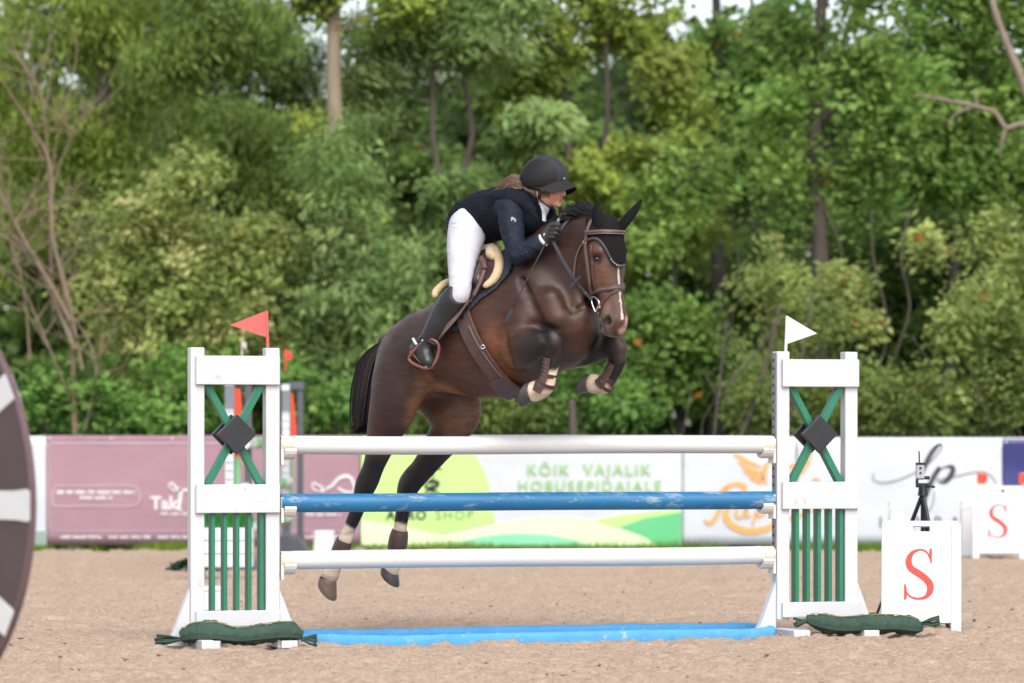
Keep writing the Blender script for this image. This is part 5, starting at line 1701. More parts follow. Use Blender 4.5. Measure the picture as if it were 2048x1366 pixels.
HCOAT = attr_mat('horse_coat', 'tint', rough=.52, spec=.46, bump=.30, bscale=110, nscale=11, namt=.38, sheen=.0, stretch=(1.0, 1.0, 3.0))
_n, _L = HCOAT.node_tree.nodes, HCOAT.node_tree.links
_z = _n.new('ShaderNodeTexNoise'); _z.inputs['Scale'].default_value = 5; _z.inputs['Detail'].default_value = 8; _z.inputs['Roughness'].default_value = .7
_r = _n.new('ShaderNodeMapRange'); _r.inputs['From Min'].default_value = .3; _r.inputs['From Max'].default_value = .7; _r.inputs['To Min'].default_value = .32; _r.inputs['To Max'].default_value = .60
_L.new(_n['Mapping'].outputs[0], _z.inputs['Vector']); _L.new(_z.outputs['Fac'], _r.inputs['Value']); _L.new(_r.outputs[0], _n['Principled BSDF'].inputs['Roughness'])
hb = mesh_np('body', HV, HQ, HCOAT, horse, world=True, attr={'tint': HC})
def near(bvh, p, off=0.0):
    loc, nrm, _, _ = bvh.find_nearest(Vector(p))
    if nrm.dot(Vector(p) - loc) < 0 and (Vector(p) - loc).length > 1e-4: pass
    return loc + nrm * off, nrm
# ------------------------------------------------------------------ hooves, mane, tail, eye, ears
def hoof(cx, toe, axis, r0, r1, ln, mm):
    """cx coronet centre, axis down the hoof, toe direction; wall longer at the toe"""
    a = axis.normalized(); t = (toe - a * toe.dot(a)).normalized(); b = a.cross(t)
    m = MB(); n = 20
    rings = []
    for k, (s_, r) in enumerate(((0, r0 * .88), (.04, r0 * .94), (.2, r0 * .98), (.55, (r0 + r1) / 2), (.93, r1), (1.0, r1 * .96), (1.0, r1 * .7), (.95, .005))):
        ring = []
        for j in range(n):
            an = 6.2832 * j / n
            c, s2 = math.cos(an), math.sin(an)
            ll = ln * (s_ * (0.66 + 0.34 * c) + (0.0 if s_ > 0 else 0))
            ring.append(cx + a * ll + t * (r * c * 1.06 + s_ * ln * .16) + b * r * s2)
        rings.append(ring)
    vs = [p for r in rings for p in r]
    fs = [(i * n + j, i * n + (j + 1) % n, (i + 1) * n + (j + 1) % n, (i + 1) * n + j) for i in range(len(rings) - 1) for j in range(n)]
    m.add(vs, fs)
    return m.build('hoof', mm or HOOF, horse, world=True, smooth=True, sharp=55)
HOOF = mat('hoof_horn', (80, 74, 72), .5, (58, 53, 52), 9, amount=.45, dirt=(148, 116, 88), dirt_amt=.26, dirt_scale=9, bump=.25, bscale=40)
HOOFT = mat('tan_hoof_horn', (132, 108, 88), .5, (86, 74, 68), 7, amount=.5, dirt=(66, 58, 54), dirt_amt=.3, dirt_scale=12, bump=.25, bscale=40)
DOWN = Vector((0, 0, -1))
hoof(W(1065, 783, .25), DOWN, (-HD * .95 + DOWN * .12), .053, .063, .086, None)
hoof(W(1181, 766, -.165), DOWN, (-HD * .95 + DOWN * -.10), .050, .060, .080, None)
hoof(W(656, 1158, .175), HD, (DOWN * .93 + HD * -.30), .055, .064, .112, HOOFT)
hoof(W(779, 1136, -.155), HD, (DOWN * .95 + HD * -.16), .052, .060, .105, None)

def strands(name, m_, parent, paths, n_seg=6, tint=None):
    """paths: list of (points, half-width). Flat tapering hairs."""
    V, Fq, C = [], [], []
    b = 0
    for pts, w_, col in paths:
        k = len(pts)
        for i, p in enumerate(pts):
            T = (pts[min(i + 1, k - 1)] - pts[max(i - 1, 0)])
            S = T.cross(Vector((0, -1, 0.15)))
            if S.length < 1e-6: S = Vector((1, 0, 0))
            S.normalize()
            ww = w_ * (1.0 - 0.85 * (i / (k - 1)) ** 2)
            V += [p - S * ww, p + S * ww]
            C += [col, col]
        for i in range(k - 1):
            a = b + 2 * i
            Fq.append((a, a + 1, a + 3, a + 2))
        b += 2 * k
    return mesh_np(name, np.array([tuple(v) for v in V]), np.array(Fq), m_, parent, world=True, attr={'tint': np.array(C)}, smooth=True)
HAIRM = attr_mat('horse_hair', 'tint', rough=.6, spec=.2, nscale=60, namt=.4)
rnd = random.Random(11)
def tail():
    core = [W(812, 668, 0), W(784, 680, 0), W(752, 714, 0), W(738, 765, 0), W(731, 812, 0), W(726, 846, 0), W(718, 866, 0)]
    paths = []
    for k in range(2600):
        u, v = max(-1.5, min(1.5, rnd.gauss(0, .8))), max(-1.6, min(1.6, rnd.gauss(0, .9)))
        e = rnd.random()
        last = rnd.uniform(.62, 1.0)
        pts = []
        sp = spline(core, 3)
        m_ = int(len(sp) * last)
        curl = rnd.uniform(-.06, .02)
        for i in range(0, m_, 1):
            s_ = i / len(sp)
            rr = .012 + .034 * math.sin(math.pi * min(1, s_ * 1.02)) + .010 * s_
            p = sp[i] + HD * u * rr * .8 + HR * v * rr + Vector((0, 0, .012 * math.sin(6 * s_ + u)))
            p += HD * (-.075 * max(0, s_ - .78) / .22 * (e > .6)) + Vector((0, 0, curl * max(0, s_ - .7)))
            pts.append(p)
        if len(pts) < 3: continue
        g = rnd.uniform(.6, 1.5)
        tip = e > .72
        c = lin((17, 15, 18) if not tip else (74, 60, 64))[:3]
        paths.append((pts, .0027, tuple(x * g for x in c)))
    strands('tail', HAIRM, horse, paths)
tail()
def mane():
    paths = []
    for k in range(1300):
        s_ = rnd.random()
        a = Vector((1190, 430, 0)).lerp(Vector((1120, 452, 0)), s_)
        l0 = rnd.gauss(0, .014)
        root = W(a.x, a.y + 6, l0)
        q, nn = near(HBVH, root)
        up = Vector((0, 0, 1)) * rnd.uniform(.75, 1.05) + HD * rnd.uniform(-.5, .0) + HR * rnd.gauss(0, .16)
        ln = rnd.uniform(.06, .10) * (1.0 if .08 < s_ < .42 else .35)
        pts = [q - nn * .006]
        for i in range(1, 5):
            t = i / 4
            pts.append(q + up * ln * t + HD * (-.045 * t * t) + Vector((0, 0, -.035 * t * t)) + HR * l0 * t * 1.5)
        g = rnd.uniform(.7, 1.5)
        paths.append((pts, .0035, tuple(x * g for x in lin((15, 13, 16))[:3])))
    strands('mane', HAIRM, horse, paths)
mane()
def eye():
    for s_ in (1, -1):
        p = Wh(1193, 518, .092) if s_ > 0 else Wh(1240, 516, -.092)
        q, nn = near(HBVH, p)
        m = MB(); n = 14
        c = q - nn * .010
        vs, fs = [], []
        A = HDH.copy(); A = (A - nn * A.dot(nn)).normalized(); B = nn.cross(A)
        for i in range(9):
            th = math.pi / 2 * i / 8
            for j in range(n):
                an = 6.2832 * j / n
                vs.append(c + nn * .020 * math.cos(th) + A * .021 * math.sin(th) * math.cos(an) + B * .017 * math.sin(th) * math.sin(an))
        for i in range(8):
            for j in range(n):
                fs.append((i * n + j, i * n + (j + 1) % n, (i + 1) * n + (j + 1) % n, (i + 1) * n + j))
        m.add(vs, fs)
        m.build('eye', mat('horse_eye', (18, 14, 14), .06, (26, 20, 18), 10, spec=.8), horse, world=True, smooth=True)
        lid = []
        for j in range(17):
            an = math.pi * (1.02 - 1.04 * j / 16) if True else 0
            lid.append(c + nn * .011 + A * .024 * math.cos(an) + Vector((0, 0, .016)) * math.sin(an))
        MB().tube(lid, [.0015 + .0035 * math.sin(math.pi * j / 16) for j in range(17)], 8).build('eyelid', HCOATD, horse, world=True, smooth=True)
        low = [c + nn * .010 + A * .024 * math.cos(an) - Vector((0, 0, .014)) * math.sin(an) for an in [math.pi * j / 16 for j in range(17)]]
        MB().tube(low, [.001 + .0022 * math.sin(math.pi * j / 16) for j in range(17)], 8).build('eyelid', HCOATD, horse, world=True, smooth=True)
HCOATD = mat('dark_skin', (46, 36, 34), .5, (60, 46, 40), 30)
eye()

# ------------------------------------------------------------------ ear bonnet, bridle, reins
LEATHER = mat('brown_leather', (66, 48, 46), .42, (82, 62, 58), 22, amount=.5, bump=.08, bscale=120)
LEATHER2 = mat('brown_leather_pale', (104, 84, 78), .42, (88, 68, 62), 18, bump=.08, bscale=120)
BLUEBLK = mat('black_rubber', (50, 56, 64), .5, (40, 45, 52), 30, bump=.2, bscale=180)
STEEL = mat('bright_steel', (220, 222, 226), .22, (200, 204, 210), 10, metal=1.0)
BRASS = mat('brass', (206, 170, 110), .3, (190, 150, 96), 10, metal=1.0)
def knit():
    m = mat('bonnet_knit', (24, 21, 22), .9, (32, 29, 29), 60, spec=.15)
    n, L = m.node_tree.nodes, m.node_tree.links
    wv = n.new('ShaderNodeTexWave'); wv.bands_direction = 'Z'; wv.inputs['Scale'].default_value = 40; wv.inputs['Distortion'].default_value = 1.2
    tc = n.new('ShaderNodeTexCoord'); L.new(tc.outputs['Object'], wv.inputs['Vector'])
    bp = n.new('ShaderNodeBump'); bp.inputs['Strength'].default_value = .35; bp.inputs['Distance'].default_value = .01
    L.new(wv.outputs['Fac'], bp.inputs['Height']); L.new(bp.outputs[0], n['Principled BSDF'].inputs['Normal'])
    return m
KNIT = knit()
KNITP = mat('bonnet_cord', (44, 46, 52), .6, (58, 60, 66), 80)

def in_poly(x, y, poly):
    ins = np.zeros(len(x), bool)
    n = len(poly)
    for i in range(n):
        x0, y0 = poly[i]; x1, y1 = poly[(i + 1) % n]
        c = ((y0 > y) != (y1 > y)) & (x < (x1 - x0) * (y - y0) / ((y1 - y0) if y1 != y0 else 1e-9) + x0)
        ins ^= c
    return ins
def proj(V):
    return 1024 + V[:, 0] / V[:, 1] * FPX, HY - (V[:, 2] - EYE) / V[:, 1] * FPX
def vnormals(V, Q):
    e = np.cross(V[Q[:, 2]] - V[Q[:, 0]], V[Q[:, 3]] - V[Q[:, 1]])
    N = np.zeros_like(V)
    for i in range(4): np.add.at(N, Q[:, i], e)
    return N / (np.linalg.norm(N, axis=1, keepdims=True) + 1e-12)
HN = vnormals(HV, HQ)
def shell(name, mask_v, off, m_, parent, thick=.006, fray=0.0):
    """a layer of cloth or leather lying on the horse where mask_v holds"""
    fm = mask_v[HQ].all(1)
    q = HQ[fm]
    used = np.unique(q)
    mp = -np.ones(len(HV), int); mp[used] = np.arange(len(used))
    q = mp[q]
    o = off[used] if hasattr(off, '__len__') else off
    top = HV[used] + HN[used] * (np.asarray(o)[:, None] if hasattr(o, '__len__') else o)
    bot = top - HN[used] * thick
    n = len(used)
    e = {}
    for f in q:
        for i in range(4):
            a, b = f[i], f[(i + 1) % 4]
            e[(a, b)] = 1
    side = [(b, a, a + n, b + n) for (a, b) in e if (b, a) not in e]
    F = np.vstack([q, q[:, ::-1] + n, np.array(side)])
    return mesh_np(name, np.vstack([top, bot]), F, m_, parent, world=True)
HPX, HPY = proj(HV)
HL = (HV - np.array(W(960, 600, 0))) @ np.array(HR)
cpoly = [(1176, 470), (1178, 487), (1188, 478), (1200, 482), (1210, 498), (1222, 520), (1237, 533), (1251, 528), (1258, 505), (1268, 484), (1268, 425), (1240, 405), (1180, 410), (1170, 440)]
bon = shell('ear_bonnet', in_poly(HPX, HPY, cpoly) & (HV[:, 1] < Wh(1206, 462, -.11).y + .05) , .007, KNIT, horse, .008)
cord = []
for a, b in ((1176, 482), (1184, 478), (1192, 478), (1201, 483), (1210, 497), (1220, 516), (1228, 527), (1237, 532), (1246, 530), (1252, 521), (1256, 507)):
    h_ = ray(HBVH, a, b, .010)
    if h_: cord.append(h_[0])
cord = spline(cord, 5)
MB().tube(cord, .0095, 8).build('bonnet_cord', KNITP, bon, world=True, smooth=True)
m = MB()
for p in cord[26::2]:
    m.tube([p + Vector((0, -.009, 0)), p + Vector((0, -.012, 0))], .0028, 6)
tag(m.build('crystal', STEEL, bon, world=True), kind='stuff')
def ear(pts, rs, fl):
    m = MB(); n = 14
    sp = spline(pts, 5); rl = [v.x for v in spline([(r, 0, 0) for r in rs], 5)]
    vs, fs = [], []
    k = len(sp)
    for i, p in enumerate(sp):
        T = (sp[min(i + 1, k - 1)] - sp[max(i - 1, 0)]).normalized()
        a = (fl - T * fl.dot(T)).normalized(); b = T.cross(a)
        for j in range(n):
            an = 6.2832 * j / n
            c, s2 = math.cos(an), math.sin(an)
            rr = rl[i]
            dent = -.45 * rr * max(0, s2) ** 3 * math.sin(math.pi * i / (k - 1))     # hollow of the ear
            vs.append(p + a * rr * c + b * (rr * .62 * s2 + dent))
    for i in range(k - 1):
        for j in range(n):
            fs.append((i * n + j, i * n + (j + 1) % n, (i + 1) * n + (j + 1) % n, (i + 1) * n + j))
    fs += [tuple(range(n))[::-1], tuple((k - 1) * n + j for j in range(n))]
    m.add(vs, fs)
    return m.build('ear', KNITB, bon, world=True, smooth=True)
KNITB = mat('bonnet_ear_cloth', (16, 16, 19), .85, (22, 22, 25), 40, spec=.2)
ear([Wh(1197, 462, .07), Wh(1195, 440, .078), Wh(1194, 418, .085), Wh(1197, 399, .09)], [.040, .044, .032, .003], HDH)
ear([Wh(1240, 456, -.05), Wh(1255, 438, -.07), Wh(1272, 417, -.09), Wh(1284, 398, -.10)], [.036, .038, .027, .003], HDH)

def surf_strap(name, px, width, thick, m_, parent, off=.003, ext=None, n=6):
    """strap laid along picture points on the horse's surface"""
    pp = spline([(a, b, 0) for a, b in px], n)
    pts, nr = [], []
    for q in pp:
        h_ = ray(HBVH, q.x, q.y, off)
        if h_:
            pts.append(h_[0]); nr.append(h_[1])
    # even the normals out
    nr = [(nr[max(i - 1, 0)] + nr[i] + nr[min(i + 1, len(nr) - 1)]).normalized() for i in range(len(nr))]
    if ext:
        for e in ext:
            q, nn = near(HBVH, e, off)
            pts.append(q); nr.append(nn)
    m = MB(); m.strip(pts, nr, width, thick)
    return m.build(name, m_, parent, world=True, bevel=.0015, seg=1)
brid = surf_strap('bridle', [(1186, 440), (1180, 452), (1175, 470), (1173, 492), (1176, 520), (1180, 552), (1183, 578), (1186, 596)], .021, .005, LEATHER2, horse, .010)
surf_strap('browband', [(1173, 467), (1185, 466), (1205, 465), (1230, 466), (1246, 467)], .026, .008, LEATHER2, brid, .013, ext=[Wh(1262, 468, -.08), Wh(1258, 470, -.10)])
surf_strap('browband_piping', [(1174, 467), (1185, 466), (1205, 465), (1230, 466), (1246, 467)], .008, .006, LEATHER, brid, .020)
surf_strap('cheek_strap', [(1183, 490), (1185, 520), (1186, 550), (1191, 576)], .013, .004, LEATHER, brid, .004)
surf_strap('throat_lash', [(1171, 484), (1162, 494), (1154, 512), (1150, 535), (1149, 552)], .012, .004, LEATHER2, brid, .006)
surf_strap('noseband', [(1184, 588), (1188, 583), (1200, 579), (1220, 576), (1240, 574), (1249, 574)], .030, .007, LEATHER, brid, .004, ext=[Wh(1252, 576, -.055), Wh(1240, 582, -.075)])
surf_strap('noseband_piping', [(1186, 586), (1200, 579.5), (1220, 576.5), (1240, 574.5)], .011, .006, LEATHER2, brid, .010)
surf_strap('flash_strap', [(1243, 579), (1232, 582), (1220, 589), (1210, 601), (1204, 614), (1201, 624)], .014, .004, LEATHER, brid, .005)
for (a, b, r_, mm) in ((1170, 484, .007, BRASS), (1175, 486, .006, BRASS), (1200, 626, .007, BRASS), (1176, 533, .005, LEATHER)):
    h_ = ray(HBVH, a, b, .010)
    if h_:
        MB().tube([h_[0], h_[0] + h_[1] * .006], r_, 10).build('buckle', mm, brid, world=True)
# D-ring of the bit
rc = [Wh(a, b, .082) for a, b in ((1185, 593), (1191, 595), (1197, 602), (1198, 610), (1194, 618), (1191, 624), (1188, 618), (1185, 610), (1183, 600), (1185, 593))]
MB().tube(spline(rc, 4), .0048, 8).build('bit_ring', STEEL, brid, world=True, smooth=True)
MB().tube([Wh(1194, 615, .082), Wh(1205, 614, .05), Wh(1215, 613, .0)], .007, 8).build('bit', STEEL, brid, world=True, smooth=True)
MB().tube([Wh(1168, 583, .10), Wh(1173, 588, .098)], .009, 8).build('rein_clip', STEEL, brid, world=True)
HANDL = .19
rein = [W(1104, 478, HANDL), W(1115, 500, .185), W(1130, 528, .165), W(1148, 556, .135), Wh(1164, 578, .11), Wh(1184, 600, .085)]
rp = spline(rein, 6)
m = MB(); m.strip(rp, [Vector((-.3, -1, .2))] * len(rp), .019, .004)
rn = m.build('rein', BLUEBLK, brid, world=True, bevel=.001, seg=1)
m = MB()
for i in range(5):
    t = .80 + .035 * i
    p = rp[int(t * (len(rp) - 1))]
    m.box((-.011, -.006, -.004), (.011, .002, .004), Matrix.Translation(p + Vector((0, -.003, 0))) @ Matrix.Rotation(rad(35), 4, 'Y'))
tag(m.build('rein_grip', BLKD, rn, world=True) if 'BLKD' in globals() else m.build('rein_grip', BLK, rn, world=True), kind='stuff')
a, b = W(1143, 573, .15), W(1160, 553, .14)
m = MB(); m.strip([a, a.lerp(b, .5), b], [Vector((-.3, -1, .1))] * 3, .016, .006)
m.build('rein_stop', BLUEBLK, brid, world=True, bevel=.001)
m = MB(); q = spline([W(1110, 474, .175), W(1124, 455, .13), W(1140, 437, .07), W(1152, 430, .0), W(1158, 440, -.09)], 6)
m.strip(q, [Vector((-.2, -.9, .5))] * len(q), .016, .004)
m.build('rein', BLUEBLK, brid, world=True, bevel=.001, seg=1)
q = spline([W(1154, 452, -.13), W(1185, 500, -.14), Wh(1215, 560, -.12), Wh(1236, 604, -.085)], 6)
m = MB(); m.strip(q, [Vector((.4, -.6, .2))] * len(q), .018, .004); m.build('rein', BLUEBLK, brid, world=True)

# ------------------------------------------------------------------ leg boots
BOOTL = mat('boot_leather', (88, 66, 60), .45, (70, 52, 48), 26, amount=.5, bump=.25, bscale=90, dirt=(150, 128, 112), dirt_amt=.2, dirt_scale=20)
BOOTD = mat('boot_strap', (70, 54, 50), .5, (60, 46, 42), 20)
def half_tube(pts, rs, back, arc0, m_, name, parent, th=.006, fl=1.0):
    """open shell round a limb; back = direction it covers, arc0 = half opening in degrees"""
    sp = spline(pts, 5); rl = [v.x for v in spline([(r, 0, 0) for r in rs], 5)]
    m = MB(); n = 14; vs, fs = [], []
    k = len(sp)
    for i, p in enumerate(sp):
        T = (sp[min(i + 1, k - 1)] - sp[max(i - 1, 0)]).normalized()
        a = (back - T * back.dot(T)).normalized(); b = T.cross(a)
        for rr in (rl[i] + th, rl[i]):
            for j in range(n + 1):
                an = rad(arc0) * (2 * j / n - 1)
                vs.append(p + a * rr * math.cos(an) + b * rr * math.sin(an))
    w_ = 2 * (n + 1)
    for i in range(k - 1):
        for j in range(n):
            A = i * w_ + j
            fs.append((A, A + 1, A + w_ + 1, A + w_))
            B = A + n + 1
            fs.append((B + 1, B, B + w_, B + w_ + 1))
        for j in (0, n):
            A = i * w_ + j
            fs.append((A, A + w_, A + w_ + n + 1, A + n + 1))
    for i in (0, k - 1):
        for j in range(n):
            A = i * w_ + j
            fs.append((A, A + 1, A + n + 2, A + n + 1))
    m.add(vs, fs)
    return m.build(name, m_, parent, world=True, smooth=True, sharp=50)
def tendon(l, pts, rs, straps):
    p3 = [W(a, b, l) for a, b in pts]
    t = half_tube(p3, rs, -HD + HR * .1, 112, BOOTL, 'tendon_boot', horse)
    for (a, b, r_) in straps:
        c = W(a, b, l)
        i = min(range(len(p3)), key=lambda q: (p3[q] - c).length)
        T = (p3[min(i + 1, len(p3) - 1)] - p3[max(i - 1, 0)]).normalized()
        half_tube([c - T * .011, c, c + T * .011], [r_, r_, r_], HD, 120, BOOTD, 'strap', t, .005)
    # shock plates: ribs along the back of the boot
    m = MB()
    for k in range(7):
        s_ = .15 + .1 * k
        i = int(s_ * (len(p3) - 1)); f = s_ * (len(p3) - 1) - i
        c = p3[i].lerp(p3[min(i + 1, len(p3) - 1)], f)
        T = (p3[min(i + 1, len(p3) - 1)] - p3[max(i - 1, 0)]).normalized()
        A = (-HD - T * (-HD).dot(T)).normalized(); Bv = T.cross(A)
        rr = rs[min(i, len(rs) - 1)] + .008
        m.tube([c + A * rr * math.cos(x) + Bv * rr * math.sin(x) for x in [rad(v) for v in (-100, -60, -30, 0, 30, 60, 100)]], .0035, 6)
    tag(m.build('rib', BOOTL, t, world=True, smooth=True), kind='stuff')
tendon(.25, ((1104, 716), (1101, 735), (1097, 755), (1090, 772), (1085, 784)), (.044, .043, .045, .054, .056), ((1098, 749, .044), (1093, 767, .053)))
tendon(-.165, ((1232, 728), (1225, 745), (1216, 760), (1206, 772)), (.043, .042, .045, .053), ((1219, 755, .043), (1211, 769, .052)))
t = half_tube([W(689, 1080, .175), W(683, 1096, .175), W(676, 1112, .175)], [.044, .049, .046], -HD, 179, BOOTL, 'fetlock_boot', horse)
t = half_tube([W(800, 1060, -.155), W(798, 1072, -.155), W(795, 1088, -.155), W(791, 1101, -.155)], [.043, .052, .054, .047], -HD, 179, BOOTL, 'fetlock_boot', horse)

# ------------------------------------------------------------------ saddle
saddle = thing('saddle', 'brown jumping saddle with cream sheepskin, dark pad and wide girth on the bay horse', 'saddle', (W(950, 560).x, W(950, 560).y, W(950, 560).z))
def fz_poly(pts, l):
    return [((W(a, b, l) - W(960, 600, 0)).dot(HD), W(a, b, l).z) for a, b in pts]
HF = (HV - np.array(W(960, 600, 0))) @ np.array(HD)
PADM = mat('pad_navy', (38, 44, 52), .7, (52, 60, 70), 40, bump=.3, bscale=110)
SHEEP = mat('sheepskin', (214, 190, 152), .95, (194, 164, 122), 14, amount=.5, bump=.35, bscale=130, sheen=.3)
SEATL = mat('saddle_leather', (62, 42, 40), .38, (80, 58, 54), 14, amount=.5, bump=.08, bscale=140)
trunk = (HV[:, 2] > W(960, 690).z)
pp = fz_poly([(1004, 512), (1008, 545), (988, 580), (962, 602), (947, 624), (949, 654), (925, 664), (872, 664), (866, 610), (880, 556), (950, 505), (985, 495)], .27)
shell('saddle_pad', in_poly(HF, HV[:, 2], pp) & trunk, .016, PADM, saddle, .012)
pp = fz_poly([(985, 520), (978, 555), (960, 590), (945, 618), (925, 634), (900, 636), (888, 610), (896, 565), (930, 525)], .27)
shell('flap', in_poly(HF, HV[:, 2], pp) & trunk, .034, SEATL, saddle, .012)
S = SDF(np.array(W(925, 545, 0)) - (.55, .55, .4), np.array(W(925, 545, 0)) + (.55, .55, .4), .012)
S.chain([(W(978, 514, 0), .07, .045), (W(958, 540, 0), .12, .04), (W(935, 562, 0), .14, .04), (W(918, 566, 0), .12, .045)], HR, .02)
for s_ in (1, -1):
    S.chain([(W(975, 515, .04 * s_), .05, .04), (W(968, 540, .19 * s_), .035, .06), (W(958, 565, .29 * s_), .03, .05)], HD, .05)
v, q = S.mesh(2)
mesh_np('seat', v, q, SEATL, saddle, world=True)
def fuzzy(pts, rs, name, k=.0):
    S = SDF(np.min([tuple(p) for p in pts], 0) - .12, np.max([tuple(p) for p in pts], 0) + .12, .007)
    S.chain([(p, r, r) for p, r in zip(pts, rs)], HR, .02)
    v, q = S.mesh(1)
    N = vnormals(v, q)
    r = np.random.RandomState(5)
    v = v + N * (.0025 * (r.rand(len(v), 1) - .4))
    mesh_np(name, v, q, SHEEP, saddle, world=True)
fuzzy([W(981, 496, .03), W(990, 502, .10), W(998, 520, .17), W(996, 542, .225), W(986, 560, .255), W(970, 572, .285)], [.022, .025, .024, .023, .020, .014], 'sheepskin_roll')
fuzzy([W(984, 498, .04), W(984, 508, .13), W(989, 514, .17)], [.034, .034, .022], 'sheepskin_roll')
fuzzy([W(925, 560, 0), W(903, 563, .14), W(886, 570, .22), W(872, 584, .27), W(870, 592, .29)], [.016, .020, .020, .018, .013], 'sheepskin_rear')
def kblock():
    MB().tube(spline([W(962, 516, .21), W(967, 526, .24), W(969, 538, .26)], 6), .018, 10, flat=(HR, .6)).build('knee_block', mat('block_leather', (98, 66, 68), .4, (82, 54, 56), 20), saddle, world=True, smooth=True)
    q = spline([W(969, 540, .28), W(960, 565, .32), W(948, 590, .335)], 6)
    m = MB(); m.strip(q, [Vector((-.3, -.9, .2))] * len(q), .018, .004); m.build('billet', LEATHER2, saddle, world=True)
kblock()
GIRTH = mat('girth_leather', (82, 62, 58), .45, (68, 50, 47), 18, amount=.5, bump=.1, bscale=120)
g = surf_strap('girth', [(930, 632), (938, 655), (952, 685), (970, 714), (992, 744), (1012, 764), (1034, 780)], .100, .014, GIRTH, saddle, .018, ext=[W(1042, 790, .12), W(1046, 796, 0)])
surf_strap('girth_edge', [(944, 652), (958, 682), (976, 710), (998, 738), (1018, 758), (1038, 774)], .012, .006, LEATHER2, g, .034)
surf_strap('girth_plate', [(998, 752), (1014, 770), (1034, 782)], .13, .010, GIRTH, g, .030)
for (a, b) in ((932, 636), (922, 641)):
    h_ = ray(HBVH, a, b, .034)
    if h_: MB().tube([h_[0], h_[0] + h_[1] * .005], .012, 10).build('buckle', STEEL, g, world=True)
h_ = ray(HBVH, 971, 692, .036)
MB().tube([h_[0] + Vector((.011 * math.cos(t), -.004, .011 * math.sin(t))) for t in [6.2832 * i / 12 for i in range(13)]], .0028, 6).build('girth_ring', STEEL, g, world=True, smooth=True)
FL = .40                                           # how far out the rider's feet are
q = spline([W(936, 598, .34), W(918, 626, .37), (W(894, 655, FL)), W(868, 684, FL)], 6)
m = MB(); m.strip(q, [Vector((-.5, -.8, .1))] * len(q), .030, .005)
m.build('stirrup_leather', LEATHER2, saddle, world=True, bevel=.001, seg=1)
STIR = mat('stirrup_paint', (122, 76, 70), .4, (104, 62, 58), 12)
sp = [(866, 680, 0), (856, 678, .0), (846, 684, .01), (834, 695, .02), (824, 706, .03), (818, 716, .03), (822, 724, .03), (834, 731, .03), (848, 736, .02), (858, 736, .0), (868, 728, -.01), (875, 712, -.02), (878, 696, -.02), (874, 685, -.01), (866, 680, 0)]
st_ = MB().tube(spline([W(a, b, FL + .035 + c) for a, b, c in sp], 4), .0095, 10).build('stirrup', STIR, saddle, world=True, smooth=True)
MB().tube([W(857, 683, FL + .04), W(872, 690, FL + .03)], .010, 8).build('stirrup_bar', BLK, st_, world=True)
MB().tube(spline([W(822, 722, FL + .03), W(838, 731, FL + .03), W(856, 736, FL + .02)], 4), .017, 8, flat=((0, 0, 1), .5)).build('tread', BLK, st_, world=True)
# the other side's stirrup
q = spline([W(985, 590, -.34), W(960, 650, -.38), W(925, 686, -.40)], 6)
m = MB(); m.strip(q, [HR * -1] * len(q), .030, .005); m.build('stirrup_leather', LEATHER2, saddle, world=True)
o2 = MB().tube(spline([W(a + 62, b, -(FL + .03)) for a, b, c in sp], 4), .0095, 10).build('stirrup', STIR, saddle, world=True, smooth=True)
# ------------------------------------------------------------------ the rider
rider = thing('person', 'rider in black helmet, navy jacket, white breeches and black boots crouching over the horse', 'person', tuple(W(935, 452, 0)))
SKIN = attr_mat('skin', 'tint', rough=.5, spec=.4, namt=.08, nscale=40)
VEST = mat('vest_cloth', (17, 20, 29), .85, (24, 27, 37), 8, amount=.5, bump=.35, bscale=18, spec=.15)
NAVYJ = mat('jacket_cloth', (24, 30, 42), .7, (31, 38, 52), 8, amount=.5, bump=.35, bscale=20, spec=.2)
BREECH = mat('breeches_cloth', (198, 198, 206), .7, (186, 185, 196), 6, amount=.5, bump=.3, bscale=16, spec=.2)
BOOTB = mat('riding_boot', (29, 31, 33), .42, (38, 40, 42), 10, amount=.5, bump=.15, bscale=22, dirt=(104, 102, 98), dirt_amt=.16, dirt_scale=22)
GLOVE = mat('glove_cloth', (40, 40, 40), .7, (52, 52, 52), 40, bump=.3, bscale=150)
SHIRT = mat('shirt_white', (222, 220, 226), .7, (208, 206, 214), 12, bump=.2, bscale=30)
HF_ = Vector((.945, -.33, 0)).normalized()            # where the head looks
HS_ = Vector((HF_.y, -HF_.x, 0))
HS_ = HS_ if HS_.y < 0 else -HS_
HDEP = W(1085, 385, .02).y
def Hh(px, py, s_=0.0):
    """head point showing at (px, py), s_ metres to the head's right of its middle plane"""
    k = (px - 1024) / FPX
    o = Vector(((1088 - 1024) * HDEP / FPX, HDEP, 0)) + HS_ * s_
    f = (k * o.y - o.x) / (HF_.x - k * HF_.y)
    q = o + HF_ * f
    return Vector((q.x, q.y, EYE + (HY - py) * q.y / FPX))
hax = [list(HF_), list(HS_), (0, 0, 1)]

def rc(S, st, side=HR, k=.04, sub=4, kin=.012, cut=False):
    S.chain([(W(a, b, l), w_, v) for (a, b, l, w_, v) in st], side, k, sub, cut, kin)
LEGS = ((.12, .30, .355, FL), (-.12, -.30, -.34, -.40))
def leg_px(l):                                        # the far leg shows further right
    return 0 if l > 0 else 26
TORSO = [(934, 448, 0, .150, .108), (962, 438, 0, .145, .122), (992, 428, 0, .152, .135), (1022, 420, 0, .165, .135), (1048, 416, 0, .145, .105), (1062, 412, 0, .09, .065)]

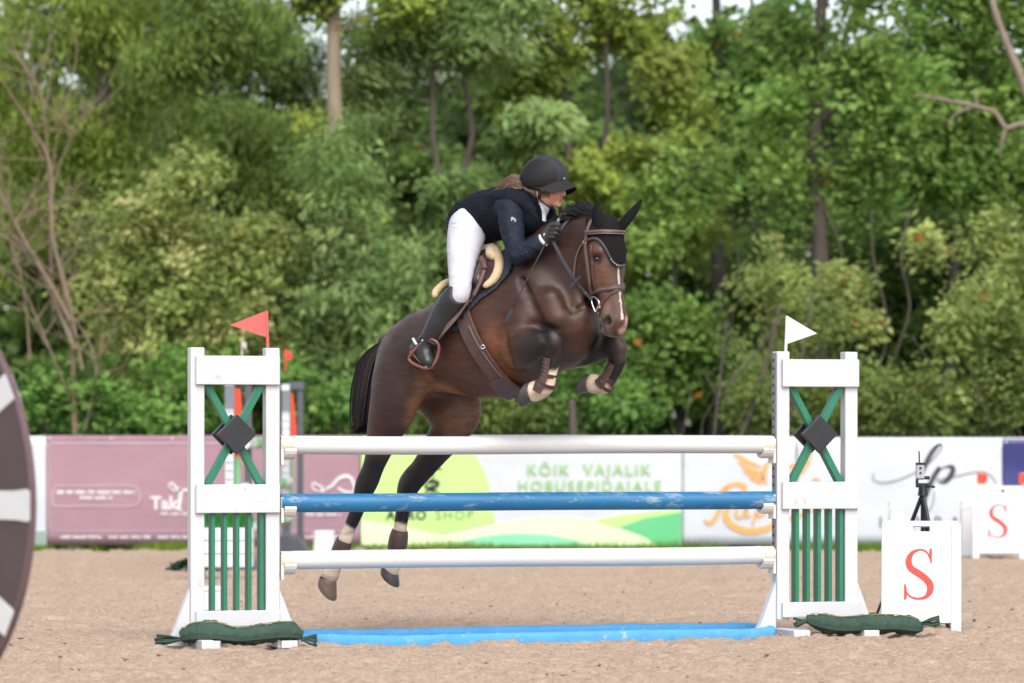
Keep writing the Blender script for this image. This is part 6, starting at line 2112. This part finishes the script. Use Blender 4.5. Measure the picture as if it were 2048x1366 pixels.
def rider_body():
    S = SDF((-.78, 21.3, .95), (.55, 23.1, 2.95), .009)
    rc(S, [(a, b, l, w_ - .02, v - .02) for a, b, l, w_, v in TORSO])
    # arms under the sleeves, wrists
    rc(S, [(1022, 414, .155, .04, .04), (1024, 460, .195, .036, .036), (1034, 510, .235, .03, .03)])
    rc(S, [(1034, 510, .235, .03, .03), (1062, 496, .222, .03, .03), (1086, 480, HANDL, .026, .022), (1096, 468, HANDL, .03, .02)])
    rc(S, [(1062, 408, -.155, .04, .04), (1104, 446, -.19, .04, .04), (1114, 488, -.20, .035, .035), (1128, 476, -.17, .03, .03), (1136, 468, -.15, .028, .02)])
    for (h, t, kx, f) in LEGS:
        dx = leg_px(h)
        rc(S, [(932 + dx * .3, 470, h, .08, .08), (927 + dx * .7, 516, (h + t) / 2, .055, .055), (923 + dx * .8, 556, t, .045, .045), (919 + dx, 586, kx, .036, .036), (886 + dx, 636, kx, .04, .04), (852 + dx, 684, f, .033, .033)], k=.03)
        rc(S, [(846 + dx, 692, f, .03, .03), (856 + dx, 722, f, .03, .025)], k=.03)
    # neck and head
    S.chain([(W(1058, 420, 0), .05, .05), (Hh(1074, 414), .048, .052), (Hh(1082, 394), .046, .052)], HS_, .03)
    S.ball(Hh(1087, 362), (.092, .072, .10), .02, hax)
    S.ball(Hh(1100, 388), (.066, .056, .060), .03, hax)
    S.ball(Hh(1098, 400, .0), (.052, .048, .034), .03, hax)
    S.ball(Hh(1115, 409), (.022, .026, .020), .022, hax)
    S.ball(Hh(1106, 392, .030), (.030, .022, .028), .02, hax); S.ball(Hh(1106, 392, -.030), (.030, .022, .028), .02, hax)
    S.chain([(Hh(1118, 374), .009, .010), (Hh(1125, 384), .012, .012), (Hh(1127, 389), .014, .011)], HS_, .014)     # nose
    S.ball(Hh(1121, 398), (.014, .024, .007), .007, hax); S.ball(Hh(1120, 403), (.013, .021, .008), .007, hax)
    S.ball(Hh(1122, 400.5), (.012, .022, .0022), .003, hax, cut=True)
    for s_ in (1, -1):
        S.ball(Hh(1117, 379, .030 * s_), (.012, .015, .010), .012, hax, cut=True)
        S.ball(Hh(1114, 379, .030 * s_), (.012, .013, .011), .004, hax)
        S.ball(Hh(1074, 388, .070 * s_), (.016, .010, .028), .008, hax)
        S.ball(Hh(1076, 388, .080 * s_), (.008, .008, .014), .006, hax, cut=True)
    return S.mesh(2)
v, q = rider_body()
def hp(a, b, s_, a2, b2, s2, r0, r1, col, soft=.8):
    return (Hh(a, b, s_), Hh(a2, b2, s2), r0, r1, col, soft)
CF = blend_paint(v, (214, 168, 142), [hp(1104, 393, .06, 1110, 400, .05, .034, .03, (224, 142, 122), 1.4), hp(1121, 398, .01, 1121, 403, .01, .013, .013, (196, 108, 100), .5), hp(1121, 400.5, .025, 1122, 400.5, -.025, .0035, .0035, (120, 60, 56), .6),
    hp(1114, 374, .03, 1120, 374, .02, .012, .01, (92, 66, 52), .6), hp(1126, 388, .0, 1126, 389, 0, .016, .016, (220, 148, 126), 1.2), hp(1116, 380, .036, 1117, 380, .03, .008, .008, (70, 50, 44), .5)])
mesh_np('body', v, q, SKIN, rider, world=True, attr={'tint': CF})

def cloth_noise(v, q, amp, scale, seed, z_amt=1.0):
    N = vnormals(v, q)
    n1 = vnoise(v[:, 0] * 1.3 + v[:, 1] * .7 + 50, v[:, 2] + v[:, 1] * .5 + 50, scale, seed) - .5
    n2 = vnoise(v[:, 0] - v[:, 1] * .6 + 50, v[:, 2] * 1.7 + 50, scale * 2.1, seed + 1) - .5
    rg = (1 - np.abs(2 * vnoise(v[:, 0] * .8 - v[:, 1] * .8 + v[:, 2] * .9 + 70, v[:, 2] * 2.2 + v[:, 0] * .6 + 70, scale * .9, seed + 2) - 1)) ** 4
    return v + N * (amp * (n1 + .5 * n2 + .55 * rg))[:, None]

# jacket: sleeves and back under the vest
S = SDF((-.6, 21.3, 1.5), (.55, 23.1, 2.8), .008)
rc(S, [(a, b, l, w_ * .98, v_ * .98) for a, b, l, w_, v_ in TORSO[:-1]], k=.03)
rc(S, [(1012, 408, .12, .066, .07), (1019, 418, .16, .068, .070), (1022, 446, .185, .066, .066), (1026, 480, .21, .058, .058), (1034, 510, .235, .052, .052)], k=.04)
rc(S, [(1034, 511, .235, .054, .054), (1050, 504, .228, .052, .052), (1068, 493, .215, .045, .045), (1080, 485, .20, .041, .041)], k=.03)
rc(S, [(1050, 406, -.12, .06, .06), (1066, 412, -.16, .062, .06), (1100, 450, -.19, .056, .056), (1112, 486, -.20, .05, .05)], k=.04)
rc(S, [(1112, 486, -.20, .05, .05), (1124, 478, -.175, .042, .042), (1131, 472, -.16, .038, .038)], k=.03)
for (a, b, l) in ((1008, 470, .27), (1018, 503, .30), (1030, 506, .295), (1045, 492, .27)):   # creases at the bend of the arm
    S.chain([(W(a, b, l), .006, .006), (W(a + 14, b - 8, l - .01), .006, .006)], HR, .02, 1, True)
v, q = S.mesh(2)
jacket = mesh_np('jacket', cloth_noise(v, q, .010, 9, 21), q, NAVYJ, rider, world=True)
# vest over it
S = SDF((-.6, 21.4, 1.6), (.45, 23.0, 2.8), .008)
rc(S, [(930, 452, 0, .166, .122), (944, 444, 0, .162, .136), (966, 436, 0, .158, .148), (994, 428, 0, .164, .148), (1022, 422, 0, .170, .146), (1050, 426, 0, .150, .150), (1076, 436, 0, .115, .110)], k=.03)
for s_ in (1, -1):
    rc(S, [(996, 402, .12 * s_, .05, .05), (1018, 398, .15 * s_, .058, .052), (1040, 402, .13 * s_, .05, .05)], k=.04)
for s_ in (1, -1):
    rc(S, [(1008, 398, .09 * s_, .05, .040), (1030, 396, .10 * s_, .05, .040), (1056, 408, .085 * s_, .045, .042), (1066, 430, .07 * s_, .04, .04)], k=.05)
S.half(W(934, 452, 0), np.array((-HD * .95 + Vector((0, 0, -.25))).normalized()), .012)
# front opening with the stock showing
S.ball(W(1088, 424, .035), (.062, .05, .062), .008, [list(HR), list(HD), (0, 0, 1)], cut=True)
# armholes
for s_ in (1,):
    S.chain([(W(1019, 424, .20), .056, .056), (W(1023, 456, .24), .062, .062)], HR, .012, 1, True)
v, q = S.mesh(2)
vest = mesh_np('vest', cloth_noise(v, q, .012, 7, 31), q, VEST, rider, world=True)
# stand-up collar of the vest, seams, hem
m = MB()
q_ = spline([W(1026, 378, -.06), W(1022, 374, .0), W(1024, 380, .06), W(1034, 392, .10), W(1050, 402, .12), W(1064, 415, .10), W(1072, 440, .075), W(1076, 462, .055)], 6)
m.tube(q_, [.020 + .004 * math.sin(i * .8) for i in range(len(q_))], 10, flat=(HR, .6))
m.build('collar', VEST, vest, world=True, smooth=True)
cl_lo = spline([W(1034, 392, -.08), W(1028, 386, 0), W(1042, 394, .095), W(1060, 404, .11), W(1074, 424, .095), W(1078, 446, .075)], 6)
cl_hi = spline([W(1036, 374, -.09), W(1024, 368, 0), W(1038, 373, .10), W(1060, 386, .118), W(1081, 414, .098), W(1084, 446, .075)], 6)
m = MB()
vs = []
for a_, b_ in zip(cl_lo, cl_hi):
    dv = (a_ - W(1058, 412, 0)); dv.z = 0; dv = dv.normalized() * .004
    vs += [a_ + dv, b_ + dv, b_ - dv, a_ - dv]
fs = []
for i in range(len(cl_lo) - 1):
    for j in range(4):
        fs.append((4 * i + j, 4 * i + (j + 1) % 4, 4 * i + 4 + (j + 1) % 4, 4 * i + 4 + j))
fs += [(3, 2, 1, 0), tuple(4 * (len(cl_lo) - 1) + j for j in range(4))]
m.add(vs, fs); m.build('stand_collar', VEST, vest, world=True, smooth=True, sharp=50)
# white stock and shirt collar
S = SDF(np.array(W(1075, 425, 0)) - .2, np.array(W(1075, 425, 0)) + .2, .006)
S.chain([(W(1064, 434, .03), .056, .056), (Hh(1074, 420, .0), .058, .060), (Hh(1079, 411), .056, .058)], HS_, .02)
S.ball(W(1082, 440, .035), (.03, .028, .042), .02)
S.half(tuple(Hh(1083, 406)), np.array((HF_ * -.45 + Vector((0, 0, .9))).normalized()), .006)
S.chain([(W(1080, 430, .08), .012, .005), (W(1092, 428, .06), .012, .005)], HR, .01, 1, True)
v, q = S.mesh(2)
mesh_np('stock_collar', v, q, SHIRT, rider, world=True)
# sleeve cuff of the shirt, buttons, small emblem
rcf = spline([W(1077, 488, .205), W(1084, 482, .197), W(1089, 478, .193)], 4)
MB().tube(rcf, [.040, .042, .041, .040, .039, .040, .040, .039, .038][:len(rcf)], 16).build('shirt_cuff', SHIRT, rider, world=True, smooth=True, sharp=50)
def jray(px, py, ob, off=.0):
    me = ob.data
    key = ob.name
    if key not in BV:
        BV[key] = BVHTree.FromPolygons([v_.co for v_ in me.vertices], [tuple(p.vertices) for p in me.polygons])
    return ray(BV[key], px, py, off)
BV = {}
for (a, b) in ((1045, 508.5), (1052.5, 504), (1060, 499)):
    h_ = jray(a, b, jacket)
    if h_: MB().tube([h_[0] - h_[1] * .002, h_[0] + h_[1] * .004], [.0055, .0045], 10).build('button', BLUEBLK, jacket, world=True)
EMB = mat('silver_print', (196, 204, 212), .5)
def on_cloth(ob, strokes, w_, name, parent):
    m = MB()
    for pts in strokes:
        q3, nn = [], []
        for (a, b) in pts:
            h_ = jray(a, b, ob, .0012)
            if h_: q3.append(h_[0]); nn.append(h_[1])
        if len(q3) > 1: m.strip(q3, nn, w_, .0012)
    return m.build(name, EMB, parent, world=True)
on_cloth(jacket, [[(1022, 436), (1025, 435), (1028, 436.5), (1025, 438.5), (1022, 438)], [(1027, 440), (1030, 438), (1031.5, 441), (1029, 444)], [(1022, 441), (1024, 440)]], .004, 'emblem', jacket)

SEAM = mat('seam_thread', (8, 8, 12), .8)
def seam_crease(ob, pts, parent, w_=.005):
    q3, nn = [], []
    for p_ in spline([(a, b, 0) for a, b in pts], 5):
        h_ = jray(p_.x, p_.y, ob, .0008)
        if h_: q3.append(h_[0]); nn.append(h_[1])
    if len(q3) > 2:
        m = MB(); m.strip(q3, nn, w_, .0016); m.build('seam_crease', SEAM, parent, world=True)
seam_crease(vest, [(942, 410), (956, 418), (976, 418), (992, 410), (1002, 396)], vest)
seam_crease(vest, [(950, 418), (955, 440), (966, 466), (976, 484)], vest)
seam_crease(vest, [(1000, 392), (992, 412), (992, 440), (996, 470)], vest)
# breeches
S = SDF((-.78, 21.4, 1.4), (.35, 23.1, 2.75), .008)
rc(S, [(939, 447, 0, .140, .106), (946, 450, 0, .148, .112), (954, 448, 0, .135, .105)], k=.04)
for (h, t, kx, f) in LEGS:
    dx = leg_px(h)
    s_ = 1 if h > 0 else -1
    rc(S, [(937 + dx * .25, 452, h * .9, .112, .108), (931 + dx * .35, 478, h + .04 * s_, .106, .104), (925 + dx * .55, 516, (h + t) / 2 + .03 * s_, .085, .086), (921.5 + dx * .8, 556, t + .02 * s_, .066, .069), (919 + dx, 586, kx, .058, .060), (908 + dx, 606, kx + .005 * s_, .05, .05)], k=.05)
v, q = S.mesh(2)
breeches = mesh_np('breeches', cloth_noise(v, q, .004, 11, 41), q, BREECH, rider, world=True)
CREASE = mat('breeches_seam_crease', (196, 192, 204), .8)  # one tint for the thigh seam and for painted crease shade
def bseam_crease(pts, w_, mm):
    q3, nn = [], []
    for p_ in spline([(a, b, 0) for a, b in pts], 5):
        h_ = jray(p_.x, p_.y, breeches, .0006)
        if h_: q3.append(h_[0]); nn.append(h_[1])
    if len(q3) > 2:
        m = MB(); m.strip(q3, nn, w_, .0016); m.build('seam_crease', mm, breeches, world=True)
bseam_crease([(930, 470), (934, 510), (932, 550), (926, 585), (922, 600)], .004, CREASE)
bseam_crease([(898, 442), (906, 446), (914, 445)], .005, CREASE)  # hip crease: its shade drawn as a tinted strip
bseam_crease([(896, 450), (905, 455), (916, 455)], .004, CREASE)  # lower hip crease, likewise a strip of colour for its shade
bseam_crease([(942, 560), (934, 575), (930, 592), (934, 602)], .004, CREASE)
# boots
for (h, t, kx, f) in LEGS:
    dx = leg_px(h)
    s_ = 1 if h > 0 else -1
    S = SDF(np.array(W(870 + dx, 655, f)) - (.36, .36, .42), np.array(W(870 + dx, 655, f)) + (.36, .36, .42), .007)
    rc(S, [(914 + dx, 590, kx + .01 * s_, .062, .064), (903 + dx, 606, kx + .012 * s_, .066, .070), (889 + dx, 628, kx + .015 * s_, .064, .070), (873 + dx, 654, f - .01 * s_, .054, .058), (859 + dx, 676, f, .045, .047), (848 + dx, 692, f, .044, .046)], k=.02, kin=.02)
    rc(S, [(838 + dx, 694, f, .036, .036), (847 + dx, 706, f + .01 * s_, .042, .042), (855 + dx, 718, f + .02 * s_, .042, .034), (859 + dx, 727, f + .03 * s_, .036, .024)], k=.04, kin=.02)
    rc(S, [(829 + dx, 697, f, .028, .026), (838 + dx, 697, f, .032, .03)], k=.03)
    # opening under the knee: the breeches show above it
    S.ball(W(921 + dx, 580, kx + .08 * s_), (.12, .074, .088), .006, [list(HR), list((HD * .9 + Vector((0, 0, -.3))).normalized()), list((HD * .3 + Vector((0, 0, .9))).normalized())], cut=True)
    v, q = S.mesh(2)
    N = vnormals(v, q)
    pxv, pyv = proj(v)
    an = np.exp(-((pyv - 680) / 9.0) ** 2)
    v = v + N * (an * .0035 * np.sin(pyv * 1.15 + v[:, 1] * 30))[:, None]
    bt = mesh_np('boot', v, q, BOOTB, rider, world=True)
    SOLE = mat('boot_sole', (176, 164, 148), .7, (140, 128, 112), 12)
    q_ = spline([W(824 + dx, 704, f + .0 * s_), W(836 + dx, 713, f + .01 * s_), W(847 + dx, 724, f + .02 * s_), W(860 + dx, 735, f + .03 * s_)], 5)
    m = MB(); m.tube(q_, [.022, .030, .033, .034] * 4 if False else [.020 + .014 * min(1, i / 6) for i in range(len(q_))], 10, flat=((HD * .5 + Vector((0, 0, 1))), .28))
    m.build('sole', SOLE, bt, world=True, smooth=True)
    MB().tube(spline([W(846 + dx, 681, f + .055 * s_), W(834 + dx, 682, f + .02 * s_), W(826 + dx, 678, f)], 4), .006, 8).build('spur', STEEL, bt, world=True, smooth=True)
    m = MB(); qq = spline([W(826 + dx, 677, f + .03 * s_), W(830 + dx, 684, f + .05 * s_), W(834 + dx, 689, f + .055 * s_)], 3); m.strip(qq, [Vector((0, -1, 0))] * len(qq), .014, .004); m.build('spur_strap', mat('spur_white', (206, 210, 216), .3), bt, world=True)

# gloves: palm, four curled fingers, thumb
def glove(cx, cy, l, s_):
    S = SDF(np.array(W(cx, cy, l)) - .13, np.array(W(cx, cy, l)) + .13, .0042)
    g = lambda a, b, dl=0.0: W(cx + a, cy + b, l + dl * s_)
    S.chain([(g(-16, 16), .034, .030), (g(-8, 8), .038, .026), (g(2, 0), .044, .020)], Vector((0, 0, 1)) * .8 + HD * .6, .012)
    for i, (dy, ln, r_) in enumerate(((-14, 1.0, .0098), (-5.5, 1.08, .0102), (3, 1.02, .0098), (10.5, .85, .0088))):
        k0 = g(2 - i * 1.2, dy * .92 - 1, .018)
        k1 = g(2 + 13.5 * ln - i * 2.0, dy - 2.5, .022)
        k2 = g(2 + 17 * ln - i * 2.2, dy + 1.5, -.008)
        k3 = g(2 + 7 * ln - i * 2.0, dy + 3.5, -.026)
        S.chain([(k0, r_ * 1.12, r_ * 1.12), (k0.lerp(k1, .5) + HR * s_ * .004, r_ * 1.04, r_ * 1.04), (k1, r_ * 1.06, r_ * 1.06), (k2, r_, r_), (k3, r_ * .92, r_ * .92)], HR, .004, 3, kin=.004)
    S.chain([(g(-10, -2, .004), .014, .014), (g(-2, -14, -.004), .0125, .0125), (g(9, -19, -.010), .0115, .0115), (g(18, -18, -.012), .0095, .0095)], HR, .008, 3, kin=.005)
    v, q = S.mesh(1)
    gl = mesh_np('glove', v, q, GLOVE, rider, world=True)
    w0, w1 = g(-13, 13), g(-19, 19)
    MB().tube([w0, w0.lerp(w1, .5), w1], [.040, .041, .039], 14).build('wrist_band', GLOVE, gl, world=True, smooth=True, sharp=50)
glove(1100, 466, HANDL, 1)
glove(1140, 466, -.135, -1)

# helmet
HELM = attr_mat('helmet_shell', 'tint', rough=.66, spec=.3, namt=.10, nscale=60, bump=.06, bscale=220)
S = SDF(np.array(Hh(1089, 350)) - .26, np.array(Hh(1089, 350)) + .26, .0055)
S.ball(Hh(1089, 354), (.134, .104, .128), .01, hax)
S.ball(Hh(1074, 362), (.094, .090, .078), .05, hax)
S.half(tuple(Hh(1089, 383.5)), np.array((HF_ * -.20 + Vector((0, 0, -1))).normalized()), .006)
S.ball(Hh(1095, 390), (.104, .084, .066), .006, hax, cut=True)
v, q = S.mesh(2)
c = np.array(Hh(1089, 354))
rel = v - c
fs_, ss_, zs_ = rel @ np.array(HF_), rel @ np.array(HS_), rel[:, 2]
panel = 1 / (1 + np.exp(-((np.abs(ss_) - .066 + .10 * np.clip(-fs_, 0, 1)) * 600)))
CT = np.array(lin((40, 45, 52))[:3]) * (1 - panel)[:, None] + np.array(lin((27, 25, 26))[:3]) * panel[:, None]
helmet = mesh_np('helmet', v, q, HELM, rider, world=True, attr={'tint': CT})
# visor: wide drooping peak
m = MB(); vs, fs = [], []
NA, NR = 40, 8
c0 = Hh(1089, 378)
for side in (0, 1):
    for i in range(NA + 1):
        an = rad(-100 + 200 * i / NA)
        ca, sa = math.cos(an), math.sin(an)
        base = c0 + HF_ * .126 * ca * (1 if ca > 0 else .9) + HS_ * .100 * sa
        ext = .006 + .060 * max(0, math.cos(an * .83)) ** .75
        for j in range(NR + 1):
            t = j / NR
            zb_ = .052 * max(ca, 0) ** 1.1
            zo_ = -.030 + .040 * max(0, ca) ** 4
            fd = min(1, max(0, (100 - abs(-100 + 200 * i / NA)) / 45)); fd = fd * fd * (3 - 2 * fd)
            zo_ = zo_ * fd + (.012 - .010 * t) * (1 - fd)
            p = base + (HF_ * ca + HS_ * sa * .55) * ext * t + Vector((0, 0, zb_ + (zo_ - zb_) * t ** .9 - side * .005))
            vs.append(p)
n1 = (NA + 1) * (NR + 1)
ix = lambda s_, i, j: s_ * n1 + i * (NR + 1) + j
for i in range(NA):
    for j in range(NR):
        fs.append((ix(0, i, j), ix(0, i + 1, j), ix(0, i + 1, j + 1), ix(0, i, j + 1)))
        fs.append((ix(1, i, j + 1), ix(1, i + 1, j + 1), ix(1, i + 1, j), ix(1, i, j)))
    fs.append((ix(0, i, NR), ix(0, i + 1, NR), ix(1, i + 1, NR), ix(1, i, NR)))
    fs.append((ix(0, i + 1, 0), ix(0, i, 0), ix(1, i, 0), ix(1, i + 1, 0)))
for i in (0, NA):
    for j in range(NR):
        fs.append((ix(0, i, j), ix(0, i, j + 1), ix(1, i, j + 1), ix(1, i, j)))
m.add(vs, fs)
m.build('visor', mat('helmet_suede', (29, 28, 30), .75, (36, 35, 38), 50, bump=.1, bscale=260, spec=.25), helmet, world=True, smooth=True, sharp=60)
h_ = jray(1128, 357, helmet, .002)
bd = MB(); bd.box((-.008, -.002, -.007), (.008, .002, .007), Matrix.Translation(h_[0]) @ h_[1].to_track_quat('-Y', 'Z').to_matrix().to_4x4())
bd.build('badge', STEEL, helmet, world=True, bevel=.002)
# band round the foot of the shell, chin harness
MB().tube(spline([Hh(1079, 380, .078), Hh(1079, 388, .080), Hh(1080, 397, .076), Hh(1088, 406, .066), Hh(1098, 414, .050), Hh(1107, 418.5, .026), Hh(1112, 419.5, 0)], 5), .0042, 8, flat=(HS_, .5)).build('chin_strap', BLK, helmet, world=True, smooth=True)
MB().tube(spline([Hh(1056, 382, .066), Hh(1066, 393, .074), Hh(1080, 398, .077)], 5), .0042, 8, flat=(HS_, .5)).build('chin_strap', BLK, helmet, world=True, smooth=True)
MB().tube([Hh(1079, 382, .080), Hh(1079, 396, .081)], .009, 8, flat=(HS_, .4)).build('chin_strap', BLK, helmet, world=True, smooth=True)

# hair: ponytail blown back, locks by the ear
HAIRB = attr_mat('brown_hair', 'tint', rough=.5, spec=.4, nscale=80, namt=.35)
paths = []
for k in range(1800):
    u, v_ = rnd.gauss(0, 1), rnd.gauss(0, 1)
    core = [Hh(1058, 376, .03), Hh(1040, 371, .03), Hh(1020, 370, .03), Hh(1002, 377, .03), Hh(986, 386, .03)]
    sp = spline(core, 5)
    mlen = int(len(sp) * rnd.uniform(.5, .95))
    pts = []
    for i in range(0, mlen, 1):
        s_ = i / len(sp)
        rr = .011 + .009 * math.sin(math.pi * min(1, s_ * 1.1))
        pts.append(sp[i] + Vector((0, 0, 1)) * (u * rr + .010 * math.sin(16 * s_ + 3 * u + v_)) + HS_ * v_ * rr + HF_ * .006 * math.cos(15 * s_ + 4 * v_) + HF_ * .004 * math.sin(9 * s_ + v_))
    if len(pts) < 3: continue
    g = rnd.uniform(.55, 1.5)
    paths.append((pts, .0015, tuple(x * g for x in lin((104, 78, 62))[:3])))
for k in range(700):
    s0 = rnd.uniform(0, 1)
    a = Hh(1048 + 24 * s0, 372 + 6 * s0, rnd.uniform(.02, .078))
    e = Hh(1052 + 22 * s0, 388 + 6 * s0, rnd.uniform(.05, .078))
    far = Hh(1040, 372, .04)
    mid = a.lerp(e, .5) + HS_ * .008
    pts = [a, mid, e, e.lerp(far, .35 * rnd.random())]
    g = rnd.uniform(.45, 1.4)
    paths.append((pts, .0024, tuple(x * g for x in lin((88, 66, 52))[:3])))
for k in range(60):
    a = Hh(1084 + rnd.uniform(0, 16), 383, .066 - rnd.uniform(0, .01))
    e = a + Vector((0, 0, -.012 - .03 * rnd.random())) + HF_ * rnd.uniform(-.02, .012)
    paths.append(([a, a.lerp(e, .5) + HS_ * .004, e], .0016, tuple(x * rnd.uniform(.6, 1.4) for x in lin((112, 76, 54))[:3])))
strands('hair', HAIRB, rider, paths)
# the back of the head under the hair, so that no skin shows through
S = SDF(np.array(Hh(1060, 380)) - .13, np.array(Hh(1060, 380)) + .13, .006)
S.ball(Hh(1064, 378), (.062, .074, .055), .01, hax)
v, q = S.mesh(2)
mesh_np('hair_base', v, q, HAIRB, rider, world=True, attr={'tint': np.tile(np.array(lin((74, 52, 40))[:3]), (len(v), 1))})

# whip held in the near hand
whip = thing('riding_whip', 'thin black riding whip held in the rider\'s gloved hand', 'whip', tuple(W(1100, 468, HANDL)))
wp = [W(1123, 428, HANDL - .03), W(1100, 470, HANDL), W(1085, 498, HANDL + .035), W(1045, 577, .30), W(1024, 618, .335)]
MB().tube(wp, [.0055, .006, .0042, .0032, .0026], 8).build('shaft', mat('whip_grey', (58, 54, 54), .5, (46, 43, 44), 30), whip, world=True, smooth=True)
MB().tube([W(1124, 426, HANDL - .032), W(1117, 441, HANDL - .02)], .009, 10).build('grip', BLK, whip, world=True, smooth=True, sharp=50)
MB().tube([W(1119, 437, HANDL - .015), W(1116, 443, HANDL - .012)], .0095, 10).build('grip_ring', STEEL, whip, world=True, smooth=True, sharp=50)
q_ = [W(1025, 616, .336), W(1019, 630, .34), W(1012, 643, .345)]
m = MB(); m.strip(q_, [Vector((-.2, -1, 0))] * 3, [.014, .024, .026], .004)
m.build('flapper', BLUEBLK, whip, world=True, bevel=.001)
